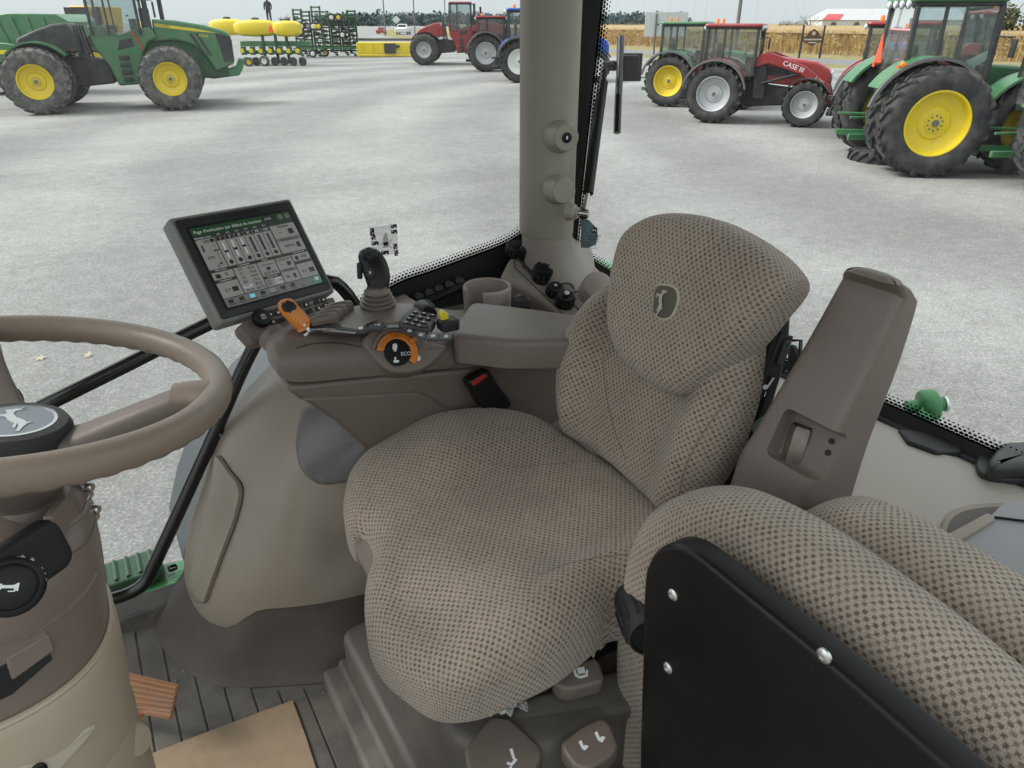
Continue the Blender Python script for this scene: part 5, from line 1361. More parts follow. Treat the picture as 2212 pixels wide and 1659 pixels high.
# column: taupe upper shroud over a pale lower shroud
col_ = thing('steering_column', 'steering column with taupe upper shroud and pale beige lower shroud', 'steering column', (-.2, .79, 0))
CC = (-.215, .80)
def silR(px, py, C=CC):
    v = ray(px, py); n2 = v.x ** 2 + v.y ** 2; t = (C[0] * v.x + C[1] * v.y) / n2
    return abs(C[0] * v.y - C[1] * v.x) / math.sqrt(n2), CAM_H + v.z * t
upper = [(178, 1030), (196, 1062), (207, 1100), (217, 1140), (225, 1185), (229, 1230), (232, 1280), (234, 1330), (232, 1390)]
lower = [(243, 1292), (252, 1310), (262, 1345), (272, 1400), (280, 1450), (284, 1480), (278, 1540), (275, 1600)]
def csec(Rr, z, tilt=0, e=2.35, fx=1.0):
    out = []
    for p in sect(CC, Rr * .985 * fx, Rr * .985, 56, e, 0):
        d = Vector((p.x - CC[0], p.y - CC[1], 0)); out.append(Vector((p.x, p.y, z + tilt * (d.y * .8 - d.x * .5))))
    return out
R0, z0 = silR(*upper[0])
rg = [csec(.03, z0 + .055, .3), csec(R0 * .55, z0 + .045, .3), csec(R0 * .8, z0 + .03, .3), csec(R0 * .93, z0 + .015, .3)]
for k, q in enumerate(upper):
    R1, z1 = silR(*q); rg.append(csec(R1, z1, .25 * max(0, 1 - k / 4)))
us_ = loft('upper_shroud', rg, COLT, col_, caps=(True, False))
seam(us_, [(4, 1228), (60, 1218), (110, 1208), (150, 1196), (182, 1176), (198, 1150), (206, 1122)], TAUPE_D, .0008)
seam(us_, [(4, 1392), (70, 1368), (130, 1330), (180, 1285), (208, 1240)], COLT, .003, lift=-.001, name='moulded_ridge')
seam(us_, [(4, 1166), (80, 1150), (140, 1138), (176, 1112), (190, 1085)], COLT, .0035, lift=-.0012, name='moulded_ridge')
v_ = [silR(*q) for q in lower]
rg = [csec(v_[0][0] - .010, v_[0][1] - .05), csec(v_[0][0] - .007, v_[0][1] + .001), csec(v_[0][0] - .003, v_[0][1] + .004), csec(v_[0][0], v_[0][1])]
rg += [csec(a, b) for a, b in v_[1:]] + [csec(v_[-1][0], .1), csec(v_[-1][0], 0)]
ls = loft('lower_shroud', rg, BEIGE_L, col_, caps=(False, False))
tube('lip', csec(v_[0][0] - .002, v_[0][1] + .002), .0042, BEIGE_L, col_, n=8, closed=True)
tube('shadow_gap', csec(v_[0][0] - .0085, v_[0][1] + .003), .0035, BLACKM, col_, n=6, closed=True)
# outer lower cowl, wider towards the bottom
lo3 = [(287, 1470), (293, 1500), (303, 1545), (318, 1590), (335, 1640), (345, 1680)]
rg = [csec(silR(*q)[0] - (.004 if k == 0 else 0), silR(*q)[1]) for k, q in enumerate(lo3)]
rg.append(csec(silR(*lo3[-1])[0], 0))
loft('lower_cowl', rg, BEIGE_L, col_, caps=(False, False))
# collar under the wheel
lathe('collar', [(.060, -.17), (.058, -.15), (.050, -.135), (.044, -.12), (0, -.12)], WM, COLT, col_, n=36)
def csurf(px, py, grow=0.0):
    """point on the column surface facing the eye, and its normal"""
    v = ray(px, py)
    for it in range(400):
        t = .35 + it * .0025; p = EYE + v * t
        allr = [silR(*q) for q in upper + lower + lo3]
        Rr = min(allr, key=lambda a: abs(a[1] - p.z))[0]
        if math.hypot(p.x - CC[0], p.y - CC[1]) <= Rr + grow: break
    n = Vector((p.x - CC[0], p.y - CC[1], 0)).normalized()
    return p, n
# seams, cover and blanking patch
p, n = csurf(138, 1112); M = frame(p + n * .001, (n.y, -n.x, 0), n + Vector((0, 0, .15)))
pad('blank_patch', rrect(.036, .024, .005), off(M, z=.0005), COLT, col_, R=.002, th=.01, crv=False, rings=1)
# steel hinge plate with bolts on the far side
for k, (px, py) in enumerate(((193, 1052), (207, 1100))):
    p = D(px, py, .80); M = frame(p, (0, 0, 1), (.857, -.515, 0))
    box('steel_plate', (0, 0, -.006), (.035, .012, .006), STEEL, col_, frame(p, (0, -.2, 1), (.857, -.515, 0)), bev=.001)
    lathe('bolt', [(.006, -.006), (.006, .002), (.0045, .004), (0, .004)], M, STEEL, col_, n=10)
# stalk switch with horn knob
stl = thing('stalk_switch', 'black indicator stalk knob with horn symbol on the column', 'switch', D(30, 1260, .62))
p, n = csurf(45, 1220); BMs = frame(p + n * .006, (n.y, -n.x, 0), n + Vector((0, 0, .25)))
pad('rubber_base', rrect(.092, .056, .016), BMs, BLACKM, stl, R=.008, th=.02, crv=False, rings=2)
kd = (ray(22, 1262) * -1).normalized(); kd = (kd + Vector((.0, 0, -.1))).normalized()
pk_ = D(24, 1266, .60)
KM3 = frame(pk_, _r + (0,), kd) @ Matrix.Scale(.9, 4)
lathe('stem', [(.019, -.06), (.021, -.03), (.0265, -.018), (.0285, -.012), (.0285, .001), (.0255, .004), (.022, .0045), (.0215, .0015), (.0205, .0015), (.020, .005), (.018, .0062), (0, .0066)], KM3, BLACK, stl, n=40)
slab('horn_print', [(-.011, .0045), (-.0095, .0045), (-.0085, .0025), (-.004, .0022), (.004, .0028), (.008, .006), (.0095, .006), (.0095, -.006), (.008, -.006), (.004, -.0022), (-.0085, -.0022), (-.0095, -.0042), (-.011, -.0042)], off(KM3, -.001, 0, .0070) @ Matrix.Rotation(R_(-4), 4, 'Z') @ Matrix.Diagonal((.72, .62, 1, 1)), WHITE, stl, th=.0004)
slab('horn_print', [(.006, .001), (.0062, -.0075), (-.002, -.0075), (-.002, -.0058), (.0045, -.0058), (.0045, .001)], off(KM3, -.001, 0, .0069) @ Matrix.Diagonal((.72, .62, 1, 1)), WHITE, stl, th=.0003)
for a in (62, 80): slab('arrow_print', [(-.003, -.001), (.001, -.001), (.001, -.0028), (.004, 0), (.001, .0028), (.001, .001), (-.003, .001)], off(KM3, .0265 * math.cos(R_(a)), .0265 * math.sin(R_(a)), .0025), STRIP, stl, th=.0012)
for a in (10, 22, 34): slab('mode_print', ring2(.0017, 8), off(KM3, .0266 * math.cos(R_(a)), .0266 * math.sin(R_(a)), .0020), STRIP, stl, th=.0012)
# tilt latch opening
p, n = csurf(35, 1450, .002); M = frame(p + n * .001, (n.y, -n.x, 0), n)
op = slab('latch_opening', [(-.03, -.016), (.022, -.016), (.022, .020), (.010, .022), (-.03, .010)], M, BLACKM, col_, th=.004)
slab('latch_plate', [(-.035, -.022), (.004, -.022), (.006, .006), (-.035, .0)], off(M, z=.002), COLT, col_, th=.006, bev=.002)
slab('latch_block', [(-.035, -.034), (.030, -.034), (.030, -.015), (-.035, -.015)], off(M, z=.0015), COLT, col_, th=.008, bev=.003)
# pale teardrop trim with a black plug low on the column
p, n = csurf(105, 1640); M = frame(p + n * .003, (n.y, -n.x, 0), n + Vector((0, 0, .3)))
td = pad('teardrop_trim', [(-.05, -.004), (-.01, .014), (.022, .018), (.03, .010), (.03, -.012), (.01, -.016), (-.03, -.012)], off(M, z=.003), mat('pale_trim', (.43, .38, .30), .4, var=.03), col_, R=.004, th=.012, n=48, rings=2)
lathe('plug', [(.008, .0), (.008, .002), (.005, .003), (0, .001)], off(M, .012, .0, .0035), BLACK, col_, n=18)
p, n = csurf(297, 1590); M = frame(D(297, 1600, .90), (0, 0, 1), (.75, -.6, .2))
lathe('end_cap', [(.022, -.03), (.021, .0), (.017, .006), (0, .007)], M, BEIGE_L, col_, n=24)
# door post with black switch at the left edge
dp = thing('corner_post', 'taupe slim post with black edge at the far left', 'post', D(0, 870, 1.1))
loft('post', [[D(-30, 640, 1.15), D(-6, 720, 1.15), D(-6, 720, 1.19), D(-30, 640, 1.19)], [D(-60, 900, 1.10), D(40, 885, 1.10), D(40, 885, 1.14), D(-60, 900, 1.14)]], TAUPE, dp)
tube('edge_trim', [D(30, 845, 1.12), D(38, 858, 1.12), D(44, 885, 1.12)], .008, BLACK, dp, n=8)
# glass maker's mark low on the side window
gm = thing('glass_mark', 'small black deer badge with print low on the side glass', 'decal', YY(372, 1232, YG - .006))
GM_ = frame(YY(373, 1227, YG - .007), (-1, 0, .05), (0, 1, 0)) if False else frame(YY(373, 1227, YG - .007), (1, 0, .1), (0, -1, 0))
slab('badge', rrect(.020, .018, .005), GM_, BLACK, gm, th=.0004); deer('deer', off(GM_, z=.0006) @ Matrix.Rotation(math.pi, 4, 'Y') if False else off(GM_, z=.0006), .0075, WHITE, gm, th=.0003)
for k, s in enumerate(('JOHN DEERE', 'E1 43R-001', 'AS3 M41', 'DOT 376')): text('print', s, .007, off(GM_, .004, -.018 - k * .009, .0004) @ Matrix.Scale(-1, 4, (1, 0, 0)), BLACK, gm)
# ================================================================== our own tractor outside the glass
GREEN = mat('green_paint', (.018, .16, .035), .35, var=.08, vs=3, coat=.3, dirt=(.16, .17, .14), ds=2.5, da=.3)
gs = thing('tractor_side_panel', 'green body panel of this tractor seen low through the side glass', 'body panel', (-.15, 1.7, -.3))
pad('panel', [(-.6, 1.55), (.05, 1.55), (.10, 1.62), (.05, 1.70), (-.25, 1.74), (-.6, 1.74)], Matrix.Translation((0, 0, -.06)), GREEN, gs, R=.02, th=.3, crv=False, rnd=.05, rings=2)
g2 = Matrix.Translation((-.17, 1.68, -.02))
gs2 = thing('step_plate', 'dark green ridged step beyond the side glass near the floor', 'step', (-.17, 1.68, -.1))
stp_ = pad('tread', rrect(.26, .10, .03), g2, mat('dark_green', (.008, .05, .018), .5, bump=.4, bs=120), gs2, R=.01, th=.04, crv=False, rings=1)
for k in range(9): tube('tread_ridge', [g2 @ Vector((-.11 + k * .027, -.04, .002)), g2 @ Vector((-.11 + k * .027, .04, .002))], .005, bpy.data.materials['dark_green'], gs2, n=6)
# green panel of the rear fender below the rear glass
rfx = thing('rear_fender', 'pale green rear fender edge below the rear window corner', 'fender', (1.25, 1.6, .2))
pad('panel', [tuple(Z(x, y, .45)[:2]) for x, y in ((1268, 556), (1345, 566), (1345, 700), (1268, 640))], Matrix.Translation((0, 0, .45)), GREEN, rfx, R=.02, th=.1, crv=False, rnd=.06, rings=2)
# green pulley-like fitting outside the rear glass
gf = thing('rear_fitting', 'green round fitting with steel pin outside the rear window', 'fitting', Z(2000, 905, .50))
gc = D(2005, 876, 1.75); GMf = frame(gc, (0, 0, 1), Vector((.75, -.55, .15)))
GFM = mat('fitting_green', (.04, .22, .07), .4, var=.15, vs=30)
lathe('disc', [(.012, -.022), (.036, -.018), (.040, -.012), (.040, .012), (.036, .018), (.012, .022)], GMf, GFM, gf, n=30)
lathe('axle', [(0, -.05), (.017, -.05), (.017, .042), (0, .042)], GMf, GFM, gf, n=16)
lathe('washer', [(.020, .036), (.020, .042), (0, .044)], GMf, STEEL, gf, n=16)
tube('stalk', [gc, D(1990, 915, 1.72), D(1985, 990, 1.70), D(1985, 1100, 1.68)], .018, GFM, gf, n=10)
# ================================================================== the yard
def ground_mat():
    m = bpy.data.materials.new('gravel_yard'); m.use_nodes = True
    N, L = nt(m); b = N['Principled BSDF']; b.inputs['Roughness'].default_value = .95; b.inputs['Specular IOR Level'].default_value = .2
    tc = N.new('ShaderNodeTexCoord')
    def noise(sc, det=6, ro=.6, map_=None):
        n = N.new('ShaderNodeTexNoise'); n.inputs['Scale'].default_value = sc; n.inputs['Detail'].default_value = det; n.inputs['Roughness'].default_value = ro
        if map_:
            mp = N.new('ShaderNodeMapping'); mp.inputs['Rotation'].default_value = (0, 0, map_[0]); mp.inputs['Scale'].default_value = map_[1]
            L.new(tc.outputs['Object'], mp.inputs[0]); L.new(mp.outputs[0], n.inputs['Vector'])
        else: L.new(tc.outputs['Object'], n.inputs['Vector'])
        return n.outputs[0]
    def rng(s, a, b_, c, d):
        r = N.new('ShaderNodeMapRange'); r.inputs[1].default_value = a; r.inputs[2].default_value = b_; r.inputs[3].default_value = c; r.inputs[4].default_value = d; L.new(s, r.inputs[0]); return r.outputs[0]
    def mul(a, b_):
        n = N.new('ShaderNodeMath'); n.operation = 'MULTIPLY'; L.new(a, n.inputs[0]); L.new(b_, n.inputs[1]); return n.outputs[0]
    big = rng(noise(.13, 5, .6), .3, .7, .85, 1.12)
    mid = rng(noise(.7, 8, .75), .3, .7, .92, 1.07)
    trk = rng(noise(1.0, 4, .6, (R_(-35), (.06, .5, 1))), .35, .7, 1.07, .92)     # wheel tracks swept through the gravel
    fine = rng(noise(42, 5, .75), .3, .7, .66, 1.32)
    vo = N.new('ShaderNodeTexVoronoi'); vo.inputs['Scale'].default_value = 34; L.new(tc.outputs['Object'], vo.inputs['Vector'])
    peb = rng(vo.outputs['Distance'], .0, .5, 1.25, .82)
    wv = N.new('ShaderNodeTexWave'); wv.wave_type = 'RINGS'; wv.rings_direction = 'Z'; wv.inputs['Scale'].default_value = .055; wv.inputs['Distortion'].default_value = 5; wv.inputs['Detail'].default_value = 4; wv.inputs['Detail Scale'].default_value = .6
    mpw = N.new('ShaderNodeMapping'); mpw.inputs['Location'].default_value = (-34, -6, 0); L.new(tc.outputs['Object'], mpw.inputs[0]); L.new(mpw.outputs[0], wv.inputs['Vector'])
    big = mul(big, rng(wv.outputs['Fac'], .2, .9, .86, 1.10))     # sweeping tyre tracks
    mid = mul(mid, rng(noise(5.0, 6, .7), .3, .7, .86, 1.13))
    k = mul(mul(big, mid), mul(mul(trk, fine), peb))
    sc = N.new('ShaderNodeVectorMath'); sc.operation = 'SCALE'; sc.inputs[0].default_value = (.296, .296, .282); L.new(k, sc.inputs['Scale'])
    L.new(sc.outputs[0], b.inputs['Base Color'])
    ad = N.new('ShaderNodeMath'); ad.operation = 'ADD'; L.new(fine, ad.inputs[0]); L.new(peb, ad.inputs[1])
    bu = N.new('ShaderNodeBump'); bu.inputs['Strength'].default_value = .6; bu.inputs['Distance'].default_value = .02; L.new(ad.outputs[0], bu.inputs['Height']); L.new(bu.outputs[0], b.inputs['Normal'])
    return m
gnd = mk('ground', [(-1500, -600, GZ), (1800, -600, GZ), (1800, 2400, GZ), (-1500, 2400, GZ)], [(0, 1, 2, 3)], ground_mat(), None, smooth=False)
tag(gnd, kind='structure')
# ================================================================== machines on the yard
JDG = mat('machine_green', (.036, .165, .06), .42, var=.12, vs=1.5, coat=.1, dirt=(.15, .155, .12), ds=1.4, da=.5)  # less saturated green, haze of the glass put into the colour
JDY = mat('machine_yellow', (.72, .55, .015), .42, var=.07, vs=3, dirt=(.35, .28, .1), ds=3, da=.35)
REDP = mat('machine_red', (.27, .013, .018), .42, var=.1, vs=1.5, coat=.15, dirt=(.2, .12, .1), ds=1.2, da=.35)
BLUP = mat('machine_blue', (.02, .075, .36), .4, var=.1, vs=1.5, coat=.15)
TYRE = mat('dusty_tyre', (.055, .055, .056), .85, var=.2, vs=8, bump=.4, bs=40, bd=.01, dirt=(.20, .185, .16), ds=4, da=.75)
TYRE_B = mat('black_tyre', (.022, .023, .025), .8, var=.2, vs=8, bump=.4, bs=40, bd=.01, dirt=(.10, .095, .085), ds=4, da=.6)
SILV = mat('silver_rim', (.46, .47, .48), .42, .2, var=.1, vs=4, dirt=(.3, .29, .27), ds=4, da=.4)
WHR = mat('white_rim', (.70, .70, .66), .45, var=.06)
DKM = mat('dark_machinery', (.022, .024, .026), .6, var=.3, vs=5, dirt=(.09, .085, .075), ds=3, da=.5)
DKG = mat('dark_green_machinery', (.012, .075, .028), .5, var=.25, vs=5, dirt=(.08, .085, .06), ds=3, da=.45)
GRYM = mat('grey_machinery', (.10, .105, .11), .5, var=.15, dirt=(.2, .19, .17), ds=2, da=.4)
AMBER = mat('amber_lens', (.75, .22, .015), .3, var=0)
LENS = mat('lamp_glass', (.62, .66, .68), .15, var=0)
REDL = mat('red_lens', (.55, .03, .02), .35, var=0)
SIGNO = mat('slow_sign_orange', (.80, .10, .035), .5, var=.05)
CABG = glass_mat('cab_glass', (.66, .75, .75), dust=.10)
WHT = mat('white_paint', (.62, .63, .62), .45, var=.04)
YZ = Matrix.Rotation(R_(90), 4, 'X')      # local z -> -y ; used for lathes about the axle
MESHES = {}
def link(name, me, parent, M):
    o = bpy.data.objects.new(name, me); COL.objects.link(o); o.parent = parent; o.matrix_local = M; return o
def wheel(parent, x, y, R, w, rr, rim, tyre, out=-1, lug=22, bolts=0, lugh=.055, dish=.5, name='wheel'):
    """axle along local y; out=-1: the dish faces -y"""
    key = (round(R, 3), round(w, 3), round(rr, 3), rim.name, tyre.name, lug)
    if key not in MESHES:
        hw = w / 2
        g = MB()
        g.lathe([(rr * .98, -hw * .78), (rr * 1.02, -hw * .92), (rr + (R - rr) * .35, -hw * 1.02), (rr + (R - rr) * .72, -hw * 1.0), (R - lugh * 1.25, -hw * .86), (R - lugh, -hw * .6), (R - lugh * .75, 0), (R - lugh, hw * .6), (R - lugh * 1.25, hw * .86),
                 (rr + (R - rr) * .72, hw * 1.0), (rr + (R - rr) * .35, hw * 1.02), (rr * 1.02, hw * .92), (rr * .98, hw * .78)], Matrix.Identity(4), 48)
        g.f = [q for q in g.f if len(q) == 4]
        for sgn in (-1, 1):
            for k in range(lug):
                a = 2 * math.pi * (k + (.5 if sgn > 0 else 0)) / lug
                tw = math.pi * 2 / lug * .85
                v = []
                for (z, da, h_) in ((sgn * hw * 1.0, tw, -.7), (sgn * hw * .92, tw * .9, 0), (sgn * hw * .45, tw * .35, .15), (sgn * hw * -.03, 0, .15)):
                    wd = .024 * (1.25 if abs(z) > hw * .8 else 1.0) * R
                    for rad, dd in ((R - lugh * 1.7 + min(0, h_) * lugh * 1.4, -1.35), (R + min(0, h_) * lugh * 1.2, -.9), (R + min(0, h_) * lugh * 1.2, .9), (R - lugh * 1.7 + min(0, h_) * lugh * 1.4, 1.35)):
                        an = a + da + dd * wd / R
                        v.append(Vector((rad * math.cos(an), rad * math.sin(an), z)))
                f = []
                for s in range(3):
                    for q in range(3): b = s * 4 + q; f.append((b, b + 1, b + 5, b + 4))
                f += [(0, 3, 2, 1), (12, 13, 14, 15)]
                g.add((v, f))
        t = g.build('tyre', tyre, None, ang=50); MESHES[key] = [t.data]; bpy.data.objects.remove(t)
        d = hw * dish
        prof = [(rr * .97, -hw * .75), (rr * 1.0, -hw * .86), (rr * .97, -hw * .90), (rr * .93, -hw * .86), (rr * .90, -hw * .45), (rr * .86, -hw * .30), (rr * .80, -hw * .26), (rr * .60, -hw * .12 - d * .0), (rr * .52, -hw * .10), (rr * .46, -hw * .22), (rr * .30, -hw * .26), (rr * .29, -hw * .34), (rr * .13, -hw * .36), (rr * .13, -hw * .44), (0, -hw * .44)]
        v, f = lathe_geo(prof, Matrix.Identity(4), 44); f = [q for q in f if len(q) == 4]
        t = mk('rim', v, f, rim, None, ang=30); MESHES[key].append(t.data); bpy.data.objects.remove(t)
        v, f = lathe_geo([(rr * .11, -hw * .44), (rr * .11, -hw * .50), (rr * .08, -hw * .53), (0, -hw * .53)], Matrix.Identity(4), 14)
        t = mk('hub', v, f, GRYM, None, ang=30); MESHES[key].append(t.data); bpy.data.objects.remove(t)
        b = lathe_geo([(rr * .028, 0), (rr * .028, -hw * .07), (0, -hw * .07)], Matrix.Identity(4), 8)
        t = mk('bolt', b[0], b[1], GRYM, None); MESHES[key].append(t.data); bpy.data.objects.remove(t)
    ms = MESHES[key]
    M = Matrix.Translation((x, y, R)) @ Matrix.Rotation(R_(-90 if out < 0 else 90), 4, 'X') @ Matrix.Rotation(x * 1.7 + y, 4, 'Z')
    t = link('tyre', ms[0], parent, M)
    rim_o = link('rim', ms[1], t, Matrix.Identity(4)); link('hub', ms[2], t, Matrix.Identity(4))
    for k in range(bolts):
        a = 2 * math.pi * k / bolts
        link('bolt', ms[3], t, Matrix.Translation((rr * .22 * math.cos(a), rr * .22 * math.sin(a), -w / 2 * .35)))
    return t
def arc_fender(name, parent, x, R, a0, a1, y0, y1, m, th=.03, n=16, z=None, lip=.10):
    z = R if z is None else z
    v = []; f = []
    for k in range(n + 1):
        a = R_(a0 + (a1 - a0) * k / n); c = Vector((math.cos(a), 0, math.sin(a)))
        lo_ = min(y0, y1); hi = max(y0, y1)
        for rad, y in ((R, lo_), (R + th, lo_), (R + th, hi), (R, hi)):
            v.append(Vector((x, y, z)) + c * (rad - (lip if False else 0)))
        if k:
            b = (k - 1) * 4
            for q in range(4): f.append((b + q, b + (q + 1) % 4, b + 4 + (q + 1) % 4, b + 4 + q))
    f += [(3, 2, 1, 0), tuple(n * 4 + q for q in range(4))]
    return mk(name, v, f, m, parent)
def cab_box(parent, x0, x1, z0, z1, hw, roof, frame_m, roof_over=.10, taper=.06, seatm=DKM, roofth=.16, rx=0.0, lamps=4):
    """pillars, panes, roof and a seat inside"""
    corners = []
    for sx in (0, 1):
        for sy in (-1, 1):
            xb = x0 if sx == 0 else x1; xt = xb + (taper if sx == 0 else -taper) + rx
            corners.append((Vector((xb, sy * hw, z0)), Vector((xt, sy * (hw - .06), z1))))
    for b, t in corners:
        g = MB(); g.bar(b, t, .10, .09); g.build('cab_pillar', frame_m, parent, bev=.015)
    # mid door pillar on each side
    for sy in (-1, 1):
        xm = x0 + (x1 - x0) * .36
        g = MB(); g.bar((xm, sy * hw, z0), (xm + rx, sy * (hw - .06), z1), .07, .06); g.build('cab_pillar', frame_m, parent, bev=.01)
        a, c = (0, 2) if sy < 0 else (1, 3)
        v = [corners[a][0], corners[c][0], corners[c][1], corners[a][1]]
        mk('side_pane', [p + Vector((0, sy * .01, 0)) for p in v], [(0, 1, 2, 3)], CABG, parent, smooth=False)
    for a, c, d in ((0, 1, -.01), (2, 3, .01)):
        v = [corners[a][0], corners[c][0], corners[c][1], corners[a][1]]
        mk('front_pane' if d > 0 else 'rear_pane', [p + Vector((d, 0, 0)) for p in v], [(0, 1, 2, 3)], CABG, parent, smooth=False)
    ro = [(x0 + taper + rx - roof_over * 1.4, -(hw - .06) - roof_over), (x1 - taper + rx + roof_over * 1.4, -(hw - .06) - roof_over), (x1 - taper + rx + roof_over * 1.4, (hw - .06) + roof_over), (x0 + taper + rx - roof_over * 1.4, (hw - .06) + roof_over)]
    pad('cab_roof', ro, Matrix.Translation((0, 0, z1 + roofth)), roof, parent, R=.06, th=roofth * .62, crv=False, rnd=.15, rings=2, rs=3)
    pad('roof_underside', [(p[0] * .97 + (x0 + x1) / 2 * .03, p[1] * .93) for p in ro], Matrix.Translation((0, 0, z1 + roofth * .45)), frame_m, parent, R=.03, th=roofth * .5, crv=False, rnd=.15, rings=1, rs=2)
    g = MB(); g.box((x0 + .55, 0, z0 + .18), (.5, .5, .25)); g.box((x0 + .32, 0, z0 + .55), (.14, .5, .7)); g.build('cab_seat', seatm, parent, bev=.04)
    g = MB(); g.box((x1 - .28, 0, z0 + .22), (.22, .35, .6)); g.rod((x1 - .42, -.2, z0 + .62), (x1 - .42, .2, z0 + .62), .03); g.build('dashboard', seatm, parent, bev=.03)
    for k in range(lamps):
        y = -(hw - .06) + (2 * hw - .12) * (k + .5) / lamps
        for xx, sgn in ((ro[0][0] + .01, -1), (ro[1][0] - .01, 1)):
            lathe('work_lamp', [(.07, -.02), (.07, .03), (.05, .045), (0, .05)], frame((xx, y, z1 + .03), (0, 0, 1), (sgn, 0, -.1)), LENS, parent, n=10)
def beacon(parent, x, y, z):
    lathe('beacon', [(.05, 0), (.05, .03), (.045, .05), (.045, .12), (.03, .15), (0, .155)], Matrix.Translation((x, y, z)), AMBER, parent, n=12)
def row_tractor(name, label, pos, head, s, body, rim, roof, group, Rr=.95, Rf=.70, wb=2.7, duals=False, loader=False, tyre=TYRE_B, cabframe=DKM, fenders=None, bolts=0, hoodz=1.95, front_yaw=0, mirror=True, wr=.55, wf=.42, tr=.88, ctop=2.72):
    t = thing(name, label, 'tractor', pos, group, rz=math.atan2(head[1], head[0]))
    t.scale = (s, s, s)
    rrr, rrf = Rr * .60, Rf * .60
    for sy in (-1, 1):
        wheel(t, 0, sy * tr, Rr, wr, rrr, rim, tyre, out=sy, lug=20, bolts=bolts)
        if duals: wheel(t, 0, sy * (tr + wr + .12), Rr, wr, rrr, rim, tyre, out=sy, lug=20, bolts=bolts)
        wf_ = wheel(t, wb, sy * .86, Rf, wf, rrf, rim, tyre, out=sy, lug=18, bolts=bolts, lugh=.045)
        if front_yaw: wf_.matrix_local = Matrix.Translation((wb, sy * .86, Rf)) @ Matrix.Rotation(front_yaw, 4, 'Z') @ Matrix.Translation((-wb, -sy * .86, -Rf)) @ wf_.matrix_local
        arc_fender('rear_fender', t, -.02, Rr + .09, 28, 150, sy * .55, sy * (tr + wr * .45), fenders or body, th=.05, n=20, z=Rr)
        arc_fender('fender_lip', t, -.02, Rr + .075, 10, 168, sy * (tr + wr * .40), sy * (tr + wr * .62), GRYM, th=.06, n=20, z=Rr)
        arc_fender('front_fender', t, wb, Rf + .06, 30, 165, sy * .70, sy * 1.05, DKM, th=.03, n=14, z=Rf)
        lathe('tail_lamp', [(.06, -.03), (.06, .02), (0, .03)], frame((-.78 * Rr, sy * (tr + .05), Rr * 1.72), (0, 0, 1), (-.8, sy * .3, .5)), REDL, t, n=12)
        g = MB(); g.box((.72, sy * .72, .62), (.42, .22, .05)); g.box((.72, sy * .74, .92), (.42, .2, .05)); g.box((.52, sy * .74, .8), (.03, .18, .6)); g.box((.92, sy * .74, .8), (.03, .18, .6)); g.build('step_ladder', DKM, t, bev=.01)
    hf_ = wb + .62
    g = MB()
    g.poly([(1.12, 1.22), (1.12, hoodz + .03), (1.8, hoodz), (wb + .15, hoodz - .12), (hf_ - .12, hoodz - .30), (hf_, hoodz - .46), (hf_ - .02, 1.02), (wb + .35, .98), (wb - .2, 1.12)], -.38, .38)
    hood = g.build('hood', body, t, bev=.07, seg=3)
    g = MB(); g.poly([(hf_ - .16, hoodz - .40), (hf_ + .015, hoodz - .52), (hf_ + .005, 1.10), (hf_ - .14, 1.08)], -.30, .30); g.build('grille', DKM, hood, bev=.02)
    for sy in (-1, 1):
        lathe('headlamp', [(.08, -.03), (.08, .02), (0, .03)], frame((hf_ - .02, sy * .24, hoodz - .47), (0, 0, 1), (1, sy * .3, .1)), LENS, hood, n=12)
        g = MB(); g.box((1.9, sy * .385, 1.55), (.9, .02, .26)); g.build('side_grille', DKM, hood)
    g = MB(); g.poly([(-.5, .62), (-.45, 1.35), (1.2, 1.32), (1.3, 1.15), (wb + .55, .95), (wb + .5, .62), (1.2, .50), (.2, .48)], -.30, .30); g.build('chassis', DKM, t, bev=.04)
    g = MB(); g.rod((wb, -.8, Rf), (wb, .8, Rf), .11, 10); g.rod((0, -tr - (wr if duals else 0), Rr), (0, tr + (wr if duals else 0), Rr), .14, 10); g.build('axle', DKM, t)
    g = MB(); g.box((.3, 0, 1.34), (1.5, 1.2, .14)); g.build('cab_floor_pan', DKM, t, bev=.03)
    cab_box(t, -.46, 1.12, 1.40, ctop, .76, roof, cabframe, rx=-.02)
    g = MB(); g.rod((1.22, -.46, 1.6), (1.22, -.46, 2.75), .055, 10); g.build('exhaust', DKM, t)
    if mirror:
        for sy in (-1, 1):
            g = MB(); g.bar((1.1, sy * .78, 2.5), (1.25, sy * 1.1, 2.45), .03); g.box((1.26, sy * 1.12, 2.28), (.05, .16, .32)); g.build('mirror', DKM, t, bev=.012)
    beacon(t, -.2, -.55, ctop + .15); beacon(t, -.2, .55, ctop + .15)
    # linkage
    for sy in (-1, 1):
        g = MB(); g.bar((-.4, sy * .32, .62), (-1.15, sy * .42, .52), .08, .12); g.bar((-.55, sy * .34, 1.35), (-.95, sy * .40, .56), .05, .05); g.build('hitch_arm', JDG if body is JDG else DKM, t, bev=.01)
    if loader:
        for sy in (-1, 1):
            g = MB(); g.poly([(.95, 1.75), (1.25, 2.05), (1.55, 2.08), (2.6, 1.72), (3.35, 1.22), (3.6, .62), (3.42, .58), (3.2, 1.05), (2.5, 1.48), (1.5, 1.78), (1.15, 1.66)], sy * .62 - .07, sy * .62 + .07); g.build('loader_arm', body, t, bev=.02)
            g = MB(); g.poly([(1.15, .75), (1.5, .75), (1.45, 1.85), (1.1, 1.9)], sy * .52 - .05, sy * .52 + .05); g.build('loader_tower', DKM, t, bev=.01)
            g = MB(); g.rod((1.35, sy * .62, 1.2), (2.7, sy * .62, 1.58), .045); g.rod((1.4, sy * .62, 1.95), (2.5, sy * .62, 1.72), .035); g.build('loader_ram', DKM, t)
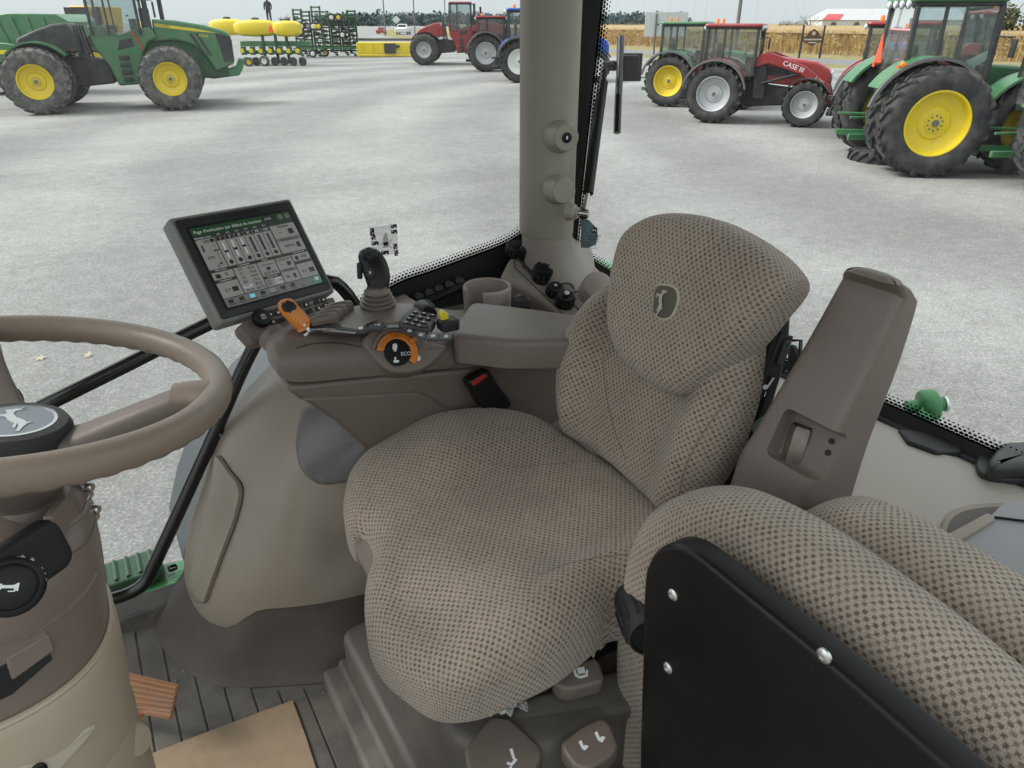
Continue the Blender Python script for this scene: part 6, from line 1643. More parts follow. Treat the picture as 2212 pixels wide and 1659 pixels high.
        text('maker_print', 'CASE III', .20, frame((2.25, -.70, 1.70), (.94, 0, -.32), (0, -1, 0)), WHITE, t); text('model_print', 'L105', .15, frame((3.05, -.70, 1.32), (.84, 0, -.55), (0, -1, 0)), WHITE, t)
        g = MB(); g.rod((3.5, -.75, .62), (3.5, .75, .62), .06); g.box((3.62, 0, .75), (.1, 1.2, .6)); g.build('loader_carriage', DKM, t, bev=.01)
    return t
# ---- big articulated green tractor on the left
def artic(name, label, pos, head, body, rim, tyre, green, group):
    t = thing(name, label, 'tractor', pos, group, rz=math.atan2(head[1], head[0]))
    WBL = 4.2
    for x in (0, WBL):
        for sy in (-1, 1):
            wheel(t, x, sy * 1.05, 1.05, .72, .56, rim, tyre, out=sy, lug=20)
            wheel(t, x, sy * 1.90, 1.05, .72, .56, rim, tyre, out=sy, lug=20, bolts=10 if green else 0)
            a0, a1 = (25, 155)
            if x == 0: arc_fender('rear_fender', t, x + .05, 1.17, 40, 150, sy * .7, sy * 1.5, body, th=.06, n=18, z=1.05)
        g = MB(); g.rod((x, -1.9, 1.05), (x, 1.9, 1.05), .2, 12); g.build('axle', DKM, t)
    g = MB(); g.poly([(-1.0, .95), (-1.0, 1.5), (1.5, 1.75), (2.2, 1.6), (2.2, .85), (1.0, .75)], -.55, .55); g.build('rear_frame', DKM, t, bev=.05)
    g = MB(); g.poly([(-.62, 2.05), (-.45, 2.36), (.1, 2.60), (.7, 2.80), (1.15, 2.84), (1.35, 2.4), (1.42, 1.9), (.9, 1.9)], -.95, .95); g.build('fuel_tank', DKM if green else body, t, bev=.08, seg=3)
    for k in range(4):
        g = MB(); g.rod((1.38 + .09 * k, -.7 + .2 * k, 1.6), (1.30 + .06 * k, -.6 + .2 * k, 2.75), .035, 6); g.build('hose', DKM, t)
    g = MB(); g.poly([(1.75, 2.75), (2.2, 2.78), (2.7, 2.44), (3.1, 2.6), (3.75, 2.72), (3.95, 2.35), (3.6, 2.2), (3.3, 1.7), (3.25, .82), (2.35, .78), (2.15, 1.5), (1.85, 2.0)], -.80, .80); mid = g.build('cab_base', body, t, bev=.06, seg=3)
    g = MB(); g.poly([(2.55, 1.95), (2.7, 2.3), (3.1, 2.35), (3.15, 2.1)], -.82, .82); g.build('air_intake', DKM, mid, bev=.02)
    for k in range(4):
        g = MB(); g.box((2.72, -.84, 1.0 + .24 * k), (.34, .12, .13)); g.build('step', DKM, mid, bev=.015)
    g = MB(); g.rod((2.15, -.86, 2.25), (2.5, -.86, 1.35), .02, 6) if False else g.rod((3.15, -.86, 2.55), (3.42, -.86, 1.95), .025, 6); g.build('hand_rail', REDL, mid)
    g = MB()
    g.poly([(3.85, 2.2), (3.85, 2.96), (4.6, 2.92), (5.6, 2.76), (6.30, 2.56), (6.46, 2.42), (6.44, 1.45), (5.75, 1.18), (5.45, 1.75), (5.05, 2.12), (4.5, 2.28)], -.62, .62); hood = g.build('hood', body, t, bev=.07, seg=3)
    g = MB(); g.poly([(5.92, 2.50), (6.42, 2.40), (6.475, 2.25), (6.46, 1.52), (6.1, 1.50)], -.635, .635); g.build('grille', DKM, hood, bev=.03)
    if green:
        for sy in (-1, 1):
            g = MB(); g.poly([(3.92, 2.82), (5.2, 2.66), (6.0, 2.50), (5.2, 2.56), (3.92, 2.72)], sy * .632 - .004, sy * .632 + .004); g.build('yellow_stripe', JDY, hood)
            for k in range(2):
                g = MB(); g.poly([(5.02 + .22 * k, 2.5), (5.14 + .22 * k, 2.48), (5.50 + .2 * k, 1.75), (5.40 + .2 * k, 1.75)], sy * .63 - .006, sy * .63 + .006); g.build('hood_vent', DKM, hood)
        text('maker_print', 'JOHN DEERE', .10, frame((4.15, -.64, 2.745), (1, 0, -.11), (0, -1, 0)), DKM, hood); text('model_print', '9520R', .13, frame((5.52, -.64, 2.40), (1, 0, -.1), (0, -1, 0)), JDY, hood)
    for sy in (-1, 1): lathe('headlamp', [(.13, -.04), (.13, .03), (0, .04)], frame((6.30, sy * .48, 2.42), (0, 0, 1), (.9, sy * .5, .2)), LENS, hood, n=14)
    g = MB(); g.poly([(5.2, 1.0), (5.4, 1.35), (6.2, 1.25), (6.5, 1.35), (6.62, 1.6), (6.85, 1.62), (6.72, 1.25), (6.55, 1.02), (5.6, .92)], -.45, .45); g.build('front_bracket', body, t, bev=.03)
    g = MB(); g.poly([(3.2, .85), (3.2, 2.25), (5.4, 2.25), (6.2, 1.6), (6.2, 1.0)], -.50, .50); g.build('front_frame', DKG if green else DKM, t, bev=.04)
    cab_box(t, 1.80, 3.45, 2.45 if green else 2.3, 4.05, .85, body, DKM, rx=.06, taper=.1)
    for y in (-.62,): 
        g = MB(); g.rod((3.72, y, 2.6), (3.72, y, 4.1), .09, 12); g.rod((3.66, y, 2.6), (3.66, y, 3.3), .17, 12); g.build('exhaust_stack', DKM, t)
    g = MB(); g.rod((4.15, .55, 2.9), (4.15, .55, 3.9), .08, 10); g.build('air_stack', DKM, t)
    g = MB(); g.bar((3.5, -.9, 3.6), (4.05, -1.35, 3.5), .04); g.box((4.05, -1.35, 3.25), (.06, .22, .5)); g.build('mirror', DKM, t, bev=.02)
    return t
a = GR(100, 247); b = GR(390, 237); hd = (b - a); hd.z = 0; hd.normalize(); lat = Vector((-hd.y, hd.x, 0))     # lat = its left, away from us
artic('articulated_tractor', 'huge green articulated tractor with dusty dual tyres and yellow rims', a + lat * 1.9, hd, JDG, JDY, TYRE, True, 'tractors parked on the yard')
# ---- green tractor with duals at the right edge
jp = GR(1985, 380); ax = GR(1866, 322) - jp; ax.z = 0; ax.normalize(); hd = Vector((ax.y, -ax.x, 0))
j6 = row_tractor('row_crop_tractor', 'near green tractor with dual rear wheels and yellow rims at the right edge', jp + ax * 1.60, hd, 1.05, JDG, JDY, JDG, 'tractors parked on the yard', Rr=1.0, Rf=.74, wb=2.85, duals=True, bolts=10, wr=.50, tr=.93, ctop=3.0, front_yaw=R_(-6))
fl = MB(); fl.poly([(-.55, 2.05), (-.47, 2.62), (-.42, 2.62), (-.36, 2.05)], -.76, -.75)
sg = mk('slow_triangle', [Vector((-.72, .28, 1.98)), Vector((-.72, -.12, 1.98)), Vector((-.72, .06, 2.52)), Vector((-.70, .28, 1.98)), Vector((-.70, -.12, 1.98)), Vector((-.70, .06, 2.52))], [(0, 1, 2), (5, 4, 3), (0, 3, 4, 1), (1, 4, 5, 2), (2, 5, 3, 0)], SIGNO, j6, smooth=False)
for y in (.5, -.9):
    g = MB(); g.bar((-.62, y, 1.86), (-.64, y - .25, 1.98), .05, .05); g.build('lamp_arm', DKM, j6)
    lathe('amber_lamp', [(.05, -.04), (.06, 0), (.05, .05), (0, .06)], frame((-.64, y - .27, 1.99), (0, 0, 1), (0, -1, 0)), AMBER, j6, n=12); box('orange_marker', (-.68, y - .14, 1.93), (.02, .12, .1), SIGNO, j6)
q2 = GR(2285, 412)
row_tractor('cropped_tractor', 'green tractor cut off by the right edge with only its dark tyre showing', q2 + ax * .9, hd, 1.0, JDG, JDY, JDG, 'tractors parked on the yard', Rr=.92, Rf=.7, wb=2.7)
# second slow sign and orange markers belong to the red tractor beyond
# ---- red loader tractor and the ones around it
a = GR(1535, 265); b = GR(1735, 275); hd = (b - a); hd.z = 0; hd.normalize(); lat = Vector((-hd.y, hd.x, 0))
row_tractor('loader_tractor', 'red tractor with front loader and silver rims in mid yard', a + lat * .88, hd, .98, REDP, SILV, REDP, 'tractors parked on the yard', Rr=.88, Rf=.66, wb=2.75, loader=True)
g0 = GR(1440, 230)
row_tractor('utility_tractor', 'green tractor with yellow rims half hidden behind the red loader tractor', g0 + lat * .9, hd, 1.0, JDG, JDY, JDG, 'tractors parked on the yard', Rr=.90, Rf=.68)
g1 = jp + ax * 6.4 + hd * .9
row_tractor('red_rear_tractor', 'red tractor with sloping rear glass standing behind the near green tractor', Vector((g1.x, g1.y, GZ)), hd, 1.0, REDP, SILV, REDP, 'tractors parked on the yard', Rr=.95, duals=False)
bp = GR(1122, 178)
bh = Vector((.88, -.47, 0)).normalized(); bl2 = Vector((-bh.y, bh.x, 0))
row_tractor('blue_tractor', 'blue tractor with white rims half hidden by the cab pillar', bp + bl2 * .88, Vector((.87, -.49, 0)).normalized(), 1.22, BLUP, WHR, BLUP, 'tractors parked on the yard', Rr=.84, wb=3.3, Rf=.64)
rp = GR(1050, 155)
row_tractor('red_row_tractor', 'red tractor with grey rims just left of the pillar', rp + bl2 * .88, bh, 1.12, REDP, SILV, REDP, 'tractors parked on the yard', Rr=.98)
r4 = GR(920, 141)
artic('red_articulated_tractor', 'red articulated tractor with dual tyres far behind on the yard', r4 + bl2 * 1.9, Vector((.86, -.5, 0)).normalized(), REDP, SILV, TYRE_B, False, 'tractors parked on the yard')
# ---- facing frame for far implements: local x to the right of the view, z up
LOC = {}
def far_thing(name, label, cat, px, py, group=None):
    p = GR(px, py); t = thing(name, label, cat, p, group, rz=-YAW)
    Fw = p.x * _h[0] + p.y * _h[1]; Rt = p.x * _r[0] + p.y * _r[1]
    def loc(x, y):      # a point of the print at this thing's distance -> its own x and height
        v = ray(x, y); fw = v.x * _h[0] + v.y * _h[1]; return ((v.x * _r[0] + v.y * _r[1]) / fw * Fw - Rt, CAM_H + v.z / fw * Fw - GZ)
    LOC[t.name] = loc
    return t, (p - EYE).dot(Vector((_h[0], _h[1], 0))) * math.cos(PITCH) - (p.z - EYE.z) * math.sin(PITCH)
# planter with yellow tanks
pt, dp_ = far_thing('seed_planter', 'green planter with yellow seed tanks behind the big green tractor', 'planter', 580, 142)
k_ = dp_ / FPX
pxz = LOC[pt.name]
def tank(x0, x1, z0, z1, y):
    rg = []
    for s in (0, .06, .18, .5, .82, .94, 1):
        x = x0 + (x1 - x0) * s; e = 1 - (abs(s - .5) * 2) ** 4 * .45
        rg.append([Vector((x, y + math.copysign(abs(math.cos(t)) ** .45, math.cos(t)) * .8 * e, (z0 + z1) / 2 + math.copysign(abs(math.sin(t)) ** .45, math.sin(t)) * (z1 - z0) / 2 * e)) for t in [2 * math.pi * q / 20 for q in range(20)]])
    o = loft('tank', rg, JDY, pt)
    lathe('tank_lid', [(.28, 0), (.28, .1), (.2, .16), (0, .17)], Matrix.Translation(((x0 + x1) / 2, y, z1 - .03)), DKM, pt, n=14)
x0, z0 = pxz(432, 78); x1, z1 = pxz(500, 40); tank(x0, x1, z0, z1, 2.5)
x0, z0 = pxz(500, 80); x1, z1 = pxz(585, 42); tank(x0, x1, z0, z1, 1.2)
x0, z0 = pxz(590, 80); x1, z1 = pxz(642, 44); tank(x0, x1, z0, z1, .6)
for px in (560, 588, 612): 
    x, z = pxz(px, 70); g = MB(); g.box((x, .6, z * .5), (.18, .18, z * .9)); g.build('upright', DKG, pt)
g = MB(); x, z = pxz(560, 95); g.box((x + 1.0, .8, z), (5.2, .35, .35)); g.box((x + .6, .4, z - .55), (4.2, .25, .25)); g.build('toolbar', JDG, pt, bev=.02)
for k in range(7):
    x, z = pxz(520 + k * 20, 100)
    g = MB(); g.bar((x, .5, z), (x + .35, -.3, .45), .14, .22); g.rod((x + .3, -.5, .5), (x + .3, .2, .5), .09); g.box((x + .1, .2, z - .3), (.3, .35, .55)); g.build('row_unit', DKG, pt, bev=.02)
    lathe('gauge_wheel', [(.1, -.06), (.28, -.06), (.30, 0), (.28, .06), (.1, .06)], Matrix.Translation((x + .45, -.45, .30)) @ Matrix.Rotation(R_(90), 4, 'X'), TYRE_B, pt, n=16)
    lathe('seed_disc', [(0, -.03), (.16, -.03), (.16, .03), (0, .03)], Matrix.Translation((x + .1, -.2, 1.0)) @ Matrix.Rotation(R_(90), 4, 'X'), JDY, pt, n=14)
for px, r_ in ((578, .36), (545, .3)):
    x, z = pxz(px, 120); wheel(pt, x, -.9, r_, .26, r_ * .55, JDY if px != 578 else WHR, TYRE, out=-1, lug=16, lugh=.02)
x, z = pxz(590, 62); mk('slow_triangle', [Vector((x - .22, -.6, z - .2)), Vector((x + .22, -.6, z - .2)), Vector((x, -.6, z + .28)), Vector((x - .22, -.57, z - .2)), Vector((x + .22, -.57, z - .2)), Vector((x, -.57, z + .28))], [(0, 1, 2), (5, 4, 3), (0, 3, 4, 1), (1, 4, 5, 2), (2, 5, 3, 0)], SIGNO, pt, smooth=False)
# person standing on the planter
pr = thing('person', 'person in dark top standing on the planter behind the yellow tanks', 'person', pt.location + Vector((_r[0], _r[1], 0)) * .05 + Vector((_h[0], _h[1], 0)) * 1.6 + Vector((0, 0, 2.72)), rz=-YAW)
pv = [(0, 0, .92), (0, 0, 1.15), (0, 0, 1.38), (0, 0, 1.50), (.0, -.02, 1.62), (0, 0, 1.72), (-.19, 0, 1.42), (-.27, .02, 1.16), (-.22, -.12, .95), (.19, 0, 1.42), (.27, .02, 1.16), (.24, -.12, .95), (-.10, 0, .88), (-.11, 0, .48), (-.11, .02, .06), (.10, 0, .88), (.11, 0, .48), (.11, .02, .06), (-.11, -.12, .04), (.11, -.12, .04)]
pe_ = [(0, 1), (1, 2), (2, 3), (3, 4), (4, 5), (2, 6), (6, 7), (7, 8), (2, 9), (9, 10), (10, 11), (0, 12), (12, 13), (13, 14), (0, 15), (15, 16), (16, 17), (14, 18), (17, 19)]
pr_r = [.15, .15, .17, .065, .09, .10, .075, .055, .045, .075, .055, .045, .10, .075, .055, .10, .075, .055, .05, .05]
me = bpy.data.meshes.new('body'); me.from_pydata(pv, pe_, []); ob = bpy.data.objects.new('body', me); COL.objects.link(ob); ob.parent = pr
SKIN = mat('skin', (.42, .24, .17), .6); NAVY = mat('navy_clothes', (.022, .026, .04), .85, var=.1); HAIR = mat('dark_hair', (.03, .022, .018), .7)
ob.modifiers.new('skin', 'SKIN'); ob.modifiers.new('sub', 'SUBSURF').render_levels = 2
for i, v in enumerate(me.skin_vertices[0].data): v.radius = (pr_r[i], pr_r[i]); v.use_root = (i == 0)
me.materials.append(NAVY)
lathe('head', [(0, 1.53), (.05, 1.54), (.085, 1.60), (.098, 1.67), (.09, 1.73), (.055, 1.78), (0, 1.79)], Matrix.Translation((0, -.01, 0)), SKIN, pr, n=16)
lathe('hair', [(.1, 1.66), (.104, 1.70), (.098, 1.75), (.06, 1.80), (0, 1.81)], Matrix.Translation((0, .012, 0)), HAIR, pr, n=16)
# folded field cultivators: dense upright frames
def cultivator(name, label, px0, px1, py_top, py_bot, seed, towers):
    t, d = far_thing(name, label, 'cultivator', (px0 + px1) / 2, py_bot, 'folded cultivators at the yard edge')
    k = d / FPX; W = (px1 - px0) * k; Ht = LOC[t.name]((px0 + px1) / 2, py_top)[1]
    rn = random.Random(seed)
    for q in range(towers):
        x = -W / 2 + W * (q + .5) / towers; h_ = Ht * rn.uniform(.86, 1.0); y = rn.uniform(-.6, .9)
        g = MB()
        for s in (-.42, .42): g.box((x + s * W / towers, y, h_ / 2 + .2), (.15, .12, h_ - .3))
        for m_ in range(11): g.box((x, y, .5 + (h_ - .55) * m_ / 10), (W / towers * .95, .12, .13))
        for m_ in range(4): g.bar((x - .4 * W / towers, y, .5 + m_ * h_ / 4.4), (x + .4 * W / towers, y, .5 + (m_ + 1) * h_ / 4.6), .06)
        g.build('wing_frame', DKG if q % 2 else JDG, t)
        for m_ in range(16):
            z = .6 + (h_ - .8) * m_ / 15.5
            g = MB()
            P = [Vector((x + rn.uniform(-.4, .4) * W / towers, y - .1, z)), Vector((x + rn.uniform(-.3, .3) * W / towers, y - .45, z - .15)), Vector((x + rn.uniform(-.3, .3) * W / towers, y - .35, z - .45))]
            g.bar(P[0], P[1], .10); g.bar(P[1], P[2], .09); g.box(P[2], (.28, .05, .16)); g.build('tine', DKM if m_ % 3 else DKG, t)
    for q in range(5):
        x = rn.uniform(-W / 2, W / 2); z = Ht * rn.choice((.08, .45, .62, .8)); r_ = .34
        lathe('transport_wheel', [(.05, -.1), (.2, -.1), (.3, -.12), (r_, -.08), (r_, .08), (.3, .12), (.2, .1)], Matrix.Translation((x, -.6, max(r_, z))) @ Matrix.Rotation(R_(90), 4, 'X'), TYRE_B, t, n=20)
        lathe('wheel_disc', [(0, .02), (.18, .0), (.2, -.05)], Matrix.Translation((x, -.72, max(r_, z))) @ Matrix.Rotation(R_(90), 4, 'X'), JDY if q % 2 else WHR, t, n=16)
    for q in range(3):
        g = MB(); x = -W / 2 + W * (q + .5) / 3; g.box((x, 0, .75), (W / 3.2, 1.5, .16)); g.build('main_frame', JDG, t)
    return t
cultivator('folded_cultivator', 'green folded cultivator with upright wings right of the planter', 640, 702, 14, 124, 5, 3)
cultivator('folded_cultivator', 'green folded cultivator frame beside the yellow header', 700, 778, 16, 122, 9, 4)
# yellow header on the ground
hd_, dh = far_thing('combine_header', 'long yellow harvester header lying at the yard edge', 'header', 832, 123)
k_ = dh / FPX; W = 116 * k_; 
g = MB(); g.box((0, 0, .75), (W, .9, .95)); g.build('trough', JDY, hd_, bev=.05)
g = MB(); g.box((0, -.3, .15), (W, .5, .2)); g.build('skid', JDY, hd_, bev=.03)
for q in range(5): g = MB(); g.box((-W / 2 + W * (q + .5) / 5, -.47, .8), (.08, .06, .8)); g.build('rib', JDY, hd_)
g = MB(); g.box((W * .12, -.55, .75), (1.0, .4, .8)); g.rod((W * .05, -.6, 1.0), (W * .3, -.6, .9), .12); g.build('drive_box', DKM, hd_, bev=.03)
for q in range(26): g = MB(); g.bar((-W / 2 + W * q / 26, .7, 1.2), (-W / 2 + W * (q + .4) / 26, 1.2, 1.75), .05); g.build('reel_tine', GRYM, hd_)
g = MB(); g.rod((-W / 2, .9, 1.45), (W / 2, .9, 1.45), .12); g.build('reel_tube', GRYM, hd_)
# green wagon and yellow combine at the far left
wg, dw = far_thing('forage_wagon', 'green forage wagon with sloped panel sides at the far left', 'wagon', 60, 205)
k_ = dw / FPX
wq = LOC[wg.name]
P = [wq(-60, 95), wq(-60, 40), wq(15, 28), wq(120, 30), wq(150, 48), wq(110, 95)]
g = MB(); g.poly(P, .0, 2.6); g.build('box', JDG, wg, bev=.04)
for q in range(4):
    a = wq(-10 + q * 34, 38); b = wq(20 + q * 30, 92); g = MB(); g.bar((a[0], -.03, a[1]), (b[0], -.03, b[1]), .10, .06, up=(0, 1, 0)); g.build('panel_rib', JDG, wg)
g = MB(); g.poly([wq(-60, 135), wq(-60, 92), wq(20, 92), wq(60, 100), wq(60, 135)], -.3, 2.8); g.build('lower_body', JDG, wg, bev=.05)
g = MB(); a = wq(-60, 112); b = wq(40, 106); g.box(((a[0] + b[0]) / 2, -.32, a[1]), (b[0] - a[0], .03, .16)); g.build('yellow_stripe', JDY, wg)
g = MB(); g.poly([wq(-60, 190), wq(-60, 135), wq(10, 135), wq(15, 188)], -.1, 2.4); g.build('undercarriage', DKG, wg, bev=.05)
for q in (-40, 40): x, z = wq(q, 190); wheel(wg, x, -.2, .6, .4, .33, JDY, TYRE_B, out=-1, lug=16, lugh=.03)
cm, dc_ = far_thing('yellow_combine', 'yellow harvester partly hidden behind the articulated tractor', 'harvester', 180, 160)
k_ = dc_ / FPX
cq = LOC[cm.name]
g = MB(); g.poly([cq(138, 70), cq(138, 20), cq(150, 12), cq(216, 14), cq(222, 60), cq(222, 74), cq(138, 74)], 0, 2.6); g.build('body', mat('orange_yellow', (.70, .36, .02), .45, var=.1), cm, bev=.06)
g = MB(); a = cq(140, 26); b = cq(214, 26); g.box(((a[0] + b[0]) / 2, -.02, a[1]), (b[0] - a[0], .05, .5)); g.build('side_vent', DKM, cm)
g = MB(); g.poly([cq(140, 74), cq(218, 74), cq(214, 130), cq(146, 130)], .3, 2.2); g.build('underbody', DKM, cm)
for q in (150, 210): x, z = cq(q, 140); wheel(cm, x, .3, .8, .5, .42, JDY, TYRE_B, out=-1, lug=18)
for q in range(3):
    a = cq(150 + q * 22, 40); g = MB(); g.bar((a[0], -.06, a[1]), (a[0] + .8, -.06, a[1] - 1.6), .07); g.build('guard_rail', JDY, cm)
# ---- roadside: road, field, signs, cars, poles, barn, trees
road_c = spl([Vector((64, -60, 0)), Vector((58, 0, 0)), Vector((55, 45, 0)), Vector((56, 75, 0)), Vector((66, 130, 0)), Vector((88, 200, 0)), Vector((130, 300, 0)), Vector((190, 420, 0))], 60)
def strip(name, off0, off1, z, m, kind):
    v = []; f = []
    for i, p in enumerate(road_c):
        t = road_c[min(59, i + 1)] - road_c[max(0, i - 1)]; n = Vector((t.y, -t.x, 0)).normalized()
        v += [Vector((p.x, p.y, z)) + n * off0, Vector((p.x, p.y, z)) + n * off1]
        if i: f.append((2 * i - 2, 2 * i - 1, 2 * i + 1, 2 * i))
    o = mk(name, v, f, m, None, smooth=False); tag(o, kind=kind); return o
strip('road', -3.5, 3.5, GZ + .012, mat('asphalt', (.16, .165, .17), .9, var=.15, vs=.3, bump=.3, bs=30), 'structure')
strip('verge', 3.5, 10, GZ + .008, mat('dry_grass', (.20, .17, .06), .95, var=.35, vs=.6), 'structure')
strip('near_verge', -8, -3.5, GZ + .008, bpy.data.materials['dry_grass'], 'structure')
fieldm = mat('stubble_field', (.27, .20, .10), .95, var=.3, vs=.08)
strip('field', 10, 700, GZ + .004, fieldm, 'structure')
# maize: rows of stalks with blades
CORN = mat('dry_maize', (.36, .245, .10), .9, var=.45, vs=.9)
rn = random.Random(11)
v = []; f = []
def blade(p, q, w):
    n = Vector((rn.uniform(-1, 1), rn.uniform(-1, 1), .2)).normalized() * w; b = len(v)
    v.extend([p - n, p + n, q + n * .3, q - n * .3]); f.append((b, b + 1, b + 2, b + 3))
for i in range(59):
    p0 = road_c[i]; p1 = road_c[i + 1]
    if p0.y > 190 or p0.y < -20: continue
    t = p1 - p0; n = Vector((t.y, -t.x, 0)).normalized(); L = t.length
    rows_n = 16 if p0.y < 110 else 8
    for r_i in range(rows_n):
        o = 11 + r_i * .8 + (r_i ** 2) * .06
        for q in range(int(L / .17)):
            p = p0 + t * rn.random() + n * (o + rn.uniform(-.2, .2)); h_ = rn.uniform(1.55, 2.15)
            p = Vector((p.x, p.y, GZ)); tp = p + Vector((rn.uniform(-.15, .15), rn.uniform(-.15, .15), h_))
            blade(p, tp, .035)
            for s in range(2):
                c = p.lerp(tp, rn.uniform(.3, .9)); e = c + Vector((rn.uniform(-.5, .5), rn.uniform(-.5, .5), rn.uniform(-.35, .25))); blade(c, e, .05)
corn = mk('maize_field', v, f, CORN, None, smooth=False); tag(corn, 'ripe dry maize field beyond the road', 'field', kind='stuff')
strip('maize_canopy', 22, 320, GZ + 1.75, mat('maize_tops', (.33, .23, .10), .95, var=.4, vs=.5, bump=.6, bs=3, bd=.3), 'stuff')
tag(bpy.data.objects['maize_canopy'], 'tops of the maize stand stretching to the horizon', 'field')
# big blank sign seen from behind
def post_sign(name, label, px, pyb, parts):
    t, d = far_thing(name, label, 'sign', px, pyb); return t, d / FPX
t, k = post_sign('billboard', 'large pale blank billboard seen from behind near the road', 1412, 118, 0)
lc = LOC[t.name]; (xa_, zb_), (xb_, zt_) = lc(1391, 79), lc(1488, 26)
g = MB(); g.box(((xa_ + xb_) / 2, .1, (zb_ + zt_) / 2), (xb_ - xa_, .06, zt_ - zb_)); g.build('board', mat('sign_back', (.50, .52, .52), .5, var=.05), t, bev=.01)
g = MB(); g.box((0, 0, zt_ * .48), (.16, .12, zt_ * .96)); g.build('post', GRYM, t)
g = MB(); g.box((xb_ * .5, 0, (zb_ + zt_) / 2), (xb_, .06, .12)); g.build('rail', GRYM, t)
t, k = post_sign('farm_sign', 'ornate brown farm sign on two posts before the maize', 1748, 126, 0); k *= .95
BRN = mat('sign_brown', (.10, .045, .03), .6, var=.1); CRM = mat('sign_cream', (.5, .44, .34), .6, var=.05)
for s in (-24, 23): g = MB(); g.box((s * k, 0, 33 * k), (.14, .14, 68 * k)); g.build('post', DKM, t)
o = [(-23, 40), (-20, 44), (-14, 46), (-10, 54), (0, 60), (10, 54), (14, 46), (20, 44), (23, 40), (21, 34), (10, 30), (4, 26), (-4, 26), (-10, 30), (-21, 34)]
FMs = Matrix(((1, 0, 0, 0), (0, 0, -1, -.08), (0, 1, 0, 0), (0, 0, 0, 1)))
sb = slab('board', [(a * k, b * k) for a, b in o], FMs, BRN, t, th=.08)
slab('cream_band', [(-20 * k, 37 * k), (20 * k, 37 * k), (20 * k, 40 * k), (-20 * k, 40 * k)], off(FMs, z=.02), CRM, sb, th=.02)
slab('round_panel', ring2(4 * k, 18, (0, 51 * k)), off(FMs, z=.02), CRM, sb, th=.02)
slab('cream_band', [(-10 * k, 31 * k), (10 * k, 31 * k), (9 * k, 33.5 * k), (-9 * k, 33.5 * k)], off(FMs, z=.02), CRM, sb, th=.02)
t, k = post_sign('diamond_sign', 'diamond road sign seen from behind by the far road', 858, 74, 0)
g = MB(); g.rod((0, 0, 0), (0, 0, 34 * k), .06, 8); g.build('post', GRYM, t)
slab('plate', [(-9 * k, 28 * k), (0, 20 * k), (9 * k, 28 * k), (0, 36 * k)], FMs, mat('plate_back', (.55, .57, .57), .5), t, th=.03)
def pole(px, pyb, h_px, label, w=.16):
    t, d = far_thing('utility_pole', label, 'pole', px, pyb, 'roadside utility poles'); k = d / FPX
    g = MB(); g.rod((0, 0, 0), (0, 0, h_px * k), w, 10); g.build('shaft', mat('pole_wood', (.16, .15, .14), .9, var=.2) if 'pole_wood' not in bpy.data.materials else bpy.data.materials['pole_wood'], t)
    g = MB(); g.box((0, -.1, h_px * k - .8), (2.4, .12, .14)); g.build('cross_arm', GRYM, t)
    return t
pole(833, 78, 130, 'thin utility pole above the yellow header', .14); pole(897, 78, 130, 'thin utility pole above the red articulated tractor', .14); pole(1586, 112, 160, 'thick utility pole behind the red tractor roof', .2)
pole(963, 76, 110, 'slender utility pole behind the red articulated tractor cab', .12)
for q in range(3):
    A1 = GR(833, 78) + Vector((0, 0, 11.5 - q * .8)); A2 = GR(1586, 112) + Vector((0, 0, 8.6 - q * .7))
    o = tube('power_line', [A1, A1.lerp(A2, .5) + Vector((0, 0, -1.2)), A2], .025, BLACK, None, n=4, smooth_path=16); tag(o, ['top power line sagging between the utility poles', 'middle power line sagging between the utility poles', 'lowest power line sagging between the utility poles'][q], 'cable', 'power lines across the sky')
def car(name, label, px, py, m, wide, truck):
    t, d = far_thing(name, label, 'truck' if truck else 'car', px, py); k = d / FPX; W = wide * k; 
    s = W / 1.9
    g = MB(); g.box((0, 2.2 * s / 2, .62 * s), (1.85 * s, 4.3 * s, .62 * s)); g.build('body', m, t, bev=.12 * s, seg=3)
    g = MB(); g.add(([Vector((x * s, y * s, z * s)) for x, y, z in ((-.8, .4, .9), (.8, .4, .9), (.8, 2.6, .9), (-.8, 2.6, .9), (-.62, .8, 1.5), (.62, .8, 1.5), (.62, 2.2, 1.5), (-.62, 2.2, 1.5))], [(3, 2, 1, 0), (4, 5, 6, 7), (0, 1, 5, 4), (1, 2, 6, 5), (2, 3, 7, 6), (3, 0, 4, 7)])); g.build('cabin', m, t, bev=.06 * s)
    mk('windscreen', [Vector((x * s, y * s, z * s)) for x, y, z in ((-.68, .46, .98), (.68, .46, .98), (.55, .72, 1.42), (-.55, .72, 1.42))], [(0, 1, 2, 3)], BLACKG, t, smooth=False)
    for sx in (-1, 1):
        for yy in (.7, 3.4): lathe('wheel', [(0, -.1), (.32, -.1), (.36, 0), (.32, .1), (0, .1)], Matrix.Translation((sx * .82 * s, yy * s, .36 * s)) @ Matrix.Rotation(R_(90), 4, 'Y') @ Matrix.Scale(s, 4), TYRE_B, t, n=14)
        lathe('headlamp', [(.12, -.02), (.12, .02), (0, .03)], frame((sx * .62 * s, .03 * s, .72 * s), (1, 0, 0), (0, -1, 0)) @ Matrix.Scale(s, 4), LENS, t, n=10)
    g = MB(); g.box((0, .03 * s, .62 * s), (.9 * s, .06 * s, .22 * s)); g.build('grille', DKM, t)
    return t
car('red_car', 'small red car driving on the far road', 822, 74, REDP, 17, False)
car('white_pickup', 'white pickup truck coming along the far road', 868, 75, WHT, 26, True)
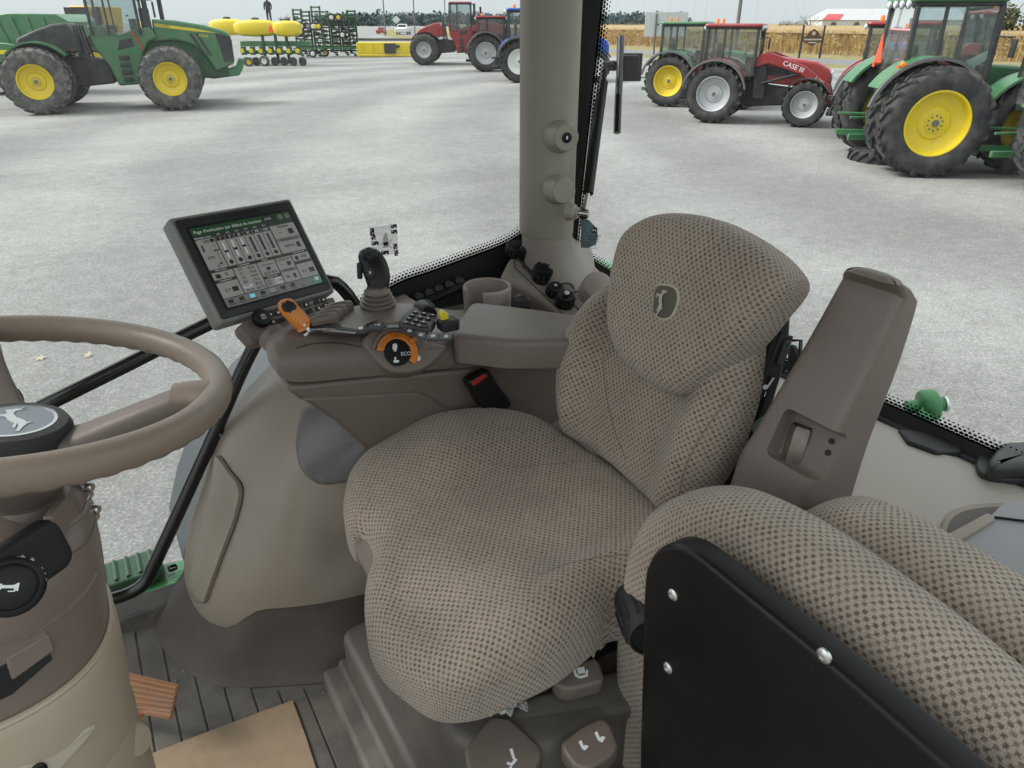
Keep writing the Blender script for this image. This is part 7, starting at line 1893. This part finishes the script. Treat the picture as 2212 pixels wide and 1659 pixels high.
# barn
bn, d = far_thing('barn', 'long white barn with red trimmed roof beyond the maize', 'barn', 1860, 66); k = d / FPX; 
bq = LOC[bn.name]
xa = bq(1774, 66)[0]; xb = bq(2080, 66)[0]; hw_ = bq(1860, 42)[1]; hr = bq(1860, 18)[1]
g = MB(); g.box(((xa + xb) / 2, 8, hw_ / 2), (xb - xa, 16, hw_)); g.build('wall', mat('barn_white', (.60, .62, .62), .6, var=.05, vs=.3), bn)
v = [Vector((xa - .5, -.6, hw_ - .2)), Vector((xb + .5, -.6, hw_ - .2)), Vector((xb + .5, 8, hr)), Vector((xa + 4, 8, hr)), Vector((xa - .5, 16.6, hw_ - .2)), Vector((xb + .5, 16.6, hw_ - .2))]
mk('roof', v, [(0, 1, 2, 3), (3, 2, 5, 4), (0, 3, 4)], mat('barn_roof', (.42, .42, .43), .5, var=.05, vs=.3), bn, smooth=False)
v = [Vector((xa - .6, -.75, hw_ - .1)), Vector((xa + .11 * (xb - xa), -.75, hw_ - .1)), Vector((xa + .16 * (xb - xa), 3.2, hw_ + (hr - hw_) * .5)), Vector((xa + .05 * (xb - xa), 3.2, hw_ + (hr - hw_) * .5))]
mk('red_gable', v + [p + Vector((0, 0, -.08)) for p in v], [(0, 1, 2, 3), (7, 6, 5, 4), (0, 4, 5, 1), (1, 5, 6, 2), (2, 6, 7, 3), (3, 7, 4, 0)], mat('barn_red', (.45, .06, .07), .55), bn, smooth=False)
for q in range(4): x, z = bq(1800 + q * 50, 54); lathe('fan', [(k * 6, 0), (k * 6, .2), (0, .2)], frame((x, 0, z), (1, 0, 0), (0, -1, 0)), GRYM, bn, n=18)
# trees: far woods as one mass, nearer bushes and a bare tree
def leaf_mass(name, label, cat, pts, m, kind=None, size=1.0, seed=1):
    r2 = random.Random(seed); v = []; f = []
    for (c, rad, n) in pts:
        for q in range(n):
            while True:
                d = Vector((r2.uniform(-1, 1), r2.uniform(-1, 1), r2.uniform(-1, 1)))
                if .25 < d.length < 1: break
            p = c + Vector((d.x * rad[0], d.y * rad[1], d.z * rad[2])); s = size * r2.uniform(.5, 1.3)
            a = Vector((r2.uniform(-1, 1), r2.uniform(-1, 1), r2.uniform(-1, 1))).normalized() * s; b = a.cross(Vector((r2.uniform(-1, 1), r2.uniform(-1, 1), r2.uniform(-1, 1)))).normalized() * s
            k_ = len(v); v += [p - a, p + b * .7, p + a, p - b * .7]; f.append((k_, k_ + 1, k_ + 2, k_ + 3))
    return v, f
WOOD = mat('far_wood', (.055, .085, .085), .95, var=.4, vs=.02)
pts = []; r2 = random.Random(5)
for q in range(150):
    px = 700 + q * 5.2; p = GR(px, 56); p = EYE + (p - EYE) * (1.0 + r2.uniform(-.1, .2)); pts.append((Vector((p.x, p.y, GZ + r2.uniform(3, 5))), (r2.uniform(6, 11), r2.uniform(5, 9), r2.uniform(4.5, 8.5)), 110))
v, f = leaf_mass('', '', '', pts, WOOD, size=1.5, seed=2)
o = mk('far_wood', v, f, WOOD, None, smooth=False); tag(o, 'dark blue-green wood along the horizon', 'wood', kind='stuff')
BUSH = mat('autumn_bush', (.13, .105, .075), .95, var=.4, vs=.3)
def bush(px, py, w, h_, label, n=500, bare=False):
    t, d = far_thing('hedge_bush', label, 'bush', px, py, 'bushes beyond the maize'); k = d / FPX; W = w * k; Hh = LOC[t.name](px, py - h_)[1]
    r3 = random.Random(int(px)); pts = []
    for q in range(9): pts.append((Vector((r3.uniform(-.4, .4) * W, r3.uniform(-1, 1) * W * .2, Hh * r3.uniform(.25, .62))), (W * .16, W * .16, Hh * .3), n // 9))
    v, f = leaf_mass('', '', '', pts, BUSH, size=.045 * Hh if not bare else .02 * Hh, seed=int(px)); mk('crown', v, f, BUSH, t, smooth=False)
    g = MB(); g.rod((0, 0, 0), (0, 0, Hh * .5), Hh * .03, 6)
    for q in range(7): g.rod((0, 0, Hh * .15), (r3.uniform(-.4, .4) * W, 0, Hh * r3.uniform(.5, .95)), Hh * .012, 5)
    g.build('trunk', bpy.data.materials['pole_wood'], t); return t
bush(1350, 64, 130, 22, 'low brown hedge bush left of the billboard', 900); bush(1710, 66, 80, 26, 'low grey-brown hedge bush left of the barn', 700); bush(1748, 66, 70, 44, 'taller bare twiggy bush against the barn end', 420, True); bush(1300, 62, 60, 18, 'small brown hedge bush beside the pillar', 400)
bush(620, 62, 30, 34, 'dark bush showing above the yellow seed tanks', 400)
BUSH_ = BUSH; BUSH = mat('olive_tree', (.12, .13, .055), .95, var=.45, vs=.4)
bush(2140, 92, 170, 100, 'olive autumn trees behind the near green tractor cab', 2600)
BUSH = BUSH_
# fallen leaves on the gravel under the side window
LEAF = mat('fallen_leaf', (.40, .34, .26), .8, var=.2, vs=20)
for q, (px, py, lb) in enumerate(((88, 777, 'pale maple leaf on the gravel above the rail at far left'), (192, 770, 'small tan leaf on the gravel inside the steering wheel'), (413, 1093, 'tan leaf on the gravel beside the grab rail'), (420, 1034, 'pale curled leaf on the gravel near the fender trim'))):
    p = GR(px, py); r3 = random.Random(q); o = [(math.cos(a) * s, math.sin(a) * s) for a, s in [(2 * math.pi * i / 10, (.022 if i % 2 else .055) * r3.uniform(.6, 1.25)) for i in range(10)]]
    lf = slab('fallen_leaf', o, Matrix.Translation(p + Vector((0, 0, .02))) @ Matrix.Rotation(.35, 4, 'X'), LEAF, None, th=.003); tag(lf, lb, 'leaf', 'fallen leaves on the gravel')
